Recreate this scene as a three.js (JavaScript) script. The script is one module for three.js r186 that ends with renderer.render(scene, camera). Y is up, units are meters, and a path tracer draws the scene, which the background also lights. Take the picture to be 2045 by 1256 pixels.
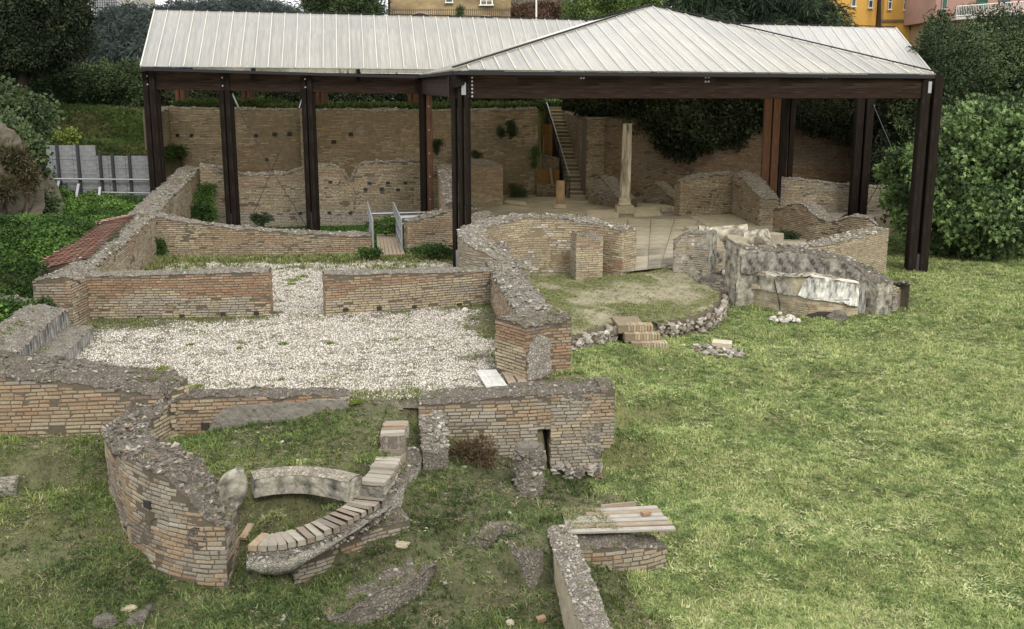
import * as THREE from 'three';
import { mergeGeometries } from 'three/addons/utils/BufferGeometryUtils.js';

// ---------- camera, sky, sun, exposure ----------
const scene = new THREE.Scene();
const FOC = 2116, HEYE = 5.5, PITCH = Math.atan(463 / FOC);
const camera = new THREE.PerspectiveCamera(2 * Math.atan(628 / FOC) * 180 / Math.PI, 2045 / 1256, 0.1, 900);
camera.position.set(0, HEYE, 0);
camera.rotation.x = -PITCH;
const SW = 128, SH = 64, skyData = new Float32Array(SW * SH * 4);
for (let j = 0; j < SH; j++) {                               // an overcast sky, a little brighter towards the zenith and the hidden sun
  const el = ((j + 0.5) / SH - 0.5) * Math.PI;
  for (let i = 0; i < SW; i++) {
    const az = ((i + 0.5) / SW - 0.5) * 2 * Math.PI;
    const up = Math.max(0, Math.sin(el));
    const cl = 0.05 * Math.sin(az * 3 + el * 5) * Math.sin(el * 9 + az) ;
    let v = el > 0 ? (0.88 + 0.26 * up + cl) : 0.28;
    const o = (j * SW + i) * 4;
    skyData[o] = v * 1.0; skyData[o + 1] = v * 1.0; skyData[o + 2] = v * 1.0; skyData[o + 3] = 1;
  }
}
const sky = new THREE.DataTexture(skyData, SW, SH, THREE.RGBAFormat, THREE.FloatType);
sky.mapping = THREE.EquirectangularReflectionMapping; sky.magFilter = THREE.LinearFilter; sky.needsUpdate = true;
scene.background = sky; scene.environment = sky;
const sun = new THREE.DirectionalLight(new THREE.Color(1.0, 0.95, 0.86), 1.25);
sun.position.set(14, 34, 12); sun.target.position.set(0, 0, -28);
sun.castShadow = true; sun.shadow.radius = 34; sun.shadow.mapSize.set(2048, 2048);
Object.assign(sun.shadow.camera, { left: -45, right: 45, top: 60, bottom: -60, near: 1, far: 200 });
scene.add(sun, sun.target);
const renderer = new THREE.WebGLRenderer({ antialias: true });
renderer.setSize(1024, 629);
renderer.toneMapping = THREE.LinearToneMapping;
renderer.toneMappingExposure = 1.66;
renderer.shadowMap.enabled = true;

// ---------- numbers, noise, places ----------
function rng(seed) { let a = seed >>> 0; return () => { a = (a + 0x6D2B79F5) | 0; let t = Math.imul(a ^ (a >>> 15), 1 | a); t = (t + Math.imul(t ^ (t >>> 7), 61 | t)) ^ t; return ((t ^ (t >>> 14)) >>> 0) / 4294967296; }; }
const hash = (x, y, z) => { let h = Math.imul(x, 374761393) ^ Math.imul(y, 668265263) ^ Math.imul(z, 2147483647 ^ 0x3f1); h = Math.imul(h ^ (h >>> 13), 1274126177); return ((h ^ (h >>> 16)) >>> 0) / 4294967296; };
const sm = (t) => t * t * (3 - 2 * t), mixf = (a, b, t) => a + (b - a) * t, clamp = (x, a, b) => Math.min(b, Math.max(a, x));
const sstep = (a, b, x) => sm(clamp((x - a) / (b - a), 0, 1));
function vn(x, y, z = 0, per = 0) {
  const X = Math.floor(x), Y = Math.floor(y), Z = Math.floor(z), u = sm(x - X), v = sm(y - Y), w = sm(z - Z);
  const m = per ? (n) => ((n % per) + per) % per : (n) => n;
  const h = (i, j, k) => hash(m(X + i), m(Y + j), Z + k);
  const a = mixf(mixf(h(0, 0, 0), h(1, 0, 0), u), mixf(h(0, 1, 0), h(1, 1, 0), u), v);
  if (w === 0) return a;
  return mixf(a, mixf(mixf(h(0, 0, 1), h(1, 0, 1), u), mixf(h(0, 1, 1), h(1, 1, 1), u), v), w);
}
function fbm(x, y, oct = 4, z = 0, per = 0) { let s = 0, a = 0.5, n = 0; for (let i = 0; i < oct; i++) { s += a * vn(x, y, z + i * 17, per); n += a; a *= 0.5; x *= 2; y *= 2; per *= 2; } return s / n; }
function cell(x, y, per, z = 0) {                            // distance to the nearest and second nearest seed, and the seed's number
  const X = Math.floor(x), Y = Math.floor(y); let d1 = 9, d2 = 9, id = 0;
  for (let j = -1; j <= 1; j++) for (let i = -1; i <= 1; i++) {
    const cx = X + i, cy = Y + j, hx = ((cx % per) + per) % per, hy = ((cy % per) + per) % per;
    const px = cx + hash(hx, hy, z + 1), py = cy + hash(hx, hy, z + 2), d = Math.hypot(px - x, py - y);
    if (d < d1) { d2 = d1; d1 = d; id = hash(hx, hy, z + 3); } else if (d < d2) d2 = d;
  }
  return [d1, d2, id];
}
const CT = Math.cos(PITCH), ST = Math.sin(PITCH);
const kY = (py) => { const cy = -(py - 628) / FOC; return (cy * CT - ST) / (cy * ST + CT); };          // rise per metre of depth
const kX = (px, py) => { const cy = -(py - 628) / FOC; return ((px - 1022.5) / FOC) / (cy * ST + CT); };
const Yat = (py, d) => HEYE + kY(py) * d;
const P = (px, py, d) => new THREE.Vector3(kX(px, py) * d, Yat(py, d), -d);                            // a point of the place at a known depth
const G = (px, py, h) => P(px, py, (h - HEYE) / kY(py));                                               // ... at a known height
const V = (x, y, z) => new THREE.Vector3(x, y, z);
const N = (px, py, hb, pyTop) => { const p = G(px, py, hb); return { x: p.x, z: p.z, hb, ht: Yat(pyTop, -p.z) }; };   // wall node: base seen, top row known
const NT = (px, pyTop, ht, hb) => { const p = G(px, pyTop, ht); return { x: p.x, z: p.z, hb, ht }; };                 // wall node: top seen at a known height
const ND = (px, d, hb, pyTop) => { const p = P(px, pyTop, d); return { x: p.x, z: p.z, hb, ht: p.y }; };              // wall node: top seen at a known depth
const C = (r, g, b) => new THREE.Color().setRGB(r, g, b);

// ---------- textures ----------
function tex(size, f, srgb = false, h = size) {
  const d = new Uint8Array(size * h * 4);
  for (let j = 0; j < h; j++) for (let i = 0; i < size; i++) { const c = f(i / size, j / h), o = (j * size + i) * 4; d[o] = clamp(c[0], 0, 1) * 255; d[o + 1] = clamp(c[1] ?? c[0], 0, 1) * 255; d[o + 2] = clamp(c[2] ?? c[0], 0, 1) * 255; d[o + 3] = 255; }
  const t = new THREE.DataTexture(d, size, h); t.wrapS = t.wrapT = THREE.RepeatWrapping; t.magFilter = THREE.LinearFilter; t.minFilter = THREE.LinearMipmapLinearFilter; t.generateMipmaps = true;
  if (srgb) t.colorSpace = THREE.SRGBColorSpace; t.needsUpdate = true; return t;
}
const one = (v) => [v, v, v];
const T = {};
T.grain = tex(256, (u, v) => { const a = fbm(u * 8, v * 8, 5, 3, 8), p = vn(u * 64, v * 64, 9, 64); const w = 0.62 + 0.5 * a - (p > 0.82 ? 0.25 : 0); return [w, w * (0.97 + 0.03 * a), w * (0.93 + 0.06 * a)]; });
T.grainB = tex(256, (u, v) => { const a = fbm(u * 12, v * 12, 5, 5, 12), p = vn(u * 48, v * 48, 19, 48); return one(0.3 + 0.6 * a - (p > 0.8 ? 0.3 : 0)); });
T.rubble = tex(512, (u, v) => {                              // aggregate concrete: pale and brown stones set in dark mortar
  const [a, b, id] = cell(u * 22, v * 22, 22, 4), [a2, b2, id2] = cell(u * 50, v * 50, 50, 8), f = fbm(u * 6, v * 6, 4, 2, 6);
  let w = b - a > 0.16 && id > 0.35 ? 0.5 + 0.5 * id : (b2 - a2 > 0.2 && id2 > 0.5 ? 0.45 + 0.35 * id2 : 0.33 + 0.2 * f); w *= 0.7 + 0.5 * f;
  return [w, w * (0.95 + 0.03 * id), w * (0.86 + 0.1 * id2)];
});
T.rubbleB = tex(512, (u, v) => { const [a, b, id] = cell(u * 22, v * 22, 22, 4), [a2, b2] = cell(u * 50, v * 50, 50, 8); return one((id > 0.35 ? clamp((b - a) * 2, 0, 0.7) : 0.15) + clamp((b2 - a2), 0, 0.3)); });
T.mortar = tex(512, (u, v) => { const f = fbm(u * 10, v * 10, 5, 7, 10), p = vn(u * 128, v * 128, 2, 128); const w = 0.55 + 0.45 * f + (p - 0.5) * 0.22; return [w, w * 0.96, w * 0.88]; });
T.plaster = tex(512, (u, v) => { const s = fbm(u * 40, v * 5, 4, 11, 20), f = fbm(u * 6, v * 6, 5, 13, 6); const w = clamp(0.55 + (s - 0.5) * 1.7 + (f - 0.5) * 1.1, 0.16, 1); return [w, w * 0.985, w * 0.95]; });
T.mottle = tex(512, (u, v) => { const f = fbm(u * 5, v * 5, 6, 111, 5), g = fbm(u * 18, v * 12, 4, 113, 6), q = sstep(0.5, 0.62, fbm(u * 7, v * 7, 5, 117, 7)), p = vn(u * 128, v * 128, 6, 128); const w = 0.46 + (f - 0.5) * 0.95 + (g - 0.5) * 0.6 + q * 0.2 + (p - 0.5) * 0.16; return [w, w * (0.98 - 0.02 * q), w * (0.93 - 0.05 * (1 - q))]; });
T.plasterB = tex(512, (u, v) => one(fbm(u * 16, v * 16, 5, 23, 16)));
T.soil = tex(512, (u, v) => { const f = fbm(u * 9, v * 9, 5, 31, 9), p = vn(u * 170, v * 170, 5, 170), q = fbm(u * 60, v * 60, 3, 8, 60); const w = 0.45 + 0.5 * f + (p - 0.5) * 0.35 + (q - 0.5) * 0.5; return one(w); });
T.soilB = tex(512, (u, v) => one(0.6 * fbm(u * 40, v * 40, 4, 33, 40) + 0.4 * vn(u * 128, v * 128, 3, 128)));
T.gravel = tex(1024, (u, v) => {
  const [a, b, id] = cell(u * 64, v * 64, 64, 44), f = fbm(u * 5, v * 5, 4, 40, 5), g = clamp((b - a) * 3.2, 0, 1);
  const w = (0.5 + 0.5 * id) * (0.35 + 0.65 * g) * (0.82 + 0.3 * f); return [w, w * 0.965, w * 0.92];
});
T.gravelB = tex(1024, (u, v) => { const [a, b, id] = cell(u * 64, v * 64, 64, 44); return one(clamp((b - a) * 1.6, 0, 1) * (0.6 + 0.4 * id)); });
T.beam = tex(1024, (u, v) => {                               // dark glulam: horizontal laminations, bleached streaks
  const lam = Math.floor(v * 16), g = fbm(u * 5 + lam * 3.1, v * 120, 4, 51, 0), st = fbm(u * 3, v * 40, 3, 55, 0), edge = Math.abs((v * 16) % 1 - 0.5) > 0.46 ? 0.6 : 1;
  const w = (0.12 + 0.95 * g + 0.4 * (hash(lam, 3, 1) - 0.5)) * edge, bl = sstep(0.56, 0.74, st) * 0.75; return [mixf(w, 1, bl), mixf(w * 0.86, 0.95, bl), mixf(w * 0.76, 0.92, bl)];
}, false, 512);
T.wood = tex(512, (u, v) => { const g = fbm(u * 4, v * 60, 4, 61, 0), f = fbm(u * 8, v * 8, 4, 62, 8); const w = 0.5 + 0.45 * g + 0.3 * (f - 0.5); return [w, w * 0.96, w * 0.9]; });
T.roof = tex(1024, (u, v) => {                               // corrugated sheet with dirt running down the slope (v)
  const c = 0.5 + 0.5 * Math.cos(u * 2 * Math.PI * 26), d = fbm(u * 60, v * 2, 4, 71, 30), f = fbm(u * 6, v * 5, 4, 73, 6), p = Math.abs((v * 5) % 1 - 0.5) > 0.48 ? 1.06 : 1;
  let w = (0.80 + 0.14 * c) * (1 - 0.55 * sstep(0.46, 0.7, d)) * (0.7 + 0.5 * f) * p; return [w, w * 0.985, w * (0.92 + 0.03 * f)];
});
T.roofB = tex(512, (u) => one(0.5 + 0.5 * Math.cos(u * 2 * Math.PI * 26)), false, 8);
T.stucco = tex(512, (u, v) => { const f = fbm(u * 5, v * 5, 5, 81, 5), p = vn(u * 100, v * 100, 4, 100); const w = 0.78 + 0.3 * (f - 0.5) + 0.1 * (p - 0.5); return one(w); });
T.floor = tex(1024, (u, v) => { const f = fbm(u * 6, v * 6, 5, 91, 6), g = fbm(u * 30, v * 30, 4, 95, 30), p = vn(u * 256, v * 256, 4, 256); const w = 0.5 + 0.75 * (f - 0.3) + 0.35 * (g - 0.5) + 0.1 * (p - 0.5); return [w, w * 0.96, w * 0.88]; });
T.concrete = tex(512, (u, v) => { const f = fbm(u * 4, v * 4, 5, 101, 4), s = fbm(u * 40, v * 3, 3, 103, 0), h = fbm(u * 2, v * 30, 3, 107, 0); const w = 0.5 + 0.6 * (f - 0.5) + 0.35 * (s - 0.5) + 0.3 * (h - 0.5) + 0.2; return one(w); });
function rep(t, sx, sy) { const c = t.clone(); c.repeat.set(sx, sy); c.needsUpdate = true; return c; }
const std = (o) => new THREE.MeshStandardMaterial({ roughness: 0.95, metalness: 0, ...o });
const dull = (o) => new THREE.MeshPhysicalMaterial({ roughness: 0.9, metalness: 0, specularIntensity: 0.25, ...o });
const M = {
  mortar: std({ color: C(0.26, 0.215, 0.15), map: T.mortar, bumpMap: T.mortar, bumpScale: 0.01 }),
  mortarDark: std({ color: C(0.135, 0.115, 0.088), map: T.mortar, bumpMap: T.mortar, bumpScale: 0.012 }),
  rubble: std({ color: C(0.32, 0.295, 0.255), map: T.rubble, bumpMap: T.rubbleB, bumpScale: 0.03 }),
  rubbleDark: std({ color: C(0.215, 0.19, 0.16), map: T.rubble, bumpMap: T.rubbleB, bumpScale: 0.03 }),
  plaster: std({ color: C(0.4, 0.39, 0.37), map: T.plaster, bumpMap: T.plasterB, bumpScale: 0.02 }),
  plasterDark: std({ color: C(0.49, 0.465, 0.41), map: T.mottle, bumpMap: T.plasterB, bumpScale: 0.03 }),
  plasterSlate: std({ color: C(0.235, 0.225, 0.205), map: T.mortar, bumpMap: T.plasterB, bumpScale: 0.04 }),
  plasterPale: std({ color: C(0.5, 0.45, 0.35), map: T.mortar, bumpMap: T.plasterB, bumpScale: 0.02 }),
  marble: std({ color: C(0.95, 0.95, 0.95), map: rep(T.mottle, 2.2, 1.1), bumpMap: T.plasterB, bumpScale: 0.01, roughness: 0.7 }),
  ground: std({ vertexColors: true, map: T.soil, bumpMap: T.soilB, bumpScale: 0.03 }),
  gravel: std({ vertexColors: true, map: T.gravel, bumpMap: T.gravelB, bumpScale: 0.025 }),
  floor: std({ color: C(0.44, 0.41, 0.345), map: T.floor, roughness: 0.8 }),
  floorPale: std({ color: C(0.47, 0.44, 0.37), map: T.mortar, roughness: 0.8 }),
  beam: dull({ color: C(0.044, 0.03, 0.022), map: T.beam, bumpMap: T.beam, bumpScale: 0.004, roughness: 0.75 }),
  post: dull({ color: C(0.023, 0.0185, 0.0155), map: T.beam, bumpMap: T.beam, bumpScale: 0.004, roughness: 0.8 }),
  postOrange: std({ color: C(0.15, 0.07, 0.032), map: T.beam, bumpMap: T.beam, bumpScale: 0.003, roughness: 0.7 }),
  steel: std({ color: C(0.36, 0.37, 0.38), metalness: 0.6, roughness: 0.5 }),
  steelDark: std({ color: C(0.05, 0.052, 0.055), metalness: 0.5, roughness: 0.55 }),
  gutter: dull({ color: C(0.03, 0.03, 0.032) }),
  plank: std({ color: C(0.43, 0.415, 0.38), map: T.wood, bumpMap: T.wood, bumpScale: 0.004 }),
  plankBrown: std({ color: C(0.36, 0.30, 0.23), map: T.wood, bumpMap: T.wood, bumpScale: 0.004 }),
  ply: std({ color: C(0.27, 0.15, 0.05), map: T.wood }),
  limestone: std({ color: C(0.54, 0.495, 0.41), map: T.mortar, bumpMap: T.plasterB, bumpScale: 0.015 }),
  concrete: std({ color: C(0.3, 0.31, 0.315), map: T.concrete, bumpMap: T.concrete, bumpScale: 0.004 }),
  tuff: std({ color: C(0.12, 0.105, 0.08), map: rep(T.mortar, 3, 3), bumpMap: T.plasterB, bumpScale: 0.08 }),
  bark: std({ color: C(0.07, 0.055, 0.04), map: T.wood, bumpMap: T.wood, bumpScale: 0.02 }),
  white: std({ color: C(0.7, 0.7, 0.68), roughness: 0.6 }),
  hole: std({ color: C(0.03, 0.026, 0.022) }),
};
const roofMats = [0, 1, 2, 3].map((i) => { const t = T.roof.clone(); t.offset.set(i * 0.23, i * 0.31); t.needsUpdate = true;
  return new THREE.MeshPhysicalMaterial({ color: C(0.83 + i * 0.015, 0.79 + i * 0.015, 0.66 + i * 0.015), map: t, bumpMap: T.roofB, bumpScale: 0.012, roughness: 0.62, transmission: 0.8, thickness: 0 }); });

// ---------- scene bookkeeping ----------
const taken = {};
function numbered(name) { const n = taken[name] = (taken[name] ?? -1) + 1; return n ? name + '_' + String(n).padStart(3, '0') : name; }
function thing(name, label, category, at = V(0, 0, 0), group) {
  const o = new THREE.Group(); o.name = numbered(name); o.position.copy(at); o.userData = { label, category, kind: 'thing' }; if (group) o.userData.group = group; scene.add(o); return o;
}
function shade(o) { o.castShadow = true; o.receiveShadow = true; return o; }
function part(root, name, geo, mat, kind) {                  // geometry in world metres; the part hangs under its thing at the thing's base
  const m = shade(new THREE.Mesh(geo, mat)); m.name = name; if (kind) m.userData.kind = kind;
  let o = root, off = V(0, 0, 0); while (o && o !== scene) { off.add(o.position); o = o.parent; }
  m.position.copy(off.negate()); root.add(m); return m;
}
function struct(name, geo, mat, kind = 'structure') { const m = shade(new THREE.Mesh(geo, mat)); m.name = numbered(name); m.userData.kind = kind; scene.add(m); return m; }
function copies(root, name, geo, mat, list, kind = 'stuff', extra) {   // list of {m: Matrix4, c: Color}
  const im = shade(new THREE.InstancedMesh(geo, mat, list.length)); im.name = root === scene ? numbered(name) : name;
  list.forEach((l, i) => { im.setMatrixAt(i, l.m); if (l.c) im.setColorAt(i, l.c); });
  if (kind) im.userData.kind = kind; if (extra) Object.assign(im.userData, extra);
  if (root !== scene) { let o = root, off = V(0, 0, 0); while (o && o !== scene) { off.add(o.position); o = o.parent; } im.position.copy(off.negate()); }
  root.add(im); return im;
}
const tmpQ = new THREE.Quaternion(), tmpE = new THREE.Euler();
function mat4(p, rx, ry, rz, sx, sy = sx, sz = sx) { return new THREE.Matrix4().compose(p, new THREE.Quaternion().setFromEuler(new THREE.Euler(rx, ry, rz, 'YXZ')), V(sx, sy, sz)); }

// ---------- geometry helpers ----------
class Geo {
  constructor() { this.p = []; this.u = []; this.i = []; this.c = []; }
  v(x, y, z, u = 0, w = 0) { this.p.push(x, y, z); this.u.push(u, w); return this.p.length / 3 - 1; }
  tri(a, b, c) { this.i.push(a, b, c); }
  quad(a, b, c, d) { this.i.push(a, b, c, a, c, d); }
  q(A, B, Cc, D, s = 1) {                                   // a loose quad of four points, uv in metres
    const w = A.distanceTo(B), h = A.distanceTo(D);
    this.quad(this.v(...A, 0, 0), this.v(...B, w * s, 0), this.v(...Cc, w * s, h * s), this.v(...D, 0, h * s));
  }
  build(flat = false) {
    let g = new THREE.BufferGeometry(); g.setAttribute('position', new THREE.Float32BufferAttribute(this.p, 3)); g.setAttribute('uv', new THREE.Float32BufferAttribute(this.u, 2));
    if (this.c.length) g.setAttribute('color', new THREE.Float32BufferAttribute(this.c, 3));
    g.setIndex(this.i); if (flat) g = g.toNonIndexed(); g.computeVertexNormals(); return g;
  }
}
function rough(geo, amp, freq, seed = 0) {                   // pushes the points of a welded geometry about
  const p = geo.attributes.position, n = geo.attributes.normal;
  for (let i = 0; i < p.count; i++) { const x = p.getX(i), y = p.getY(i), z = p.getZ(i), k = (o) => (fbm(x * freq + o, y * freq + z * freq * 0.7, 3, z * freq + seed) - 0.5) * 2 * amp; p.setXYZ(i, x + k(0), y + k(31), z + k(67)); }
  geo.computeVertexNormals(); return geo;
}
function bar(a, b, w, h, up = V(0, 1, 0), s = 1) {           // a timber from a to b, w across, h high, bevelled a little; uv along u
  const d = b.clone().sub(a), L = d.length(); d.normalize();
  let x = d.clone().cross(up).normalize(), y = x.clone().cross(d).normalize(); const e = Math.min(w, h) * 0.08, g = new Geo();
  const ring = [[-w / 2 + e, -h / 2], [w / 2 - e, -h / 2], [w / 2, -h / 2 + e], [w / 2, h / 2 - e], [w / 2 - e, h / 2], [-w / 2 + e, h / 2], [-w / 2, h / 2 - e], [-w / 2, -h / 2 + e]];
  const at = (t, k) => a.clone().addScaledVector(d, t * L).addScaledVector(x, ring[k][0]).addScaledVector(y, ring[k][1]);
  let acc = 0;
  for (let k = 0; k < 8; k++) { const k2 = (k + 1) % 8, A = at(0, k), B = at(1, k), Cc = at(1, k2), D = at(0, k2), hh = A.distanceTo(D); g.quad(g.v(...A, 0, acc * s), g.v(...D, 0, (acc + hh) * s), g.v(...Cc, L * s, (acc + hh) * s), g.v(...B, L * s, acc * s)); acc += hh; }
  for (const t of [0, 1]) { const c = []; for (let k = 0; k < 8; k++) { const q = at(t, k); c.push(g.v(...q, ring[k][0], ring[k][1])); } for (let k = 1; k < 7; k++) t ? g.tri(c[0], c[k], c[k + 1]) : g.tri(c[0], c[k + 1], c[k]); }
  return g.build();
}
function tube(a, b, r, n = 8) { const d = b.clone().sub(a), L = d.length(), g = new THREE.CylinderGeometry(r, r, L, n); g.applyQuaternion(new THREE.Quaternion().setFromUnitVectors(V(0, 1, 0), d.normalize())); g.translate(...a.clone().add(b).multiplyScalar(0.5)); return g; }
function box(cx, cy, cz, w, h, d, yaw = 0) { const g = new THREE.BoxGeometry(w, h, d); g.rotateY(yaw); g.translate(cx, cy, cz); return g; }
function boulder(seed, sub = 1, flat = true) {
  const g = new THREE.IcosahedronGeometry(1, sub); const p = g.attributes.position;
  for (let i = 0; i < p.count; i++) { const x = p.getX(i), y = p.getY(i), z = p.getZ(i), k = 0.62 + 0.75 * vn(x * 1.3 + 5 + seed * 9, y * 1.3 + 5, z * 1.3 + 5 + seed); p.setXYZ(i, x * k, y * k, z * k); }
  g.computeVertexNormals(); return g;
}
const stoneGeos = [0, 1, 2].map((k) => boulder(k, 0));
function shard(seed) { const r = rng(seed * 17 + 5), g = new THREE.BoxGeometry(2, 2, 2).toNonIndexed(), p = g.attributes.position, k = {}; for (let i = 0; i < p.count; i++) { const key = [p.getX(i), p.getY(i), p.getZ(i)].join(); k[key] ??= [r() * 0.75 + 0.35, r() * 0.75 + 0.35, r() * 0.75 + 0.35]; p.setXYZ(i, p.getX(i) * k[key][0], p.getY(i) * k[key][1], p.getZ(i) * k[key][2]); } g.computeVertexNormals(); return g; }
const shardGeos = [1, 2, 3, 4].map(shard);
const rockGeos = [0, 1, 2, 3].map((k) => boulder(k + 7, 1));
const stoneMat = std({ color: 0xffffff, map: T.grain, bumpMap: T.grainB, bumpScale: 0.01 });

// ---------- masonry ----------
// tones of brick and stone, real-world base colours
const TONES = [
  [0.40, 0.335, 0.225], [0.36, 0.30, 0.20], [0.44, 0.375, 0.255], [0.33, 0.275, 0.19],     // 0-3 cream
  [0.31, 0.19, 0.115], [0.275, 0.17, 0.105], [0.345, 0.215, 0.13], [0.29, 0.195, 0.125],  // 4-7 red and orange
  [0.345, 0.25, 0.16], [0.31, 0.225, 0.145], [0.385, 0.29, 0.19],                          // 8-10 tan
  [0.32, 0.29, 0.24], [0.275, 0.245, 0.2], [0.37, 0.335, 0.28],                            // 11-13 weathered grey
  [0.18, 0.15, 0.12], [0.225, 0.18, 0.14],                                                 // 14-15 dark, lichened
  [0.5, 0.48, 0.44], [0.6, 0.57, 0.52],                                                    // 16-17 pale stone
];
const CREAM = [3, 1, 1, 0, 0, 2], RED = [5, 7, 4, 8, 6, 4], TAN = [9, 8, 8, 10, 1, 9], GREY = [12, 12, 11, 11, 13, 3], DARK = [14, 15, 15, 12, 9], MIX = [9, 7, 8, 3, 11, 5, 12];
const PALE = [16, 17, 13, 16, 11], SHADE = [15, 9, 7, 12, 9];
TONES.forEach((t) => { const m = (t[0] + t[1] + t[2]) / 3; for (let k = 0; k < 3; k++) t[k] = mixf(t[k], m * [1.08, 1.0, 0.86][k], 0.1); });
const brickMats = TONES.map((t, i) => std({ color: C(...t), map: T.grain, bumpMap: T.grainB, bumpScale: 0.004 }));
const brickMatAny = std({ color: 0xffffff, map: T.grain, bumpMap: T.grainB, bumpScale: 0.004 });
function brickGeo(seed) {                                    // a worn brick: chipped arris, uneven corners; front at z = 0
  const r = rng(seed), j = (k) => (r() - 0.5) * k, g = new Geo();
  const o = [[-0.5, -0.5], [0.5, -0.5], [0.5, 0.5], [-0.5, 0.5]].map(([x, y]) => [x + j(0.012), y + j(0.07)]);
  const f = o.map(([x, y]) => V(x * (0.955 + j(0.03)), y * (0.8 + j(0.12)), j(0.06)));
  const m = o.map(([x, y]) => V(x, y, -0.16 + j(0.1))), b = o.map(([x, y]) => V(x, y, -1));
  const uo = r(), vo = r(), uv = (p) => [uo + p.x * 0.9 + p.z * 0.2, vo + p.y * 0.22 + p.z * 0.2];
  const quad = (A, B, Cc, D) => { const v = [A, B, Cc, D].map((p) => g.v(p.x, p.y, p.z, ...uv(p))); g.quad(...v); };
  quad(f[0], f[1], f[2], f[3]);
  for (let k = 0; k < 4; k++) { const n = (k + 1) % 4; quad(m[k], m[n], f[n], f[k]); quad(b[k], b[n], m[n], m[k]); }
  return g.build(true);
}
const brickGeos = [1, 2, 3, 4, 5].map((k) => brickGeo(k * 13));
function resample(nodes, ds, smooth) {
  const dense = []; let S = [0];
  for (let i = 1; i < nodes.length; i++) S.push(S[i - 1] + Math.hypot(nodes[i].x - nodes[i - 1].x, nodes[i].z - nodes[i - 1].z));
  const L = S[S.length - 1], n = Math.max(2, Math.ceil(L / ds) + 1), keys = Object.keys(nodes[0]).filter((k) => typeof nodes[0][k] === 'number');
  for (let a = 0; a < n; a++) {
    const s = L * a / (n - 1); let i = 0; while (i < nodes.length - 2 && s > S[i + 1]) i++;
    const t = clamp((s - S[i]) / Math.max(1e-6, S[i + 1] - S[i]), 0, 1), o = { s };
    const p0 = nodes[Math.max(0, i - 1)], p1 = nodes[i], p2 = nodes[i + 1], p3 = nodes[Math.min(nodes.length - 1, i + 2)];
    for (const k of keys) o[k] = smooth && k !== 'hb' ? 0.5 * (2 * p1[k] + (p2[k] - p0[k]) * t + (2 * p0[k] - 5 * p1[k] + 4 * p2[k] - p3[k]) * t * t + (3 * p1[k] - p0[k] - 3 * p2[k] + p3[k]) * t * t * t) : mixf(p1[k], p2[k], t);
    dense.push(o);
  }
  dense.forEach((o, a) => { const p = dense[Math.max(0, a - 1)], q = dense[Math.min(n - 1, a + 1)], l = Math.hypot(q.x - p.x, q.z - p.z) || 1; o.nx = -(q.z - p.z) / l; o.nz = (q.x - p.x) / l; });
  dense.L = L; return dense;
}
function alongAt(f, s) {
  const k = clamp(s / f.L, 0, 1) * (f.length - 1), i = Math.min(f.length - 2, Math.floor(k)), t = k - i, a = f[i], b = f[i + 1];
  const o = {}; for (const q of ['x', 'z', 'hb', 'ht', 'nx', 'nz']) o[q] = mixf(a[q], b[q], t); const l = Math.hypot(o.nx, o.nz) || 1; o.nx /= l; o.nz /= l; return o;
}
function layBricks(face, o, list) {
  const r = rng(o.seed * 7 + 1), ch = o.course ?? 0.062, Lm = (o.len ?? 0.2) * 0.92, jt = o.joint ?? 0.013;
  let lo = 1e9, hi = -1e9; for (const q of face) { lo = Math.min(lo, q.hb); hi = Math.max(hi, q.ht); }
  const y0 = Math.floor((lo - 0.08) / ch) * ch + (o.phase ?? 0);
  for (let y = y0; y < hi; y += ch) {
    let s = -r() * Lm * 0.9;
    while (s < face.L) {
      let L = Lm * (0.5 + r() * 0.95); const s0 = Math.max(0, s), s1 = Math.min(face.L, s + L); s += L + jt;
      if (s1 - s0 < 0.06) continue; L = s1 - s0; const sc = (s0 + s1) / 2, q = alongAt(face, sc), yc = y + ch / 2;
      const crest = Math.min(alongAt(face, s0).ht, alongAt(face, s1).ht, q.ht);
      if (yc < q.hb - 0.05 || yc + ch * 0.3 > mixf(crest, q.ht, 0.6) - (r() < 0.3 ? r() * 0.08 : 0)) continue;
      if (r() < 0.018 || fbm(sc * 2.3 + o.seed * 5, yc * 3.5, 3) > 0.78) continue;
      const k = o.keep ? o.keep(sc, yc - q.hb, q.ht - yc, r, yc) : 1; if (!k) continue;
      const rr = () => clamp((fbm(sc * 1.0 + o.seed * 11, yc * 2.4, 3) - 0.5) * 2.3 + 0.5 + (r() - 0.5) * 0.36, 0, 0.999), pal = o.pal ? o.pal(sc, yc - q.hb, q.ht - yc, rr, yc) : CREAM, tone = Array.isArray(pal) ? pal[Math.floor(clamp((fbm(sc * 1.1 + o.seed * 3, yc * 4.5, 3) - 0.5) * 2.1 + 0.5 + (r() - 0.5) * 0.7, 0, 0.999) * pal.length)] : pal;
      const h = (ch - jt) * (0.8 + r() * 0.28), wave = (fbm(sc * 0.7 + o.seed, yc * 2, 2) - 0.5) * 0.05 + (r() - 0.5) * 0.009, out = (0.003 + r() * r() * 0.022) * (o.proud ?? 1);
      list.push({ p: V(q.x + q.nx * out, yc + wave, q.z + q.nz * out), yaw: Math.atan2(q.nx, q.nz) + (r() - 0.5) * 0.03, roll: (r() - 0.5) * 0.04, L, h, d: 0.09, tone, g: Math.floor(r() * brickGeos.length), v: 0.86 + r() * 0.28 });
    }
  }
}
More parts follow.
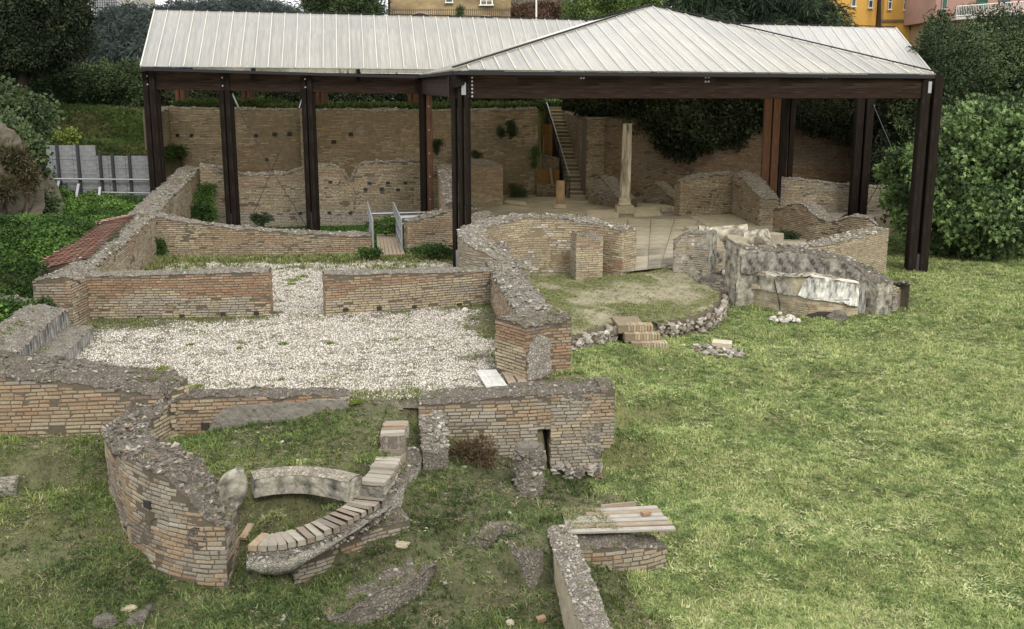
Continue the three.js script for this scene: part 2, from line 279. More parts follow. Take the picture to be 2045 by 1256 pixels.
function setBricks(root, list, most = 300, name = 'brick') { // the bricks that show largest are parts, the rest one part
  list.forEach((b) => { b.d2 = b.p.distanceTo(camera.position) / (b.L + b.h); });
  list.sort((a, b) => a.d2 - b.d2);
  const m = (b) => mat4(b.p, b.pitch ?? 0, b.yaw, b.roll, b.L, b.h, b.d);
  let off = V(0, 0, 0), o = root; while (o && o !== scene) { off.add(o.position); o = o.parent; }
  const few = list.slice(0, most), rest = list.slice(most);
  for (const b of few) {
    const q = shade(new THREE.Mesh(brickGeos[b.g], brickMats[b.tone])); q.name = name; q.position.copy(b.p).sub(off); q.rotation.set(b.pitch ?? 0, b.yaw, b.roll, 'YXZ'); q.scale.set(b.L, b.h, b.d); root.add(q);
  }
  if (rest.length) for (let k = 0; k < 2; k++) { const l = rest.filter((b, i) => i % 2 === k); if (l.length) copies(root, name + '_courses', brickGeos[k * 2], brickMatAny, l.map((b) => ({ m: m(b), c: C(TONES[b.tone][0] * b.v, TONES[b.tone][1] * b.v, TONES[b.tone][2] * b.v) }))); }
}
const stoneTone = (r, kind) => { const v = 0.55 + r() * 0.7, t = r(); const c = kind === 'pale' ? (t < 0.7 ? [0.5, 0.47, 0.41] : t < 0.93 ? [0.32, 0.29, 0.24] : [0.33, 0.22, 0.15]) : kind === 'dark' ? (t < 0.2 ? [0.42, 0.39, 0.34] : t < 0.6 ? [0.185, 0.165, 0.14] : t < 0.88 ? [0.26, 0.235, 0.2] : t < 0.95 ? [0.25, 0.175, 0.13] : [0.14, 0.15, 0.08]) : (t < 0.36 ? [0.47, 0.445, 0.395] : t < 0.68 ? [0.3, 0.275, 0.235] : t < 0.9 ? [0.19, 0.17, 0.14] : t < 0.96 ? [0.31, 0.22, 0.15] : [0.15, 0.16, 0.085]); return C(c[0] * v, c[1] * v, c[2] * v); };
function stones(root, name, spots, kind, seed) {             // spots: {p, r, flat}
  const r = rng(seed); const geos = [...stoneGeos.slice(0, 2), ...shardGeos], lists = geos.map(() => []);
  for (const s of spots) lists[Math.floor(r() * geos.length)].push({ m: mat4(s.p, r() * 0.8 - 0.4, r() * 6.28, r() * 0.8 - 0.4, s.r * (0.7 + r() * 0.9), s.r * (0.3 + r() * 0.45), s.r * (0.6 + r() * 0.6)), c: stoneTone(r, s.kind ?? kind) });
  lists.forEach((l, k) => l.length && copies(root, name, geos[k], stoneMat, l));
}
// A ruined wall. nodes: front face left to right as the photo sees it {x, z, hb, ht}; T its thickness behind that face.
const TOPS = [];
function wall(o) {
  const f = resample(o.nodes, o.nodes[0].z < -40 ? 0.16 : 0.1, o.smooth), T0 = o.T ?? 0.55, jag = o.jag ?? 0.05, seed = o.seed ?? 1, r = rng(seed * 31);
  const crest = (s, t) => (fbm(s * 1.3 + seed * 5, t * 1.5, 2) - 0.5) * 1.6 * jag + (fbm(s * 5 + seed, t * 3.5, 3) - 0.5) * 2.0 * jag + (Math.abs(fbm(s * 11 + seed, t * 7 + 3, 2) - 0.5) * 2 - 0.4) * jag * 0.9 + (o.crown ?? 0.04) * Math.sin(Math.PI * clamp(t, 0, 1)) + (o.tilt ?? 0) * t;
  for (const q of f) q.ht = Math.max(q.hb + 0.02, q.ht);
  const mid = f[Math.floor(f.length / 2)], root = o.root ?? thing(o.name ?? 'brick_wall', o.label, o.category ?? 'wall', V(mid.x - mid.nx * T0 / 2, mid.hb, mid.z - mid.nz * T0 / 2), o.group);
  const n = f.length, face = new Geo(), back = new Geo(), top = new Geo(), NF = 8, NT2 = 8, deep = o.deep ?? 0.5;
  const bx = (q, t) => [q.x - q.nx * T0 * t, q.z - q.nz * T0 * t];
  for (let i = 0; i < n; i++) {
    const q = f[i];
    for (const [gg, t, sg] of [[face, 0, 1], [back, 1, -1]]) for (let j = 0; j <= NF; j++) {
      const y0 = mixf(q.hb - deep, q.ht + crest(q.s, t), j / NF), w = (fbm(q.s * 3 + 7 * t, y0 * 3, 3, seed) - 0.5) * (o.bulge ?? 0.02) * sg, [x, z] = bx(q, t);
      gg.v(x + q.nx * w, y0, z + q.nz * w, q.s * 0.8, y0 * 0.8);
    }
    for (let j = 0; j <= NT2; j++) { const t = j / NT2, [x, z] = bx(q, t), over = (t - 0.5) * -0.03; top.v(x + q.nx * over, q.ht + crest(q.s, t) + (j % NT2 ? 0.012 : -0.006) * 1, z + q.nz * over, q.s * 0.8, t * T0 * 0.8); }
  }
  for (let i = 0; i < n - 1; i++) {
    for (let j = 0; j < NF; j++) { const a = i * (NF + 1) + j, b = a + NF + 1; face.quad(a, b, b + 1, a + 1); back.quad(b, a, a + 1, b + 1); }
    for (let j = 0; j < NT2; j++) { const a = i * (NT2 + 1) + j, b = a + NT2 + 1; top.quad(a, b, b + 1, a + 1); }
  }
  const ends = new Geo();
  for (const [i, sg] of [[0, 1], [n - 1, -1]]) { const q = f[i], ids = []; for (let j = 0; j <= NT2; j++) { const t = j / NT2, [x, z] = bx(q, t); ids.push([ends.v(x, q.hb - deep, z, t * T0, 0), ends.v(x, q.ht + crest(q.s, t), z, t * T0, q.ht - q.hb + deep)]); } for (let j = 0; j < NT2; j++) sg > 0 ? ends.quad(ids[j + 1][0], ids[j][0], ids[j][1], ids[j + 1][1]) : ends.quad(ids[j][0], ids[j + 1][0], ids[j + 1][1], ids[j][1]); }
  part(root, 'wall_core', mergeGeometries([face.build(), back.build(), ends.build()]), o.core ?? M.mortarDark);
  part(root, 'rubble_top', top.build(), o.topMat ?? M.rubble);
  const list = o.list ?? [];
  const opt = { seed, ...o.bricks };
  if (o.front !== false) { const ff = f.map((q) => ({ ...q, ht: q.ht + crest(q.s, 0) })); ff.L = f.L; layBricks(ff, opt, list); }
  const endFace = (i, dir) => { const q = f[i], k = dir > 0 ? [0, T0] : [T0, 0], pt = (t) => ({ x: q.x - q.nx * t, z: q.z - q.nz * t, hb: q.hb, ht: q.ht + crest(q.s, t / T0) }); return resample([pt(k[0]), pt(k[1])], 0.14); };
  if (o.endR) layBricks(endFace(n - 1, 1), { ...opt, ...(o.endR === true ? {} : o.endR), seed: seed + 3 }, list);
  if (o.endL) layBricks(endFace(0, -1), { ...opt, ...(o.endL === true ? {} : o.endL), seed: seed + 4 }, list);
  if (o.back) { const bf = resample(f.map((q) => ({ x: q.x - q.nx * T0, z: q.z - q.nz * T0, hb: q.hb, ht: q.ht + crest(q.s, 1) })).reverse(), 0.14); layBricks(bf, { ...opt, ...(o.back === true ? {} : o.back), seed: seed + 5 }, list); }
  if (!o.list) setBricks(root, list, o.most ?? 300);
  TOPS.push({ f, crest, T: T0, seed });
  const dens = (o.stones ?? 110) * 2.7, cnt = Math.floor(dens * f.L * T0), spots = [];
  for (let i = 0; i < cnt; i++) { const s = r() * f.L, t = -0.03 + r() * 1.06, q = alongAt(f, s), [x, z] = bx(q, t), rr = (o.stoneR ?? 0.038) * 0.62 * (0.4 + 2.0 * r() * r() * r()); spots.push({ p: V(x, q.ht + crest(s, clamp(t, 0, 1)) + rr * 0.2, z), r: rr }); }
  stones(root, 'rubble', spots, o.stoneKind, seed * 3 + 2);
  for (const [px, py, w, h] of o.holes ?? []) {              // putlog holes: pixel where seen, put on the face at that place
    let best = null, bd = 1e9; for (let s = 0; s < f.L; s += 0.03) { const q = alongAt(f, s), d = -q.z, e = Math.abs(kX(px, py) * d - q.x); if (e < bd) { bd = e; best = q; } }
    const y = Yat(py, -best.z), hg = new THREE.BoxGeometry(w, h, 0.05, 1, 1, 1); hg.rotateY(Math.atan2(best.nx, best.nz)); hg.translate(best.x - best.nx * 0.0 , y, best.z - best.nz * 0.0); part(root, 'putlog_hole', hg, M.hole);
  }
  return { root, f, crest, list };
}

// ---------- the lie of the land ----------
const pts = (rows) => rows.map(([px, py, h]) => { const p = G(px, py, h); return [p.x, p.z, h]; });
const LAND = pts([
  [1820, 545, -0.4], [2000, 600, -0.5], [1990, 530, -0.35], [1600, 640, -0.66], [1480, 610, -0.62], [1700, 645, -0.66], [1350, 668, -0.68], [1440, 640, -0.64], [1150, 704, -0.45], [1200, 690, -0.52], [1260, 680, -0.58], [1145, 737, 0.16], [1180, 750, 0.0], [1222, 768, -0.2], [1200, 730, -0.5], [1262, 790, -0.72], [1240, 860, -1.05], [1205, 977, -1.57], [1240, 950, -1.52],
  [1300, 760, -0.9], [1300, 860, -1.2], [1600, 900, -1.3], [1600, 800, -1.1], [1600, 700, -0.84], [1850, 700, -0.86], [1850, 850, -1.2], [1400, 1000, -1.6], [1700, 1050, -1.62], [1990, 950, -1.4], [2040, 1200, -1.9], [1700, 1250, -1.95], [1400, 1250, -1.95], [1300, 1120, -1.75], [1250, 1230, -1.9],
]);
const LOW = pts([
  [100, 885, -0.35], [0, 880, -0.32], [-200, 880, -0.3], [200, 886, -0.4], [222, 987, -0.88], [0, 1000, -0.95], [100, 1100, -1.25], [264, 1090, -1.2], [346, 1158, -1.4], [455, 1178, -1.46], [300, 1250, -1.62], [0, 1250, -1.55], [-200, 1200, -1.5], [100, 980, -0.86],
  [400, 890, -0.3], [560, 868, -0.24], [720, 850, -0.16], [740, 800, 0.0], [715, 802, 0.0], [700, 818, -0.08], [752, 822, -0.08], [725, 822, -0.07], [600, 930, -0.4], [760, 910, -0.36], [560, 1010, -0.56], [660, 1000, -0.52], [520, 1060, -0.62], [700, 980, -0.5], [440, 930, -0.36],
  [855, 888, -0.6], [845, 960, -0.82], [900, 900, -0.72], [1000, 925, -0.95], [950, 915, -0.86], [1035, 942, -1.1], [1075, 958, -1.3], [950, 1000, -1.0], [850, 1050, -1.1], [1000, 960, -1.0], [1050, 985, -1.26], [1105, 978, -1.47], [1150, 980, -1.54], [1200, 982, -1.58], [1100, 992, -1.47], [1180, 992, -1.56], [600, 1174, -1.53], [500, 1190, -1.52], [650, 1148, -1.44], [710, 1113, -1.34], [770, 1080, -1.22], [540, 1152, -1.5], [590, 1120, -1.44], [640, 1096, -1.36], [680, 1076, -1.3], [730, 1052, -1.2], [820, 1056, -1.13], [930, 1065, -1.1], [1000, 1030, -1.1], [985, 1052, -1.1], [1030, 1068, -1.13], [1060, 1086, -1.17], [960, 1060, -1.1], [1080, 1030, -1.18], [1140, 1003, -1.48], [1250, 1000, -1.6], [1225, 990, -1.6],
  [960, 1125, -1.62], [1060, 1180, -1.75], [960, 1250, -1.84], [820, 1180, -1.68], [780, 1250, -1.8], [1080, 1250, -1.85], [900, 1110, -1.5],
]);
const LEFT = pts([
  [30, 560, 0.65], [20, 640, 0.3], [0, 700, 0.25], [110, 470, 0.75], [0, 480, 1.3], [200, 410, 0.8], [280, 420, 0.75], [100, 410, 0.95], [-200, 560, 1.2], [-200, 440, 1.9],
  [80, 288, 3.05], [200, 300, 2.6], [290, 310, 2.3], [100, 230, 3.9], [200, 190, 4.75], [290, 230, 3.8], [0, 210, 4.4], [-200, 250, 4.6], [-200, 330, 3.6], [0, 190, 4.9],
]);
function shepard(list, x, z) { let a = 0, b = 0; for (const [px, pz, h] of list) { const d = (px - x) ** 2 + (pz - z) ** 2 + 0.02, w = 1 / (d * d); a += w * h; b += w; } return a / b; }
const L1 = G(180, 640, 0), L2 = G(315, 515, 0), R1 = G(1050, 765, 0), R2 = G(980, 605, 0);
const lineX = (A, B, z) => A.x + (B.x - A.x) * (z - A.z) / (B.z - A.z);
const leftX = (z) => lineX(L1, L2, z), rightX = (z) => lineX(R1, R2, z), frontZ = (x) => -(18.08 + 0.113 * x) - 0.15;
const inPoly = (poly, x, z) => { let c = false; for (let i = 0, j = poly.length - 1; i < poly.length; j = i++) { const [xi, zi] = poly[i], [xj, zj] = poly[j]; if ((zi > z) !== (zj > z) && x < (xj - xi) * (z - zi) / (zj - zi) + xi) c = !c; } return c; };
const polyG = (rows) => rows.map(([px, py, h]) => { const p = G(px, py, h); return [p.x, p.z]; });
const PATHL = [N(1139, 703, -0.45, 678), N(1175, 694, -0.48, 668), N(1215, 680, -0.52, 654), N(1256, 666, -0.55, 643)], PATHR = [N(1318, 674, -0.62, 646), N(1350, 672, -0.66, 642), N(1395, 666, -0.66, 634), N(1425, 656, -0.65, 622), N(1441, 642, -0.64, 607), N(1447, 612, -0.6, 588)];
const EDGE = [...PATHL, ...PATHR].map((n, i, a) => { const p = a[Math.max(0, i - 1)], q = a[Math.min(a.length - 1, i + 1)], l = Math.hypot(q.x - p.x, q.z - p.z); return [n.x + (q.z - p.z) / l * 0.16, n.z - (q.x - p.x) / l * 0.16, n.ht]; });
const TERRACE = [...polyG([[1010, 520, 0], [1040, 640, 0]]), ...EDGE.map(([x, z]) => [x, z]), ...polyG([[1442, 575, -0.1], [1400, 560, 0], [1345, 528, 0.15], [1240, 540, 0.1], [1100, 500, 0]])];
const HALL = [...polyG([[1090, 520, 0.2], [1240, 541, 0.2], [1345, 527, 0.2], [1445, 520, 0.2], [1560, 500, 0.2], [1600, 492, 0.2]]), [11, -38], [14, -44], [16, -51.5], [-6, -51.5], [-4, -44], [-2.6, -35.5]];
const wob = (x, z) => (fbm(x * 0.9 + 13, z * 0.9, 4) - 0.5) * 2.2;
function zone(x, z) {
  if (x > 1.35 && x < 3.75 && z < -44 && z > -57.3) return 'hall';
  if (z < -Math.max(51.2, 50.8 + (x - 4.2) * 0.187) && x > -16.2) return x > 17.8 ? 'bank' : 'upper';
  if (x > 17.8 && z < -42) return 'bank';
  if (inPoly(HALL, x, z)) return 'hall';
  if (inPoly(TERRACE, x, z)) return 'terrace';
  if (z < frontZ(x) && z > -51.5 && x > leftX(z) - 0.3 && x < rightX(z) + 0.28 && x > -14.5 && !(z > -18.9 && x > 1.0)) return 'room';
  if (z < -42.7 && z > -51.5 && x > -15.1 && x < 18.5) return 'hall';
  if (x < leftX(z) && z < frontZ(x) - 0.1) return 'left';
  if (z < -44 && x > -16 && x < 18.5) return 'hall';
  return x < rightX(z) + 1.0 && z > frontZ(x) - 1 || (x < 1.9 + wob(x, z) && z > -17.6) ? 'low' : 'land';
}
const roomDrop = (x, z) => -0.45 * sstep(-0.25, -0.6, z + 33.3 + (x + 11) * 0.06);
function landH(x, z, zn = zone(x, z)) {
  if (zn === 'hall') return 0.16;
  if (zn === 'terrace') { const p = shepard(TER, x, z); return p; }
  if (zn === 'room') return -0.03 + roomDrop(x, z);
  if (zn === 'left') return shepard(LEFT, x, z);
  if (zn === 'upper') return 4.25 + Math.max(0, -z - 56) * 0.012;
  if (zn === 'bank') return mixf(-0.3, 4.2, sstep(-42, -54, z)) ;
  return shepard(ALL, x, z);
}
const TER = [...pts([[1060, 600, 0], [1055, 545, 0], [1400, 570, 0.02], [1345, 535, 0.14], [1240, 548, 0.1], [1150, 560, 0.03], [1300, 580, 0], [1200, 620, -0.12], [1300, 620, -0.14]]), ...EDGE.map(([x, z, h]) => [x, z, h])];
const ALL = LAND.concat(LOW);
const groundH = (x, z) => landH(x, z) + (fbm(x * 1.1 + 40, z * 1.1, 3) - 0.5) * 0.09;
const onLand = (px, py, guess = -1) => { let h = guess; for (let i = 0; i < 12; i++) { const p = G(px, py, h); h = mixf(h, groundH(p.x, p.z), 0.6); } return G(px, py, h); };
{ // one sheet to the horizon, fine where the camera looks
  const lines = (lo, hi, step, far) => { const a = []; for (let v = lo; v <= hi + 1e-6; v += step) a.push(v); let s = step, v = hi; while (v < far[1]) { s *= 1.35; v += s; a.push(v); } s = step; v = lo; while (v > far[0]) { s *= 1.35; v -= s; a.unshift(v); } return a; };
  const span = (lo, mid, hi, c, f, far) => { const b = lines(mid, hi, f, [mid - 1e-9, far[1]]).filter((v) => v >= mid - 1e-6), a = lines(lo, mid - c * 0.5, c, [far[0], mid]).filter((v) => v < mid - 1e-3); return a.concat(b); };
  const xs = span(-31, -15, 20, 0.45, 0.17, [-400, 400]), zs = span(-66, -52, -11, 0.4, 0.17, [-600, 60]), g = new Geo();
  const col = (x, z) => {
    const zn = zone(x, z), a = fbm(x * 0.6 + 3, z * 0.6, 4), b = fbm(x * 3, z * 3 + 9, 3);
    let c = [0.115, 0.105, 0.045];
    if (zn === 'land') c = [mixf(0.15, 0.25, a), mixf(0.155, 0.25, a), mixf(0.06, 0.1, a)];
    else if (zn === 'low') c = [mixf(0.08, 0.15, a) + (b - 0.5) * 0.05, mixf(0.08, 0.15, a) + (b - 0.5) * 0.05, mixf(0.04, 0.065, a) + (b - 0.5) * 0.03];
    else if (zn === 'terrace') { const t = sstep(0.42, 0.6, fbm(x * 0.9 + 70, z * 0.9, 4)); c = [mixf(0.17, 0.36, t), mixf(0.17, 0.32, t), mixf(0.075, 0.21, t)]; }
    else if (zn === 'room') c = [0.2, 0.17, 0.11];
    else if (zn === 'hall') c = [0.3, 0.24, 0.155];
    else if (zn === 'left') c = [0.06, 0.075, 0.025];
    else if (zn === 'upper') c = [0.16, 0.2, 0.06];
    return c;
  };
  for (const z of zs) for (const x of xs) { g.v(x, (x > -45 && x < 60 && z > -120 && z < 5) ? groundH(x, z) : z > 0 ? -1.8 : mixf(groundH(clamp(x, -45, 60), clamp(z, -120, 5)), 5, 0.5), z, x * 0.45, z * 0.45); g.c.push(...col(x, z)); }
  const nx = xs.length; for (let j = 0; j < zs.length - 1; j++) for (let i = 0; i < nx - 1; i++) { const a = j * nx + i; g.quad(a, a + nx, a + nx + 1, a + 1); }
  struct('ground', g.build(), M.ground);
}

// ---------- walls ----------
const FD = (px, py) => 18.08 / (1 - 0.113 * kX(px, py));                                               // the line of the two front walls
const NF = (px, pyb, pyt) => { const d = FD(px, pyb); return { x: kX(px, pyb) * d, z: -d, hb: Yat(pyb, d), ht: Yat(pyt, d) }; };
const lineD = (A, B, px, py) => { const s = (B.x - A.x) / (-B.z + A.z), k = kX(px, py); return (A.x + A.z * s) / (k - s); };
const NLn = (A, B, px, py, hb) => { const d = lineD(A, B, px, py), p = P(px, py, d); return { x: p.x, z: p.z, hb, ht: p.y }; };
function onFace(f, px, py) { let best = f[0], bd = 1e9, bs = 0; for (let s = 0; s <= f.L; s += 0.01) { const q = alongAt(f, s), e = Math.abs(kX(px, py) * -q.z - q.x); if (e < bd) { bd = e; best = q; bs = s; } } return { s: bs, y: Yat(py, -best.z), q: best }; }
function plate(root, name, f, poly, out, mat, seed = 1, jag = 0.025) {       // plaster or stone facing that still clings to a wall: ragged outline, real thickness
  const c = poly.map(([px, py]) => onFace(f, px, py)), ring = [];
  for (let i = 0; i < c.length; i++) { const a = c[i], b = c[(i + 1) % c.length], n = Math.max(1, Math.round(Math.hypot(a.s - b.s, a.y - b.y) / 0.07)); for (let k = 0; k < n; k++) { const t = k / n, s = mixf(a.s, b.s, t), y = mixf(a.y, b.y, t), w = k ? jag : 0; ring.push(new THREE.Vector2(s + (fbm(s * 9 + seed, y * 9, 3) - 0.5) * 2.2 * w, y + (fbm(s * 9, y * 9 + seed * 7, 3) - 0.5) * 2.2 * w)); } }
  if (THREE.ShapeUtils.area(ring) < 0) ring.reverse();
  const tri = THREE.ShapeUtils.triangulateShape(ring, []), g = new Geo(), n = ring.length;
  const at = (v, o) => { const q = alongAt(f, v.x); const w = o + (fbm(v.x * 2 + seed, v.y * 2, 2) - 0.5) * 0.02; return [q.x + q.nx * w, v.y, q.z + q.nz * w]; };
  const fr = ring.map((v) => g.v(...at(v, out), v.x * 0.8, v.y * 0.8)); for (const t of tri) g.tri(fr[t[0]], fr[t[1]], fr[t[2]]);
  for (let i = 0; i < n; i++) { const a = ring[i], b = ring[(i + 1) % n]; g.quad(g.v(...at(a, -0.02), a.x * 0.8, a.y * 0.8), g.v(...at(b, -0.02), b.x * 0.8, b.y * 0.8), g.v(...at(b, out), b.x * 0.8, b.y * 0.8 + 0.04), g.v(...at(a, out), a.x * 0.8, a.y * 0.8 + 0.04)); }
  return part(root, name, g.build(), mat);
}
const steps1 = (rows) => (u) => { for (let i = 1; i < rows.length; i++) if (u <= rows[i][0]) return mixf(rows[i - 1][1], rows[i][1], (u - rows[i - 1][0]) / (rows[i][0] - rows[i - 1][0])); return rows[rows.length - 1][1]; };
const ruins = 'low ruined brick walls';

{ // the two pieces of the nearer cross wall, red brick above a stepped border of pale restored courses
  const b = steps1([[0, 0.34], [0.2, 0.5], [0.3, 0.72], [0.47, 0.72], [0.5, 0.52], [0.85, 0.5], [1, 0.3]]);
  const nodes = [N(180, 638, 0, 551), N(360, 636, 0, 547), N(541, 632, 0, 543)], L = Math.hypot(nodes[2].x - nodes[0].x, nodes[2].z - nodes[0].z);
  wall({ label: 'brick cross wall left of the gravel gap, reddish above and pale below', nodes, T: 0.55, jag: 0.025, seed: 11, stoneKind: 'mid', bricks: { pal: (s, y, t, r) => t < 0.07 ? DARK : y < b(s / L) ? (r() < 0.3 ? GREY : CREAM) : (r() < 0.25 ? TAN : RED) }, endR: { pal: () => RED }, stones: 170, stoneR: 0.03,
    holes: [[202, 635, 0.13, 0.05], [279, 634, 0.12, 0.09], [364, 631, 0.12, 0.09], [447, 627, 0.12, 0.09], [513, 625, 0.12, 0.09]] });
  const b2 = steps1([[0, 0.25], [0.08, 0.45], [0.2, 0.66], [0.55, 0.7], [0.75, 0.74], [1, 0.66]]);
  const n2 = [N(651, 631, 0, 549), N(815, 622, 0, 545), N(981, 606, 0, 541)], L2_ = Math.hypot(n2[2].x - n2[0].x, n2[2].z - n2[0].z);
  wall({ label: 'brick cross wall right of the gravel gap, ending against the long right wall', nodes: n2, T: 0.55, jag: 0.025, seed: 12, bricks: { pal: (s, y, t, r) => t < 0.06 ? DARK : y < b2(s / L2_) ? (r() < 0.15 ? GREY : CREAM) : (r() < 0.25 ? TAN : RED) }, endL: { pal: () => RED }, stones: 170, stoneR: 0.03,
    holes: [[691, 618, 0.12, 0.08], [758, 615, 0.12, 0.09], [828, 612, 0.12, 0.08], [916, 608, 0.13, 0.08]] });
}
{ // left front wall, its crest broad and lichened
  wall({ label: 'thick left front wall with dark lichened crest, running out of the left edge', nodes: [NF(-150, 886, 736), NF(0, 880, 750), NF(100, 879, 757), NF(212, 882, 772), NF(343, 882, 792)], T: 0.9, jag: 0.08, tilt: 0.16, seed: 21, stoneKind: 'dark', topMat: M.rubbleDark, stones: 190, stoneR: 0.045, endR: { pal: () => CREAM },
    bricks: { pal: (s, y, t, r) => t < 0.1 ? DARK : t < 0.62 ? (s > 4.1 && t < 0.42 ? DARK : r() < 0.3 ? RED : TAN) : r() < 0.4 ? TAN : CREAM, len: 0.24, course: 0.068 }, holes: [[112, 872, 0.13, 0.07]] });
}
{ // low wall between the front walls, with a slab of dark plaster
  const w = wall({ label: 'low brick wall under the gravel edge, faced with a dark grey plaster slab', nodes: [NF(345, 868, 797), NF(440, 864, 792), NF(583, 854, 789), NF(640, 842, 790), NF(697, 833, 794)], T: 0.5, jag: 0.07, seed: 24, stoneKind: 'dark', topMat: M.rubbleDark, endR: { pal: () => GREY }, bricks: { pal: (s, y, t, r) => r() < 0.4 ? RED : r() < 0.4 ? DARK : TAN } });
  plate(w.root, 'plaster_slab', w.f, [[414, 861], [430, 832], [452, 812], [520, 806], [600, 803], [640, 797], [692, 796], [696, 826], [650, 838], [583, 851], [500, 858]], 0.07, M.plasterSlate, 3);
  part(w.root, 'drain_hole', box(...onFacePoint(w.f, 410, 850), 0.13, 0.12, 0.08), M.hole);
}
function onFacePoint(f, px, py) { const o = onFace(f, px, py); return [o.q.x, o.y, o.q.z]; }
{ // right front wall: upper courses with deep joints, lower part worn smooth, a dark slot, a broken right edge
  const pal = (s, y, t, r) => t < 0.12 ? DARK : t < 0.55 ? (r() < 0.5 ? TAN : r() < 0.5 ? CREAM : GREY) : (r() < 0.7 ? GREY : CREAM);
  const root = thing('brick_wall', 'right front brick wall with a narrow dark slot near its broken right end', 'wall', V(-0.1, -0.9, -18.2)), list = [];
  const base = { root, list, T: 0.75, jag: 0.05, stoneKind: 'mid', topMat: M.rubbleDark, stones: 120 };
  wall({ ...base, seed: 31, nodes: [NF(838, 886, 806), NF(950, 914, 797), NF(1030, 938, 790), NF(1073, 952, 787)], endR: { pal: () => SHADE }, endL: { pal: () => GREY }, bricks: { pal, len: 0.22, course: 0.066, joint: 0.014 } });
  wall({ ...base, seed: 33, nodes: [NF(1073, 850, 787), NF(1100, 851, 785)], deep: 0.02, bricks: { pal, len: 0.22, course: 0.066, joint: 0.014 } });
  const edge = steps1([[0, 0.15], [0.35, 0.0], [0.6, 0.08], [0.75, 0.22], [1, 0.02], [1.4, 0.02], [1.7, 0]]);
  wall({ ...base, seed: 34, nodes: [NF(1099, 972, 785), NF(1150, 974, 781), NF(1197, 975, 779)], endL: { pal: () => SHADE }, endR: { pal: () => GREY }, core: M.rubble, bulge: 0.09, bricks: { pal, len: 0.2, course: 0.062, keep: (s, y) => y > 0.36 } });
  wall({ ...base, seed: 35, nodes: [NF(1197, 905, 779), NF(1212, 893, 778), NF(1226, 872, 777)], deep: 0.04, endR: { pal: () => GREY }, bulge: 0.08, bricks: { pal, len: 0.2, course: 0.062 } });
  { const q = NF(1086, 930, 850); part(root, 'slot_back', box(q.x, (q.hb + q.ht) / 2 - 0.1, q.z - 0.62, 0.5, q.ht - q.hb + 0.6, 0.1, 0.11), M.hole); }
  setBricks(root, list, 300);
  const r = rng(77), spots = []; const a = NF(1099, 972, 785), b = NF(1200, 975, 779);
  for (let i = 0; i < 90; i++) { const t = r(), rr = 0.03 + r() * 0.06; spots.push({ p: V(mixf(a.x, b.x, t), a.hb + 0.42 * r(), mixf(a.z, b.z, t) + 0.03 + r() * 0.05), r: rr, kind: r() < 0.5 ? 'pale' : 'mid' }); }
  stones(root, 'foundation_rubble', spots, 'mid', 78);
}
{ // long right wall of the gravel rooms and the pier at its near end
  const f = wall({ label: 'long brick wall between the gravel rooms and the lawn, rubble-crested', nodes: [[937, 428], [950, 466], [965, 503], [979, 538], [1012, 590], [1036, 629]].map(([x, y]) => NLn(R1, R2, x, y, 0)), T: 0.72, jag: 0.1, seed: 41, stoneKind: 'mid', stones: 170, stoneR: 0.05, back: { pal: () => GREY }, endL: false,
    bricks: { pal: (s, y, t, r) => t < 0.1 ? DARK : t < 0.4 ? (r() < 0.5 ? RED : MIX) : (r() < 0.6 ? CREAM : TAN) } });
  const w = wall({ label: 'square brick pier ending the long right wall, with a grey mortar scar', name: 'brick_pier', category: 'pier', nodes: [N(1050, 766, 0, 655), ND(1096, 19.45, 0, 644), ND(1141, 19.55, 0, 635)], T: 0.9, jag: 0.06, seed: 44, deep: 1, stoneKind: 'dark', topMat: M.rubbleDark, stones: 220, stoneR: 0.04, endR: { pal: () => RED }, endL: { pal: (s, y, t, r) => t < 0.4 ? RED : CREAM }, bricks: { pal: (s, y, t, r) => t < 0.12 ? DARK : r() < 0.65 ? RED : MIX } });
  plate(w.root, 'mortar_scar', w.f, [[1052, 758], [1055, 690], [1066, 678], [1076, 668], [1090, 672], [1099, 684], [1099, 742], [1080, 754]], 0.035, std({ color: C(0.5, 0.47, 0.42), map: T.rubble, bumpMap: T.rubbleB, bumpScale: 0.03 }), 8, 0.05);
}
{ // the further cross wall, sinking to the right, and its stub beyond the footbridge
  const pal = (s, y, t, r) => t < 0.06 ? DARK : r() < 0.55 ? TAN : r() < 0.5 ? RED : CREAM;
  wall({ label: 'further cross wall of orange brick, its crest sinking to the footbridge', nodes: [N(316, 514, 0, 431), N(363, 514, 0, 440), N(446, 512, 0, 454), N(612, 511, 0, 467), N(743, 508, 0, 471)], T: 0.6, jag: 0.05, seed: 51, stones: 150, stoneR: 0.05, endR: { pal }, bricks: { pal } });
  wall({ label: 'short brick wall between the footbridge and the double front post', nodes: [N(815, 505, 0, 444), N(859, 503, 0, 431), N(925, 500, 0, 414)], T: 0.6, jag: 0.05, seed: 52, stones: 140, stoneR: 0.05, endL: { pal }, bricks: { pal }, holes: [[831, 500, 0.15, 0.09]] });
}
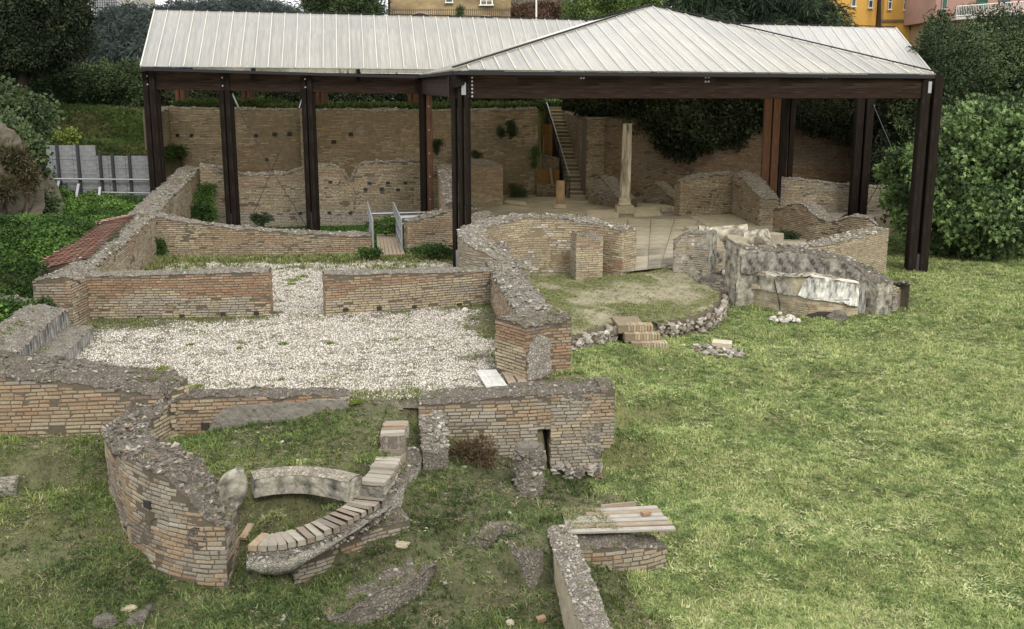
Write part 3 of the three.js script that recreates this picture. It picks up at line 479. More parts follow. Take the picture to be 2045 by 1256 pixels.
{ // long left wall, its crest climbing to the rear wall of the furthest room
  wall({ label: 'long left wall with broad rubble crest, climbing away under the canopy', nodes: [N(149, 657, 0, 560), N(180, 638, 0, 551), ...[[226, 503], [267, 470], [313, 427], [346, 391], [380, 357], [402, 333]].map(([x, y]) => NLn(L1, L2, x, y, 0))], T: 0.85, jag: 0.08, seed: 61, stoneKind: 'mid', stones: 130, stoneR: 0.05, endL: { pal: () => MIX }, bricks: { pal: (s, y, t, r) => r() < 0.6 ? CREAM : r() < 0.5 ? GREY : TAN } });
  const w = wall({ label: 'rear wall of the furthest room, wavy crest with a deep notch', nodes: [[398, 43.4, 330], [446, 43.5, 337], [480, 43.6, 349], [569, 43.9, 347], [612, 44.0, 333], [656, 44.2, 330], [679, 44.3, 338], [690, 44.3, 352], [700, 44.3, 369], [706, 44.35, 352], [712, 44.4, 337], [726, 44.4, 326], [832, 44.7, 320], [878, 44.9, 325]].map(([x, d, y]) => ND(x, d, -0.45, y)), T: 0.55, jag: 0.07, seed: 63, stoneKind: 'pale', stones: 120, stoneR: 0.05, most: 120, bricks: { pal: (s, y, t, r) => y < 0.75 ? (r() < 0.6 ? [13, 11, 13] : [13, 2, 11]) : t < 0.5 && r() < 0.5 ? TAN : r() < 0.8 ? CREAM : MIX } });
  for (const [x, y] of [[463, 432], [530, 427], [600, 426], [658, 425], [700, 425], [660, 363], [738, 366], [775, 365], [810, 365], [730, 378], [762, 377], [795, 379]]) { const o = onFace(w.f, x, y); part(w.root, 'putlog_hole', box(o.q.x, o.y, o.q.z, 0.16, 0.12, 0.06), M.hole); }
  wall({ label: 'pale-crested return wall beside the orange post, coming forward from the notched wall', nodes: [ND(874, 44.6, 0, 330), ND(880, 39.5, 0, 362), ND(890, 35.2, 0, 408)], T: 0.6, jag: 0.08, seed: 64, stoneKind: 'pale', stones: 150, stoneR: 0.05, most: 60, bricks: { pal: () => TAN } });
}
{ // plastered double bench along the left of the front room
  const a = G(140, 729, 0), b = G(188, 677, 0), u = V(b.x - a.x, 0, b.z - a.z).normalize();
  const at = (p, k, side) => ({ x: p.x + u.x * k + u.z * side, z: p.z + u.z * k - u.x * side });
  const root = thing('plastered_bench', 'two-stepped grey plaster bench along the left side of the gravel room', 'bench', V(a.x, 0, a.z));
  wall({ root, nodes: [{ ...at(a, -0.8, 0), hb: 0, ht: 0.31 }, { ...at(b, 0, 0), hb: 0, ht: 0.3 }], T: 0.6, jag: 0.03, seed: 71, front: false, core: M.plaster, topMat: M.rubble, stones: 25, crown: 0.01 });
  wall({ root, nodes: [{ ...at(a, -2.6, 0.58), hb: 0.1, ht: 0.66 }, { ...at(a, -1, 0.58), hb: 0.1, ht: 0.62 }, { ...at(a, 0.4, 0.58), hb: 0.1, ht: 0.66 }, { ...at(b, -0.1, 0.56), hb: 0.1, ht: 0.7 }, { ...at(b, 0.35, 0.56), hb: 0.1, ht: 0.6 }], T: 0.75, jag: 0.06, tilt: 0.14, seed: 72, front: false, core: M.plaster, topMat: M.rubble, stones: 55, crown: 0.05 });
  wall({ label: 'overgrown low brick wall at the left edge behind the plaster bench', nodes: [ND(-160, 23.0, 0.2, 592), ND(30, 23.3, 0.2, 601), ND(60, 23.4, 0.2, 606), ND(140, 23.6, 0.2, 612)], T: 0.45, jag: 0.05, seed: 73, stones: 90, bricks: { pal: (s, y, t, r) => r() < 0.5 ? MIX : GREY } });
}
{ // the near apse
  const q = [[349, 880, -0.3], [316, 850, -0.3]];
  const nodes = [
    { x: -6.05, z: -18.1, hb: -0.5, ht: 0.5 }, { x: -6.42, z: -17.75, hb: -0.5, ht: 0.18 }, N(213, 905, -0.5, 856), N(219, 980, -0.86, 880), N(238, 1034, -1.04, 897), N(264, 1086, -1.18, 908), N(306, 1127, -1.3, 928), N(346, 1152, -1.38, 951), N(380, 1162, -1.4, 985), N(411, 1169, -1.42, 1030), N(456, 1173, -1.45, 1060),
  ];
  const w = wall({ name: 'apse_wall', label: 'tall curved apse wall of weathered brick, broken off at its right end', nodes, smooth: false, T: 0.66, jag: 0.09, seed: 81, bulge: 0.04, stoneKind: 'dark', topMat: M.rubbleDark, stones: 230, stoneR: 0.055, endR: { pal: () => DARK, keep: (s, y, t, r) => r() < 0.8 }, back: { pal: () => CREAM },
    bricks: { course: 0.068, len: 0.2, joint: 0.013, keep: (s, y, t, r) => fbm(s * 1.3 + 2, y * 1.6, 3) > 0.3 || r() < 0.5, pal: (s, y, t, r) => t < 0.14 ? DARK : fbm(s * 0.9 + 8, y * 1.4, 3) > 0.58 ? (r() < 0.4 ? DARK : MIX) : (r() < 0.12 ? TAN : r() < 0.8 ? GREY : CREAM) } });
  for (const [x, y, a, h] of [[231, 930, 0.14, 0.16], [241, 975, 0.12, 0.12], [296, 1007, 0.16, 0.12]]) { const o = onFace(w.f, x, y); part(w.root, 'putlog_hole', rough(new THREE.BoxGeometry(a, h, 0.07, 3, 3, 1).rotateY(Math.atan2(o.q.nx, o.q.nz)).translate(o.q.x, o.y, o.q.z), 0.02, 6), M.hole); }
  plate(w.root, 'worn_patch', w.f, [[372, 1062], [392, 1052], [412, 1058], [414, 1085], [395, 1100], [376, 1092]], 0.012, M.rubbleDark, 5, 0.06); plate(w.root, 'worn_patch', w.f, [[303, 1040], [314, 1034], [322, 1055], [318, 1082], [306, 1078]], 0.012, M.mortarDark, 6, 0.05);
}
{ // low right-hand part of the apse: brick-on-edge border, pale mortar bed that overhangs, brick courses below
  const rim = [[497, 1096, -0.72], [535, 1099, -0.72], [575, 1094, -0.71], [615, 1082, -0.69], [655, 1068, -0.66], [700, 1046, -0.62], [742, 1022, -0.6], [768, 1002, -0.64]].map(([x, y, h]) => { const p = G(x, y, h); return { x: p.x, z: p.z, hb: h - 0.42, ht: h }; });
  const root = thing('apse_border', 'curved border of bricks on edge over a pale overhanging mortar bed', 'ruin', V(rim[3].x, rim[3].hb, rim[3].z));
  const f = resample(rim, 0.05, true), g = new Geo(), prof = [[-0.5, 0], [-0.02, -0.02], [-0.03, -0.1], [0.07, -0.13], [0.1, -0.17], [0.04, -0.25], [-0.14, -0.29], [-0.5, -0.3]];
  f.forEach((q, i) => prof.forEach(([o, y], j) => { const k = 1 + (fbm(q.s * 2.6, j * 0.7, 3) - 0.5) * 1.3, w = (fbm(q.s * 9, j * 2.3 + 3, 4) - 0.5) * 0.11, e = o > 0 ? 1.2 : 1; const oo = o * e + w * (j > 1), yy = y * (j > 2 ? k * (0.22 + 0.9 * sstep(1.9, 0.2, q.s)) : 1) + w; g.v(q.x + q.nx * oo, q.ht - 0.02 + yy, q.z + q.nz * oo, q.s, j * 0.14); if (i && j) { const a = (i - 1) * prof.length + j - 1, b = a + prof.length; g.quad(a + 1, b + 1, b, a); } }));
  part(root, 'mortar_bed', g.build(), std({ color: C(0.5, 0.48, 0.42), map: T.rubble, bumpMap: T.rubbleB, bumpScale: 0.03 }));
  { const r = rng(86), sp = []; for (let i = 0; i < 260; i++) { const q = alongAt(f, r() * f.L), d = r(); sp.push({ p: V(q.x + q.nx * (0.02 + 0.06 * d), q.ht - 0.07 - 0.1 * d + (r() - 0.5) * 0.06, q.z + q.nz * (0.02 + 0.06 * d)), r: 0.014 + 0.03 * r() * r(), kind: r() < 0.5 ? 'pale' : 'dark' }); } stones(root, 'rubble', sp, 'mid', 84); }
  const list = [], r = rng(83);
  for (let s = 0.07; s < Math.min(f.L - 0.05, 2.4); s += 0.134) { const q = alongAt(f, s), L = 0.37 + r() * 0.07; list.push({ p: V(q.x - q.nx * 0.2, q.ht + 0.025 + (r() - 0.5) * 0.02, q.z - q.nz * 0.2), yaw: Math.atan2(q.nx, q.nz) + Math.PI / 2 + (r() - 0.5) * 0.06, roll: 0, pitch: -Math.PI / 2 * 0, L: L, h: 0.08, d: 0.12, tone: [12, 12, 15, 14, 12, 9, 15, 11, 14][Math.floor(r() * 9)], g: Math.floor(r() * 5), v: 1 }); }
  for (const b of list) b.p.add(V(Math.sin(b.yaw) * 0.06, 0, Math.cos(b.yaw) * 0.06));
  setBricks(root, list, 300);
  // brick courses under the overhang, on their own line
  const low = [[588, 1168, -1.5, 1130], [640, 1142, -1.4, 1103], [700, 1108, -1.3, 1078], [760, 1072, -1.16, 1052], [818, 1052, -1.1, 1036]].map((a) => N(...a));
  wall({ label: 'slanting low brick footing in front of the overhanging mortar bed', nodes: low, T: 0.5, jag: 0.03, seed: 85, deep: 0.4, stoneKind: 'dark', stones: 60, topMat: M.rubbleDark, endL: { pal: () => GREY }, bricks: { course: 0.06, len: 0.2, joint: 0.014, pal: (s, y, t, r) => r() < 0.6 ? GREY : MIX } });
  // stacked leftover blocks on the right of the ring
  const blk = thing('brick_block_row', 'row of toppled-looking stacked brick blocks stepping up to the right front wall', 'ruin', G(770, 985, -0.6));
  const bl = [], line = [[764, 992, -0.62], [788, 962, -0.6], [806, 925, -0.56], [814, 884, -0.52]].map(([x, y, h]) => { const p = G(x, y, h); return { x: p.x, z: p.z, hb: h - 0.15, ht: h }; });
  const lf = resample(line, 0.05), topAt = (s) => { const u = s / lf.L; return u < 0.24 ? -0.4 : u < 0.5 ? -0.36 : u < 0.58 ? -0.3 : u < 0.86 ? -0.06 : -0.12; };
  wall({ root: blk, list: [], nodes: lf.map((q) => ({ x: q.x, z: q.z, hb: q.hb, ht: topAt(q.s) - 0.07 })), T: 0.34, jag: 0.01, crown: 0, bulge: 0.04, seed: 861, front: false, core: M.plasterSlate, topMat: M.rubbleDark, stones: 20 });
  { const rr = rng(863); for (let s = 0.01; s < lf.L - 0.05;) { const L = 0.13 + rr() * 0.05, q = alongAt(lf, s + L / 2), t = topAt(s + L / 2); for (let k = 0; k < 3; k++) bl.push({ p: V(q.x + q.nx * (0.015 + rr() * 0.02), t - 0.03 - k * 0.072, q.z + q.nz * (0.015 + rr() * 0.02)), yaw: Math.atan2(q.nx, q.nz) + (rr() - 0.5) * 0.14, roll: (rr() - 0.5) * 0.1, pitch: (rr() - 0.5) * 0.08, L: L * 0.95, h: 0.064, d: 0.38 + rr() * 0.03, tone: [12, 11, 9, 13, 12, 15][Math.floor(rr() * 6)], g: Math.floor(rr() * 5), v: 1 }); s += L + 0.012; } }
  setBricks(blk, bl, 300);
  // rubble ridge behind them, joining the right front wall
  wall({ name: 'rubble_wall', label: 'rough rubble ridge joining the apse border to the right front wall', nodes: [N(845, 930, -0.7, 905), N(842, 890, -0.58, 858), N(838, 868, -0.5, 832)].map((n) => ({ ...n, x: n.x + 0.0 })).reverse(), T: 0.42, jag: 0.1, seed: 87, front: false, core: M.rubble, topMat: M.rubble, stones: 330, stoneR: 0.05, back: false });
  wall({ name: 'rubble_wall', label: 'sloping rubble bed outside the stacked blocks, falling to the brick border', nodes: [N(742, 1050, -0.98, 1024), N(792, 1012, -0.94, 985), N(830, 962, -0.84, 938), N(847, 925, -0.74, 905)], T: 0.55, jag: 0.07, tilt: 0.12, bulge: 0.07, seed: 88, front: false, core: std({ color: C(0.5, 0.48, 0.42), map: T.rubble, bumpMap: T.rubbleB, bumpScale: 0.03 }), topMat: M.rubbleDark, stones: 190, stoneR: 0.04 });
  // curved plaster bench inside
  const cb = [N(508, 982, -0.52, 957), N(545, 975, -0.5, 950), N(600, 973, -0.5, 947), N(650, 980, -0.51, 952), N(697, 992, -0.53, 962)];
  wall({ name: 'plaster_kerb', label: 'curved pale-topped plaster block lying inside the apse', category: 'ruin', nodes: cb, smooth: true, T: 0.34, jag: 0.015, crown: 0.01, seed: 89, front: false, core: M.plasterDark, topMat: std({ color: C(0.4, 0.37, 0.3), map: T.rubble, bumpMap: T.rubbleB, bumpScale: 0.02 }), stones: 40, deep: 0.1 });
  const ps = boulder(41, 2); ps.scale(0.24, 0.36, 0.07); ps.rotateY(0.9); const pp = G(464, 1015, -0.6); ps.translate(pp.x, -0.35, pp.z); const pb = thing('plaster_lump', 'rounded grey plaster lump behind the broken end of the apse wall', 'stone', pp); part(pb, 'plaster_lump_body', ps, M.plasterDark);
}
{ // small rubble pillar by the slot
  const p = G(1057, 974, -1.2), g = rough(new THREE.CylinderGeometry(0.22, 0.25, 0.85, 22, 10).translate(p.x, -0.88, p.z), 0.05, 4), root = thing('rubble_pillar', 'stumpy mortar-capped rubble pillar standing left of the dark slot', 'pillar', V(p.x, -1.3, p.z));
  part(root, 'pillar_core', g, M.rubble); part(root, 'mortar_cap', rough(new THREE.CylinderGeometry(0.19, 0.235, 0.08, 24, 3).translate(p.x - 0.03, -0.45, p.z), 0.06, 5), std({ color: C(0.36, 0.335, 0.28), map: T.rubble, bumpMap: T.rubbleB, bumpScale: 0.02 }));
  const r = rng(91), sp = []; for (let i = 0; i < 120; i++) { const a = r() * 6.28; sp.push({ p: V(p.x + Math.cos(a) * 0.235, -1.25 + r() * 0.75, p.z + Math.sin(a) * 0.235), r: 0.025 + r() * 0.045 }); } stones(root, 'rubble', sp, 'mid', 92);
}
{ // the further apse with its cream inner face, and the pier at its right
  const nodes = [[0.36, 28.3, 0.66], [-0.2, 28.25, 0.98], [-0.6, 28.6, 1.28], [-0.78, 29.3, 1.46], [-0.5, 30.1, 1.54], [0.15, 30.75, 1.6], [1.0, 31.0, 1.61], [1.8, 30.85, 1.58], [2.55, 30.4, 1.5], [3.12, 29.9, 1.38]].map(([x, d, ht]) => ({ x, z: -d, hb: 0, ht }));
  wall({ name: 'apse_wall', label: 'round apse wall with cream concave face and white rubble crest by the lawn', nodes, smooth: true, T: 0.72, jag: 0.07, seed: 95, stoneKind: 'pale', stones: 190, stoneR: 0.05, endR: { pal: () => CREAM }, endL: { pal: () => GREY }, back: { pal: () => GREY }, core: M.mortar, bricks: { course: 0.066, pal: (s, y, t, r) => { const e = fbm(s * 0.8 + 4, y * 1.2, 3); return t < 0.08 ? GREY : t < 0.5 && e > 0.56 ? TAN : y < 0.5 && e > 0.55 && r() < 0.4 ? RED : r() < 0.86 ? CREAM : PALE; } } });
  wall({ name: 'brick_pier', label: 'broken brick pier standing in front of the cream apse wall', category: 'pier', nodes: [N(1150, 560, 0, 472), N(1203, 556, 0.02, 474)], T: 0.5, jag: 0.1, seed: 96, stoneKind: 'pale', stones: 180, endR: { pal: () => CREAM }, endL: { pal: () => GREY }, core: M.mortar, bricks: { pal: (s, y, t, r) => t < 0.35 ? MIX : r() < 0.5 ? CREAM : GREY } });
  const a = G(1240, 547, 0.02), b = G(1346, 545, 0.02); struct('kerb', bar(V(a.x, 0.1, a.z - 0.15), V(b.x, 0.1, b.z - 0.15), 0.3, 0.24), M.limestone);
}
function rockWall(label, path, h, seed, T = 0.35) {          // dry rubble retaining wall: every stone a piece of its own
  const f = resample(path, 0.1), mid = f[Math.floor(f.length / 2)], root = thing('rubble_retaining_wall', label, 'wall', V(mid.x, mid.hb, mid.z)), r = rng(seed), core = new Geo();
  f.forEach((q, i) => { core.v(q.x - q.nx * 0.06, q.hb - 0.4, q.z - q.nz * 0.06, q.s, 0); core.v(q.x - q.nx * 0.1, q.ht - 0.03, q.z - q.nz * 0.1, q.s, 0.6); core.v(q.x - q.nx * T, q.ht, q.z - q.nz * T, q.s, 0.9); if (i) { const a = i * 3; core.quad(a - 3, a, a + 1, a - 2); core.quad(a - 2, a + 1, a + 2, a - 1); } });
  part(root, 'wall_core', core.build(), M.mortarDark);
  for (let k = 0; k < f.L * 60; k++) {
    const s = r() * f.L, q = alongAt(f, s), H = q.ht - q.hb, rr = 0.035 + r() * r() * 0.085, y = q.hb + H * (0.02 + 0.93 * r()), m = new THREE.Mesh(r() < 0.65 ? shardGeos[Math.floor(r() * 4)] : rockGeos[Math.floor(r() * 4)], brickMats[[16, 13, 11, 12, 14, 11, 12, 15][Math.floor(r() * 8)]]);
    shade(m); m.name = 'stone'; m.position.set(q.x + q.nx * (0.0 + r() * 0.03) - root.position.x, y - root.position.y, q.z + q.nz * (0.0 + r() * 0.03) - root.position.z); m.rotation.set((r() - 0.5) * 0.9, r() * 6, (r() - 0.5) * 1.1, 'YXZ'); m.scale.set(rr * (0.9 + r() * 0.6), rr * (0.55 + r() * 0.4), rr * 0.8); root.add(m);
  }
}
rockWall('grey rubble retaining wall left of the small brick steps', PATHL, 0.35, 101);
rockWall('grey rubble retaining wall curving round right of the small brick steps', PATHR, 0.4, 102);
{ // three brick steps from the terrace to the lawn
  const a = G(1281, 698, -0.62), b = G(1336, 697, -0.62), u = b.clone().sub(a).setY(0).normalize(), back = V(u.z, 0, -u.x).multiplyScalar(1), W = a.distanceTo(b);
  back.addScaledVector(u, -0.45).normalize();
  const root = thing('brick_steps', 'three small brick steps leading up from the lawn through rubble walls', 'steps', a.clone().addScaledVector(u, W / 2)), yaw = Math.atan2(-u.z, u.x);
  const list = [], r = rng(104);
  for (let k = 0; k < 3; k++) {
    const o = a.clone().addScaledVector(back, k * 0.3), y = -0.62 + k * 0.155, c = o.clone().addScaledVector(u, W / 2).addScaledVector(back, 0.55);
    part(root, 'step_core', box(c.x, y + 0.05, c.z, W * 0.99, 0.2, 0.98, yaw), M.mortar);
    for (let s = 0.02; s < W - 0.04; s += 0.068) list.push({ p: V(o.x + u.x * (s + 0.03), y + 0.075, o.z + u.z * (s + 0.03) ), yaw, roll: (r() - 0.5) * 0.03, L: 0.056, h: 0.16, d: 0.28, tone: [10, 0, 2, 8][Math.floor(r() * 4)], g: Math.floor(r() * 5), v: 1 });
    for (let s = 0.13; s < W; s += 0.28) for (let j = 0; j < 1; j++) list.push({ p: V(o.x + u.x * s + back.x * 0.0, y - 0.045, o.z + u.z * s), yaw, roll: 0, L: 0.26, h: 0.05, d: 0.1, tone: [1, 10, 3][Math.floor(r() * 3)], g: 1, v: 1 });
  }
  setBricks(root, list, 300);
}
{ // low rubble wall coming towards the camera, brick wall and boards beside it
  const nodes = [N(1082, 1082, -1.5, 1050), N(1104, 1160, -1.66, 1126), N(1125, 1220, -1.8, 1185), N(1150, 1300, -1.9, 1265)];
  const A = G(1094, 1056, -1.12), B = G(1165, 1262, -1.12);
  wall({ name: 'rubble_wall', label: 'rough pale rubble wall running out at the bottom edge of the picture', nodes: [{ x: A.x, z: A.z, hb: -1.6, ht: -1.14 }, { x: mixf(A.x, B.x, 0.5), z: mixf(A.z, B.z, 0.5), hb: -1.75, ht: -1.1 }, { x: mixf(A.x, B.x, 1.4), z: mixf(A.z, B.z, 1.4), hb: -1.85, ht: -1.1 }], T: 0.36, jag: 0.07, bulge: 0.05, seed: 111, front: false, core: M.plasterPale, topMat: M.rubble, stones: 620, stoneR: 0.032, stoneKind: 'pale', deep: 0.4 });
  wall({ label: 'low mossy brick wall under the weathered boards', nodes: [N(1150, 1172, -1.86, 1092), N(1215, 1168, -1.86, 1091), N(1292, 1150, -1.8, 1093), N(1330, 1128, -1.72, 1092)], T: 0.5, jag: 0.04, seed: 112, stones: 60, stoneKind: 'dark', topMat: M.rubbleDark, bricks: { pal: (s, y, t, r) => r() < 0.5 ? GREY : MIX, course: 0.07, len: 0.24 } });
  const root = thing('board_platform', 'weathered grey boards laid as a cover over the low brick wall', 'boards', G(1240, 1040, -1.14)), r = rng(113);
  const rowsB = [[1122, 1062, 1344, 1055], [1116, 1053, 1338, 1045], [1128, 1044, 1330, 1036], [1150, 1036, 1322, 1028], [1170, 1028, 1317, 1021], [1190, 1020, 1312, 1014]];
  rowsB.forEach(([x0, y0, x1, y1], i) => { const a = G(x0, y0, -1.12), b = G(x1 + r() * 5, y1, -1.12); part(root, 'board', bar(a, b, 0.125, 0.035), [M.plank, M.plankBrown, M.plank][i % 3]); });
  part(root, 'bearer', bar(G(1322, 1066, -1.18), G(1300, 1020, -1.18), 0.08, 0.07), M.plankBrown); part(root, 'bearer', bar(G(1150, 1066, -1.18), G(1160, 1030, -1.18), 0.08, 0.07), M.plankBrown);
  part(root, 'frame_board', bar(G(1200, 1014, -1.1), G(1270, 1007, -1.1), 0.04, 0.1), M.plankBrown);
  const br = thing('loose_brick', 'loose reddish brick lying on the weathered boards', 'brick', G(1290, 1024, -1.08)); part(br, 'brick_body', rough(new THREE.BoxGeometry(0.15, 0.05, 0.09, 3, 2, 2).rotateY(0.5).translate(...G(1290, 1024, -1.06)), 0.008, 9), brickMats[6]);
}
// broken edges of old concrete beds that stick out of the grass
const LEDGES = [];
function ledge(label, rows, T, seed, drop = 0.16) {
  const nodes = rows.map(([px, py, h]) => { const p = G(px, py, h); return { x: p.x, z: p.z, hb: h - drop, ht: h }; });
  wall({ name: 'broken_bed', label, category: 'ruin', nodes, T, jag: 0.07, bulge: 0.16, crown: 0.02, seed, front: false, core: M.rubble, topMat: M.rubbleDark, stones: 70, stoneR: 0.03, deep: 0.3 }); LEDGES.push([nodes, T]);
}
ledge('broken concrete bed with grassy top low in the foreground middle', [[655, 1236, -1.42], [700, 1222, -1.42], [745, 1190, -1.4], [790, 1172, -1.38], [838, 1150, -1.36], [870, 1128, -1.36]], 0.45, 121, 0.17);
ledge('undercut lip of old mortar below the grassy mound', [[934, 1078, -1.14], [962, 1082, -1.14], [985, 1068, -1.12], [1003, 1056, -1.1], [1018, 1068, -1.12]], 0.3, 122, 0.16);
ledge('crumbling mortar lump at the head of the pale rubble wall', [[1018, 1085, -1.16], [1040, 1100, -1.2], [1062, 1112, -1.22], [1084, 1100, -1.2]], 0.3, 123, 0.4);

{ // loose stones and bricks in the foreground
  const rock = (label, px, py, h, sx, sy, sz, yaw, seed, m) => { const p = onLand(px, py, h), g = rough(boulder(seed, 4, false), 0.22, 2.2, seed); g.scale(sx * 0.8, sy * 0.75, sz * 0.8); g.rotateY(yaw); g.translate(p.x, p.y + sy * 0.35, p.z); const root = thing('stone', label, 'stone', p); part(root, 'stone_body', g, m); };
  rock('largest rough stone of the heap at the bottom left edge', 215, 1248, -1.6, 0.2, 0.14, 0.15, 0.3, 201, M.rubble); rock('mossy stone at the right of the bottom left heap', 275, 1244, -1.6, 0.2, 0.12, 0.14, 1, 203, M.rubble); rock('pale flat stone at the top of the bottom left heap', 258, 1216, -1.6, 0.12, 0.05, 0.08, 0.4, 205, M.plasterPale); rock('small grey stone just right of the bottom left heap', 302, 1217, -1.6, 0.09, 0.07, 0.07, 2, 207, M.rubble);
  rock('pale stone in the grass left of the diagonal rubble wall', 1064, 1142, -1.7, 0.05, 0.06, 0.04, 0, 209, M.limestone); rock('pale flat stone near the bottom edge left of the rubble wall', 1020, 1246, -1.8, 0.09, 0.05, 0.07, 0.5, 211, M.limestone); rock('flat pale stone on the bank right of the brick footing', 803, 1090, -1.2, 0.13, 0.05, 0.1, 0.6, 213, M.plasterPale); rock('stone lying on the broken concrete bed', 770, 1158, -1.35, 0.09, 0.06, 0.07, 0.2, 215, M.limestone);
  const brick = (label, px, py, h, L, d, yaw, tilt, m) => { const p = onLand(px, py, h), root = thing('loose_brick', label, 'brick', p); part(root, 'brick_body', rough(new THREE.BoxGeometry(L, 0.055, d, 4, 2, 3).rotateZ(tilt).rotateY(yaw).translate(p.x, p.y + 0.05, p.z), 0.014, 7, px), m); };
  brick('upright pale brick in the gap left of the brick border', 494, 1068, -0.7, 0.3, 0.1, 1.35, 0.35, brickMats[10]); brick('broken brick leaning at the end of the apse wall', 462, 1062, -0.7, 0.2, 0.1, 1.2, 0.5, brickMats[2]); brick('orange brick fragment near the bottom edge', 1080, 1242, -1.85, 0.12, 0.09, 0.3, 0.1, brickMats[6]);
  { const p = onLand(12, 985, -0.9), root = thing('stone_block', 'half-buried square stone block at the left edge of the foreground', 'stone block', p); part(root, 'block_body', rough(new THREE.BoxGeometry(0.36, 0.3, 0.25, 4, 4, 4).rotateY(0.2).translate(p.x, p.y + 0.08, p.z), 0.025, 4, 3), M.plasterDark); }
  { const b = G(722, 634, 0.02), root = thing('white_stone', 'small white stone on the grass by the right cross wall', 'stone', G(928, 622, 0.02)), q = G(928, 622, 0.02), g = boulder(91, 2, false); g.scale(0.1, 0.05, 0.08); g.translate(q.x, 0.06, q.z); part(root, 'stone_body', g, brickMats[17]); }
}

// ---------- gravel rooms ----------
const clumps = (x, z) => fbm(x * 1.4 + 11, z * 1.4 + 5, 4) * 0.6 + fbm(x * 5, z * 5, 3) * 0.4;
function weedy(x, z) {                                       // 0 gravel .. 1 grass inside the rooms
  const dl = x - leftX(z), dr = rightX(z) - x, zc = -(24.55 + (x + 9.75) * 0.21), zc2 = -(33.3 + (x + 11) * 0.06);
  let w = 0;
  const n = (fbm(x * 1.1 + 9, z * 1.1, 4) - 0.5);
  if (z > zc) w = Math.max(w, 1 - sstep(0.15, 1.0 + 0.9 * sstep(-5, -9, x) + (x > -1.8 ? 0.7 : 0), z - zc + n * 1.6) * (1));
  if (z < zc) w = Math.max(w, 1 - sstep(0.5, 1.5, z - zc2 + n * 1.5));
  w = Math.max(w, (1 - sstep(0.0, 0.9, dr + n * 1.8)) * (z > zc ? 0.95 : 0.6), (1 - sstep(0.1, 0.8, dl + n)) * 0.8);
  if (x > -5.6 && x < -4.1) w *= sstep(0.2, 1.2, Math.abs(z - zc)) ;
  const fz = frontZ(x) - z; w = Math.max(w, (1 - sstep(0.2, 0.9, fz + n * 1.5)) * 0.75);
  if (z < zc2 - 0.3) w = 1;
  return clamp(w, 0, 1);
}
{
  const xs = [], zs = []; for (let x = -15; x < 2; x += 0.12) xs.push(x); for (let z = -45; z < -17.2; z += 0.12) zs.push(z);
  const g = new Geo(), id = new Map();
  const ok = (x, z) => zone(x, z) === 'room';
  for (let j = 0; j < zs.length; j++) for (let i = 0; i < xs.length; i++) {
    const x = xs[i], z = zs[j], w = weedy(x, z), f = fbm(x * 4, z * 4, 3), y = (fbm(x * 2, z * 2, 3) - 0.5) * 0.05, dirt = sstep(0.5, 0.72, f * 0.6 + fbm(x * 12, z * 12, 2) * 0.4);
    g.v(x, 0.02 + y + roomDrop(x, z) - (ok(x, z) ? 0 : 0.16), z, x * 0.62, z * 0.62); const k = 1 - 0.5 * dirt; g.c.push(mixf(0.62 * k, 0.15, w * 0.85), mixf(0.575 * k, 0.145, w * 0.85), mixf(0.5 * k, 0.07, w * 0.85)); id.set(j * xs.length + i, ok(x, z));
  }
  for (let j = 0; j < zs.length - 1; j++) for (let i = 0; i < xs.length - 1; i++) { const a = j * xs.length + i; if ([a, a + 1, a + xs.length, a + xs.length + 1].some((q) => id.get(q))) g.quad(a, a + xs.length, a + xs.length + 1, a + 1); }
  struct('gravel', g.build(), M.gravel);
  const r = rng(200), lists = [[], [], []];
  for (let i = 0; i < 150000; i++) {
    const z = -17.5 - 27 * Math.pow(r(), 1.5), x = mixf(leftX(z), rightX(z), r()); if (zone(x, z) !== 'room') continue; const w = weedy(x, z); const dirt = fbm(x * 4, z * 4, 3) * 0.6 + fbm(x * 12, z * 12, 2) * 0.4; if (r() < w * 1.1 || r() < sstep(0.5, 0.7, dirt) * 0.75) continue;
    const s = 0.006 + 0.012 * r() * r() + 0.0002 * -z, v = 0.62 + r() * 0.4, y = 0.025 + roomDrop(x, z) + (fbm(x * 2, z * 2, 3) - 0.5) * 0.05;
    lists[i % 3].push({ m: mat4(V(x, y, z), r() * 3, r() * 6, r() * 3, s, s * 0.7, s), c: r() < 0.2 ? C(0.27 * v, 0.22 * v, 0.16 * v) : C(0.72 * v, 0.68 * v, 0.615 * v) });
  }
  lists.forEach((l, k) => copies(scene, 'gravel_pebbles', stoneGeos[k], std({ color: 0xffffff }), l));
}
// boards lying on the gravel
{
  const mk = (label, q, m, n) => { const p = q.map(([x, y]) => G(x, y, 0.07)), root = thing('flat_board', label, 'board', p[0].clone().lerp(p[2], 0.5)); for (let k = 0; k < n; k++) { const t0 = k / n + 0.006, t1 = (k + 1) / n - 0.006; const a = p[0].clone().lerp(p[1], (t0 + t1) / 2), b = p[3].clone().lerp(p[2], (t0 + t1) / 2); part(root, n > 1 ? 'plank' : 'panel', bar(a, b, p[0].distanceTo(p[1]) * (t1 - t0), 0.03), m); } };
  mk('pale whitewashed board lying flat on the gravel', [[951, 742], [990, 738], [1012, 768], [972, 776]], std({ color: C(0.66, 0.68, 0.68), map: T.wood }), 1);
  mk('weathered brown boards lying flat beside the right wall', [[990, 722], [1020, 718], [1056, 763], [1014, 768]], M.plankBrown, 2);
}
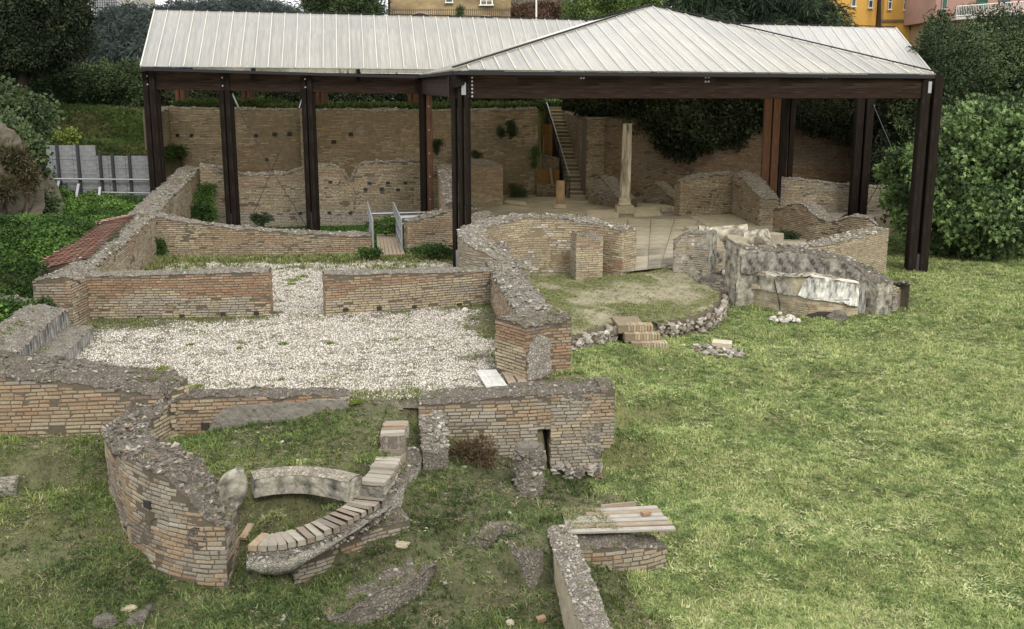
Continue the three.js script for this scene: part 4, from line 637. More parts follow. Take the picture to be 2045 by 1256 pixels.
// ---------- hall under the pavilion ----------
{
  const hs = new THREE.Shape(HALL.map(([x, z]) => new THREE.Vector2(x, z))); const g = new THREE.ShapeGeometry(hs).toNonIndexed(); const p = g.attributes.position, uv = g.attributes.uv;
  for (let i = 0; i < p.count; i++) { const x = p.getX(i), z = p.getY(i); p.setXYZ(i, x, 0.225, z); uv.setXY(i, x * 0.16, z * 0.16); } g.computeVertexNormals();
  struct('hall_floor', g, M.floor);
  const mat = (name, q, h, t, m, s = 0.3) => { const b = q.map(([x, y]) => G(x, y, h)), gg = new Geo(); gg.q(b[0], b[1], b[2], b[3], s); for (let k = 0; k < 4; k++) { const A = b[k], B = b[(k + 1) % 4]; gg.q(V(A.x, h - t, A.z), V(B.x, h - t, B.z), B, A, s); } struct(name, gg.build(true), m); };
  // the paved floor in the opening, slab by slab
  const rows = 5, cols = 4, A = G(1240, 541, 0.25), B = G(1345, 529, 0.25), Dd = G(1205, 437, 0.25), Cc = G(1395, 437, 0.25), r = rng(210);
  const at = (u, v) => A.clone().lerp(B, u).lerp(Dd.clone().lerp(Cc, u), v), root = thing('paved_floor', 'worn cream paving slabs between the cream apse and the fallen drums', 'floor', A.clone().lerp(Cc, 0.5));
  for (let j = 0; j < rows; j++) for (let i = 0; i < cols; i++) { const e = 0.004, q = [at(i / cols + e, j / rows + e), at((i + 1) / cols - e, j / rows + e), at((i + 1) / cols - e, (j + 1) / rows - e), at(i / cols + e, (j + 1) / rows - e)], y = 0.25 + r() * 0.012, gg = new Geo(); q.forEach((p) => p.setY(y)); gg.q(...q, 0.3); for (let k = 0; k < 4; k++) { const a = q[k], b = q[(k + 1) % 4]; gg.q(V(a.x, 0.2, a.z), V(b.x, 0.2, b.z), b, a, 0.3); } part(root, 'paving_slab', gg.build(true), [M.floor, M.floorPale, M.floorPale][Math.floor(r() * 3)]); }
  mat('mosaic_floor', [[1372, 429], [1466, 425], [1492, 444], [1420, 456]], 0.245, 0.05, M.floorPale, 0.5);
  mat('threshold_slab', [[1172, 432], [1236, 431], [1236, 418], [1172, 420]], 0.32, 0.15, M.limestone); mat('threshold_slab', [[1266, 430], [1322, 427], [1308, 412], [1262, 414]], 0.3, 0.15, M.limestone);
  mat('threshold_slab', [[1006, 404], [1052, 410], [1052, 403], [1010, 398]], 0.3, 0.12, M.limestone);
}
function lathe(profile, at, m, root, name, n = 28, tilt = 0) { const g = new THREE.LatheGeometry(profile.map(([r, y]) => new THREE.Vector2(r, y)), n); rough(g, 0.008, 4); if (tilt) g.rotateZ(tilt); g.translate(at.x, at.y, at.z); return part(root, name, g, m); }
{
  const shaftMat = std({ color: C(0.78, 0.71, 0.58), map: T.mottle, bumpMap: T.plasterB, bumpScale: 0.015 });
  const b = G(1247, 425, 0.25), h = Yat(247, -b.z) - 0.25, root = thing('tall_column', 'tall slender pale stone column, bare at the top, standing in the hall', 'column', b);
  lathe([[0.0, 0.62], [0.215, 0.62], [0.21, 1.4], [0.2, 2.4], [0.185, h - 0.02], [0.17, h], [0, h]], b, shaftMat, root, 'shaft', 28, -0.012);
  lathe([[0.0, 0.3], [0.27, 0.3], [0.29, 0.36], [0.25, 0.42], [0.235, 0.47], [0.255, 0.52], [0.23, 0.6], [0.215, 0.63], [0, 0.63]], b, M.limestone, root, 'base_moulding');
  part(root, 'plinth', rough(new THREE.BoxGeometry(0.72, 0.3, 0.72, 3, 3, 3).translate(b.x, 0.4, b.z), 0.02, 4), M.plasterPale);
  const s = G(1119, 417, 0.2), root2 = thing('column_stump', 'short reddish column stump near the foot of the stairs', 'column', s), hh = Yat(361, -s.z) - 0.2;
  lathe([[0, 0.2], [0.2, 0.2], [0.19, 0.6], [0.185, hh - 0.02], [0.17, hh], [0, hh]], s, std({ color: C(0.42, 0.3, 0.19), map: T.mortar, bumpMap: T.plasterB, bumpScale: 0.02 }), root2, 'shaft');
  lathe([[0, 0], [0.3, 0], [0.31, 0.08], [0.26, 0.13], [0.27, 0.18], [0.22, 0.22], [0, 0.22]], s, M.limestone, root2, 'base_moulding');
}
{ // fallen drums and blocks
  const drumMat = std({ color: C(0.8, 0.75, 0.65), map: rep(T.mottle, 1, 0.6), bumpMap: T.plasterB, bumpScale: 0.015 });
  const drum = (label, p0, p1, d, r0, r1 = r0) => { const a = P(p0[0], p0[1], d[0]), b = P(p1[0], p1[1], d[1]), root = thing('column_drum', label, 'column drum', a.clone().lerp(b, 0.5).setY(0.25)), L = a.distanceTo(b), g = rough(new THREE.CylinderGeometry(r1, r0, L, 26, 8), 0.018, 3); g.applyQuaternion(new THREE.Quaternion().setFromUnitVectors(V(0, 1, 0), b.clone().sub(a).normalize())); g.translate(...a.clone().lerp(b, 0.5)); part(root, 'drum_shaft', g, drumMat); };
  drum('longest fallen column drum, lying across the hall floor', [1418, 470], [1494, 463], [35.1, 34.9], 0.27);
  drum('thick short column drum lying right of the longest one', [1493, 477], [1532, 472], [34.4, 34.0], 0.27, 0.26);
  drum('small stubby drum half hidden behind the left ruin pier', [1394, 462], [1413, 464], [36.0, 36.0], 0.2);
  const blk = (label, q, w, h, dp, yaw, sd) => { const p = G(q[0], q[1], 0.23), root = thing('stone_block', label, 'stone block', p); part(root, 'block_body', rough(new THREE.BoxGeometry(w, h, dp, 5, 4, 4).rotateY(yaw).translate(p.x, 0.23 + h / 2, p.z - dp / 2), 0.035, 3, sd), M.limestone); };
  blk('squared pale stone block lying in front of the long drum', [1482, 496], 0.88, 0.36, 0.5, -0.06, 1); blk('rough end block with a dark socket beside the thick drum', [1551, 490], 0.42, 0.36, 0.5, -0.5, 2); blk('flat broken slab left of the fallen drums', [1372, 462], 0.7, 0.1, 0.35, -0.4, 3); blk('small cut stone lying behind the tall column', [1331, 424], 0.4, 0.2, 0.3, 0.1, 4); blk('angular pale stone by the left end of the drums', [1385, 466], 0.5, 0.2, 0.4, 0.3, 6);
}
{ // alcove, rear walls, the V of the two walls on the right
  const pal = (s, y, t, r) => t < 0.08 ? GREY : r() < 0.55 ? TAN : r() < 0.7 ? CREAM : MIX, low = (s, y, t, r) => y < 0.5 ? CREAM : r() < 0.5 ? TAN : CREAM;
  wall({ label: 'back wall of the alcove with arched crest, left of the orange post', nodes: [ND(1359, 42.6, 0.2, 366), ND(1380, 42.7, 0.2, 357), ND(1410, 42.9, 0.2, 349), ND(1464, 43.3, 0.2, 345)], T: 0.6, jag: 0.06, seed: 131, stoneKind: 'pale', most: 60, endL: { pal }, bricks: { pal: low } });
  wall({ label: 'side wall of the alcove sloping down towards the lawn', nodes: [ND(1464, 43.2, 0.2, 346), ND(1480, 42.2, 0.2, 350), ND(1497, 41.2, 0.2, 372), ND(1518, 39.8, 0.2, 399)].reverse().map((n) => n).reverse(), T: 0.75, jag: 0.08, seed: 132, stoneKind: 'pale', most: 60, endR: { pal: () => CREAM }, bricks: { pal: low } });
  wall({ label: 'long pale brick wall crossing behind the two right rear posts', nodes: [ND(1545, 43.4, -0.3, 355), ND(1593, 43.6, -0.3, 357), ND(1640, 43.8, -0.4, 364), ND(1698, 44, -0.5, 371), ND(1800, 44.3, -0.5, 375)], T: 0.6, jag: 0.06, seed: 133, stoneKind: 'pale', most: 60, bricks: { pal: (s, y, t, r) => r() < 0.5 ? CREAM : r() < 0.5 ? TAN : GREY } });
  const corner = { x: P(1752, 452, 33.9).x, z: -33.9 };
  wall({ label: 'wavy-crested brown wall running from the orange post to the bright corner', nodes: [ND(1545, 38.4, 0, 417), ND(1562, 37.8, 0, 411), ND(1583, 37.1, 0, 405), ND(1606, 36.5, 0, 410), ND(1625, 36.0, -0.1, 428), ND(1650, 35.5, -0.1, 444), ND(1668, 35.2, -0.1, 440), ND(1700, 34.6, -0.2, 432), ND(1735, 34.0, -0.3, 437), { x: corner.x, z: corner.z, hb: -0.4, ht: 0.98 }], T: 0.6, jag: 0.06, seed: 134, endR: { pal: () => CREAM }, stoneKind: 'pale', most: 120, stones: 150, bricks: { pal: (s, y, t, r) => r() < 0.6 ? TAN : r() < 0.5 ? SHADE : CREAM } });
  wall({ label: 'bright cream brick wall rising to a clean right corner over the lawn', nodes: [ND(1568, 30.0, -0.5, 497), ND(1620, 30.2, -0.5, 493), ND(1661, 30.6, -0.5, 488), ND(1700, 31.4, -0.5, 477), ND(1775, 33.2, -0.45, 458)], T: 0.7, jag: 0.05, seed: 135, stoneKind: 'pale', stones: 190, stoneR: 0.05, core: M.mortar, endR: { pal: () => CREAM }, bricks: { pal: () => CREAM } });
}
{ // the ruined plunge bath on the lawn
  wall({ label: 'grey worn brick wall fragment left of the ruined bath', nodes: [N(1343, 558, -0.1, 485), N(1365, 562, -0.15, 472), N(1385, 566, -0.2, 468), N(1412, 572, -0.25, 470)], T: 0.7, jag: 0.08, seed: 141, stoneKind: 'mid', stones: 180, core: M.plasterDark, endL: { pal: () => GREY }, bulge: 0.06, bricks: { pal: (s, y, t, r) => y < 0.35 ? GREY : r() < 0.4 ? MIX : GREY, keep: (s, y, t, r) => y > 0.3 || r() < 0.6 } });
  const pw = wall({ name: 'brick_pier', label: 'tapering plastered brick pier left of the ruined bath', category: 'pier', nodes: [N(1407, 568, -0.25, 489), N(1425, 564, -0.25, 470), N(1443, 560, -0.25, 487), N(1457, 553, -0.25, 530)], T: 0.7, jag: 0.09, seed: 142, bulge: 0.05, stoneKind: 'pale', stones: 200, core: M.plasterPale, endL: { pal: () => GREY }, bricks: { pal: () => CREAM, keep: (s, y, t, r) => r() < 0.75 } });
  plate(pw.root, 'plaster_patch', pw.f, [[1410, 522], [1412, 505], [1422, 497], [1438, 500], [1444, 518], [1430, 525], [1420, 530]], 0.04, M.plasterDark, 5);
  // dark tumbled rubble between pier and bath
  { const p = G(1450, 588, -0.45), root = thing('rubble_heap', 'dark tumbled rubble heap with one pale stone between pier and bath', 'rubble', p), r = rng(143), core = boulder(19, 2, false); core.scale(0.75, 0.55, 0.6); core.translate(p.x - 0.1, -0.35, p.z - 0.3); part(root, 'rubble_core', core, M.rubbleDark); const sp = []; for (let i = 0; i < 240; i++) { const a = r() * 6.28, q = r(); sp.push({ p: V(p.x - 0.1 + Math.cos(a) * 0.7 * q, -0.5 + 0.7 * r() * (1.1 - q), p.z - 0.2 + Math.sin(a) * 0.5 * q + 0.1), r: 0.04 + r() * 0.08, kind: 'dark' }); } stones(root, 'rubble', sp, 'dark', 144);
    const m = shade(new THREE.Mesh(rockGeos[1], brickMats[17])); m.name = 'pale_stone'; m.position.set(0.05, 0.62, 0.1); m.scale.set(0.2, 0.12, 0.15); root.add(m); }
  // front: low plastered wall on a rough brick footing
  const fr = [N(1472, 602, -0.62, 541), N(1510, 612, -0.64, 545), N(1548, 622, -0.66, 552), N(1580, 630, -0.66, 551), N(1617, 636, -0.67, 548), N(1660, 637, -0.68, 556), N(1712, 632, -0.68, 566)];
  const root = thing('ruined_bath', 'ruined plunge bath of grey plaster, its footing broken and cracked', 'ruin', V(fr[3].x, -0.66, fr[3].z - 0.8)), list = [];
  const w1 = wall({ root, list, nodes: fr, T: 0.5, jag: 0.05, bulge: 0.09, seed: 145, stoneKind: 'dark', stones: 80, core: M.plasterPale, topMat: M.plasterDark, bricks: { pal: (s, y, t, r) => r() < 0.7 ? CREAM : TAN, course: 0.06, len: 0.22, keep: (s, y, t, r) => y < 0.42 && fbm(s * 1.5, y * 3, 3) > 0.3 } });
  plate(root, 'plaster_facing', w1.f, [[1473, 566], [1474, 543], [1510, 547], [1548, 555], [1580, 553], [1617, 550], [1660, 558], [1711, 568], [1712, 612], [1680, 606], [1640, 597], [1600, 590], [1556, 585], [1530, 580]], 0.06, M.plasterDark, 7, 0.04);
  plate(root, 'pale_slab', w1.f, [[1475, 577], [1477, 561], [1500, 563], [1521, 572], [1521, 577]], 0.1, M.plasterPale, 4);
  plate(root, 'marble_panel', w1.f, [[1596, 589], [1606, 566], [1620, 551], [1660, 558], [1707, 566], [1712, 585], [1709, 610], [1660, 601]], 0.09, M.marble, 12, 0.03);
  { const a = P(1617, 549, -w1.f[10].z - 0.2); const o1 = onFace(w1.f, 1618, 549), o2 = onFace(w1.f, 1710, 563); part(root, 'marble_edge', bar(V(o1.q.x, o1.y, o1.q.z).addScaledVector(V(o1.q.nx, 0, o1.q.nz), 0.03), V(o2.q.x, o2.y, o2.q.z).addScaledVector(V(o2.q.nx, 0, o2.q.nz), 0.03), 0.24, 0.05), std({ color: C(0.78, 0.76, 0.72), map: T.mortar })); }
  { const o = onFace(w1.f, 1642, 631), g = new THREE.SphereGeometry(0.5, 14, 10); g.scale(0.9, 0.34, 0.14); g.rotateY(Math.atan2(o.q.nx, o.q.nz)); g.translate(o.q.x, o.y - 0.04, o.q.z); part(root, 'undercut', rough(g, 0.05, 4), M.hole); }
  { const g = new Geo(), pth = [[1550, 556], [1553, 575], [1557, 590], [1560, 604], [1562, 620]].map(([x, y]) => onFace(w1.f, x, y)); pth.forEach((o, i) => { for (const sg of [-1, 1]) g.v(o.q.x + o.q.nx * 0.075 + sg * (0.012 + 0.012 * (i % 2)), o.y, o.q.z + o.q.nz * 0.075, i, sg); if (i) { const a = i * 2; g.quad(a - 2, a - 1, a + 1, a); } }); part(root, 'crack', g.build(), M.hole); }
  // rear: higher curved plastered wall, right side and rim
  const bk = [ND(1474, 29.0, -0.3, 490), ND(1510, 29.2, -0.3, 500), ND(1560, 29.3, -0.3, 502), ND(1610, 29.2, -0.3, 505), ND(1655, 29.0, -0.3, 513), ND(1695, 28.7, -0.3, 529), ND(1732, 28.3, -0.3, 552), ND(1752, 28.0, -0.3, 568)];
  const w2 = wall({ root, list, nodes: bk, smooth: true, T: 0.6, jag: 0.07, tilt: 0.03, bulge: 0.05, seed: 146, stoneKind: 'mid', stones: 150, stoneR: 0.05, front: false, core: M.plasterDark, topMat: M.rubbleDark });
  plate(root, 'broken_plaster_edge', w2.f, [[1478, 546], [1478, 512], [1500, 503], [1560, 505], [1620, 508], [1650, 518], [1657, 530], [1656, 547], [1560, 547]], 0.07, std({ color: C(0.36, 0.345, 0.315), map: rep(T.mottle, 1.4, 0.9), bumpMap: T.plasterB, bumpScale: 0.03 }), 15, 0.03);
  const sd = [N(1712, 630, -0.68, 566), N(1735, 626, -0.68, 562), N(1756, 616, -0.66, 561)];
  wall({ root, list, nodes: sd, T: 0.6, jag: 0.06, seed: 147, stoneKind: 'dark', stones: 110, core: M.plaster, topMat: M.rubbleDark, bricks: { pal: () => GREY, course: 0.06, keep: (s, y) => s > 0.55 } });
  setBricks(root, list, 200);
  wall({ name: 'brick_pier', label: 'rounded crumbling brick end block right of the ruined bath', category: 'pier', nodes: [N(1757, 612, -0.62, 566), N(1766, 620, -0.64, 567), N(1785, 621, -0.64, 572), N(1799, 611, -0.62, 579)], T: 0.7, jag: 0.07, seed: 148, smooth: true, stoneKind: 'mid', stones: 180, core: M.mortarDark, endR: { pal: () => GREY }, bricks: { pal: (s, y, t, r) => r() < 0.5 ? GREY : CREAM, course: 0.06, len: 0.2 } });
  const cl = G(1562, 642, -0.67), rh = thing('cobble_heap', 'small heap of pale cobbles at the foot of the cracked bath wall', 'stones', cl), r = rng(149);
  for (let i = 0; i < 34; i++) { const m = shade(new THREE.Mesh(rockGeos[i % 4], brickMats[[16, 17, 13][i % 3]])); m.name = 'cobble'; const a = r() * 6.28, q = Math.sqrt(r()) * 0.42, s = 0.05 + r() * 0.035; m.position.set(Math.cos(a) * q, 0.05 + 0.24 * (1 - q / 0.42) * r(), Math.sin(a) * q * 0.5 + 0.1); m.scale.set(s, s * 0.75, s); m.rotation.y = r() * 6; rh.add(m); }
  const rk = onLand(1672, 640), rt = thing('fallen_stone', 'rough fallen masonry lump under the right end of the bath', 'stone', rk), rg = boulder(33, 2, false); rg.scale(0.26, 0.16, 0.22); rg.translate(rk.x, rk.y + 0.12, rk.z); part(rt, 'stone_body', rg, M.rubble);
}
{ // pale slab on a ring of rubble, on the lawn
  const c = onLand(1434, 702), root = thing('flat_slab', 'pale squared slab lying on a ring of rubble in the lawn', 'stone slab', c), r = rng(151), a = onLand(1440, 696);
  part(root, 'slab_body', rough(new THREE.BoxGeometry(0.46, 0.11, 0.3, 4, 2, 3).rotateY(-0.25).rotateX(0.08).translate(a.x + 0.02, a.y + 0.12, a.z), 0.014, 5), std({ color: C(0.6, 0.55, 0.45), map: T.mortar }));
  const sp = []; for (let i = 0; i < 170; i++) { const an = r() * 6.28, q = Math.sqrt(r()), x = c.x + Math.cos(an) * q * 0.62, z = c.z + Math.sin(an) * q * 0.5; sp.push({ p: V(x, groundH(x, z) + 0.03 + 0.05 * (1 - q), z), r: 0.02 + r() * 0.045, kind: r() < 0.5 ? 'pale' : 'mid' }); } stones(root, 'rubble', sp, 'mid', 152);
  const m = onLand(1860, 503), mr = thing('marker_stone', 'small upright broken stone on the lawn beside the right corner post', 'stone', m), mg = boulder(52, 2); mg.scale(0.14, 0.3, 0.12); mg.translate(m.x, m.y + 0.18, m.z); part(mr, 'stone_body', mg, M.limestone);
}
{ // high retaining walls behind everything
  const pal = (s, y, t, r, yy) => { const e = fbm(s * 0.35 + 3, yy * 0.5, 4); return e > 0.55 ? CREAM : r() < 0.5 ? TAN : r() < 0.5 ? SHADE : MIX; };
  const keep = (s, y, t, r) => fbm(s * 0.5 + 20, y * 0.7, 4) < 0.60 || r() < 0.25;
  const w = wall({ label: 'high rear retaining wall of patched brick behind the rooms', nodes: [ND(312, 49.2, 0, 216), ND(600, 50.0, 0, 219), ND(850, 50.6, 0, 222), ND(1010, 50.9, 0, 219), ND(1074, 51.1, 0.1, 217)], T: 0.9, jag: 0.07, seed: 161, stones: 60, stoneR: 0.06, most: 0, core: M.mortar, bulge: 0.06, endR: { pal }, bricks: { pal, keep, len: 0.3, course: 0.075 } });
  for (const [x, y, s] of [[512, 270, 0.17], [549, 268, 0.2], [578, 267, 0.22], [701, 268, 0.2], [355, 270, 0.14], [383, 270, 0.14], [533, 318, 0.14], [667, 283, 0.2]]) { const o = onFace(w.f, x, y); part(w.root, 'putlog_hole', rough(new THREE.BoxGeometry(s, s * 0.8, 0.1, 3, 3, 1).translate(o.q.x, o.y, o.q.z + 0.02), s * 0.15, 5), M.hole); }
  wall({ label: 'left return of the high rear retaining wall, beside the corner post', nodes: [ND(314, 45.6, 0, 222), ND(337, 49.3, 0, 218)], T: 0.6, jag: 0.08, seed: 162, stones: 80, most: 0, bricks: { pal } });
  wall({ label: 'narrow brick buttress on the high rear wall behind the middle post', nodes: [ND(598, 49.3, 0, 222), ND(607, 49.3, 0, 222)], T: 0.7, jag: 0.1, seed: 163, stones: 60, most: 0, bricks: { pal: () => CREAM } });
  wall({ label: 'projecting lower block of clean brick at the right of the rear wall', nodes: [ND(930, 46.2, 0.2, 327), ND(1004, 46.6, 0.2, 330)], T: 4, jag: 0.02, seed: 164, stones: 12, most: 0, core: M.mortar, endR: { pal: () => MIX }, bricks: { pal: (s, y, t, r) => y < 0.75 + s * -0.25 ? CREAM : TAN } });
  wall({ label: 'sloping end of pale masonry behind the double front post', nodes: [ND(932, 40.0, 0.1, 397), ND(957, 40.0, 0.1, 424)], T: 0.8, jag: 0.05, seed: 165, stones: 60, most: 0, stoneKind: 'pale', bricks: { pal: () => PALE } });
  wall({ label: 'brick side wall climbing along the right of the stairs', nodes: [ND(1119, 57.6, 0.2, 222), ND(1140, 54, 0.2, 229), ND(1173, 49.1, 0.2, 239)], T: 0.7, jag: 0.03, seed: 166, stones: 40, most: 0, bricks: { pal: (s, y, t, r) => r() < 0.5 ? TAN : SHADE } });
  wall({ name: 'brick_pier', label: 'brick pier at the foot of the wall beside the stairs', category: 'pier', nodes: [ND(1173, 49.0, 0.2, 239), ND(1207, 49.2, 0.2, 237)], T: 0.8, jag: 0.03, seed: 167, stones: 40, most: 0, bricks: { pal: (s, y, t, r) => r() < 0.6 ? TAN : CREAM } });
  wall({ label: 'high shaded brick wall under the hanging ivy at the right rear', nodes: [ND(1206, 50.0, 0.2, 236), ND(1450, 51.2, 0.2, 234), ND(1770, 52.6, 0.1, 232)], T: 0.7, jag: 0.04, seed: 168, stones: 20, most: 0, bricks: { pal: (s, y, t, r) => r() < 0.5 ? SHADE : r() < 0.6 ? TAN : RED } });
  wall({ label: 'broken sloping wall stump behind the tall column', nodes: [ND(1176, 47.2, 0.2, 362), ND(1197, 46.8, 0.2, 351), ND(1215, 46.2, 0.2, 372), ND(1240, 45.2, 0.2, 402)], T: 0.8, jag: 0.06, seed: 169, stones: 90, most: 0, bricks: { pal: (s, y, t, r) => r() < 0.6 ? SHADE : GREY } });
  wall({ label: 'low broken wall stump right of the tall column', nodes: [ND(1285, 47.8, 0.2, 372), ND(1310, 47.4, 0.2, 365), ND(1330, 47, 0.2, 384), ND(1352, 46, 0.2, 402)], T: 0.8, jag: 0.08, seed: 170, stones: 90, most: 0, bricks: { pal: (s, y, t, r) => r() < 0.6 ? SHADE : GREY } });
  wall({ label: 'brown rubble footing left of the stairs under the boarded openings', nodes: [ND(1072, 50.2, 0.1, 372), ND(1117, 50.2, 0.1, 374)], T: 0.8, jag: 0.08, seed: 171, stones: 90, most: 0, bricks: { pal: () => SHADE } });
  wall({ label: 'rubble sill between the two boarded openings left of the stairs', nodes: [ND(1070, 51.4, 1.0, 310), ND(1117, 51.4, 1.0, 318)], T: 0.6, jag: 0.1, deep: 0.25, seed: 172, stones: 120, most: 0, core: M.rubbleDark, bricks: { pal: () => SHADE } });
}
{ // boarded openings by the stairs
  const boards = (label, x0, y0, x1, y1, d, n) => { const a = P(x0, y1, d), b = P(x1, y1, d), t = Yat(y0, d), root = thing('boarded_opening', label, 'boarding', a.clone().lerp(b, 0.5)); for (let k = 0; k < n; k++) part(root, 'board', box(mixf(a.x, b.x, (k + 0.5) / n), (a.y + t) / 2, -d, (b.x - a.x) / n - 0.012, t - a.y, 0.03 + (k % 2) * 0.01), M.ply); return root; };
  const u = boards('upper orange plywood boarding left of the stairs', 1074, 248, 1103, 311, 52.2, 4), l = boards('lower orange plywood sheet left of the stairs', 1071, 338, 1117, 372, 50.8, 2);
  part(u, 'prop', tube(P(1085, 307, 52.1), P(1085, 274, 52.1), 0.06, 6), M.plankBrown); part(l, 'prop', tube(P(1104, 374, 50.6), P(1099, 336, 50.7), 0.07, 6), M.plankBrown);
}
{ // stairs with an iron handrail
  const root = thing('outdoor_stairs', 'long straight flight of stone stairs up to the terrace', 'stairs', P(1157, 395, 49)); const n = 25;
  for (let k = 0; k < n; k++) { const t = k / (n - 1), d = mixf(49.1, 57.0, t), y = mixf(0.35, 4.2, t), xl = mixf(P(1138, 390, 49.1).x, P(1097, 222, 57).x, t), xr = mixf(P(1176, 390, 49.1).x, P(1121, 222, 57).x, t); part(root, 'step', box((xl + xr) / 2, y - 0.3, -d - 0.25, xr - xl, 0.6, 0.46), k % 3 ? M.mortar : M.plasterPale); part(root, 'nosing', box((xl + xr) / 2, y + 0.02, -d - 0.22, xr - xl + 0.04, 0.045, 0.5), M.limestone); }
  const rail = thing('handrail', 'thin iron handrail along the left of the stairs', 'railing', P(1136, 370, 49)); const a = P(1138, 352, 49), b = P(1092, 205, 57.2);
  part(rail, 'top_rail', tube(a, b, 0.03, 6), M.steel); part(rail, 'lower_rail', tube(a.clone().add(V(0, -0.5, 0)), b.clone().add(V(0, -0.5, 0)), 0.018, 6), M.steelDark);
  for (let k = 0; k <= 26; k++) { const p = a.clone().lerp(b, k / 26); part(rail, 'baluster', tube(p, p.clone().add(V(0, -0.95, 0)), k % 6 ? 0.01 : 0.022, 5), M.steelDark); }
  const gate = thing('iron_gate', 'small iron gate at the top of the stairs', 'gate', P(1080, 215, 57.4)); const g0 = P(1066, 218, 57.4), g1 = P(1087, 218, 57.4), top = Yat(198, 57.4);
  for (let k = 0; k <= 8; k++) { const x = mixf(g0.x, g1.x, k / 8); part(gate, 'bar', tube(V(x, g0.y, -57.4), V(x, top, -57.4), 0.018, 5), M.steelDark); } for (const y of [g0.y + 0.05, top]) part(gate, 'rail', tube(V(g0.x, y, -57.4), V(g1.x, y, -57.4), 0.025, 5), M.steelDark);
}
{ // footbridge between the two pieces of the further cross wall
  const root = thing('footbridge', 'small plank footbridge with galvanised scaffold railings', 'footbridge', G(782, 500, 0.1)); const A = G(754, 510, 0.12), B = G(809, 508, 0.12), Cc = G(795, 468, 0.12), Dd = G(752, 468, 0.12);
  for (let k = 0; k < 7; k++) { const t = (k + 0.5) / 7; part(root, 'plank', bar(A.clone().lerp(B, t), Dd.clone().lerp(Cc, t), A.distanceTo(B) / 7 - 0.015, 0.04), M.plankBrown); }
  const post = (p, h, r = 0.03) => part(root, 'post', tube(p, p.clone().add(V(0, h, 0)), r, 8), M.steel), H = 1.15;
  for (const [p, q, nn] of [[G(746, 511, 0.05), G(736, 466, 0.05), 6], [G(803, 508, 0.05), G(787, 466, 0.05), 6]]) { for (let k = 0; k < nn; k++) post(p.clone().lerp(q, k / (nn - 1)), H); for (const h of [0.35, 0.75, H]) part(root, 'rail', tube(p.clone().add(V(0, h, 0)), q.clone().add(V(0, h, 0)), 0.026, 8), M.steel); }
  const a = P(733, 427, 38.2), b = P(860, 424, 38.5); part(root, 'back_rail', tube(a, b, 0.035, 8), M.steel); part(root, 'back_rail', tube(P(782, 436, 38.2), P(836, 434, 38.3), 0.1, 8), M.steel); part(root, 'back_rail', tube(P(762, 448, 37.5), P(810, 447, 37.5), 0.03, 8), M.steel);
}

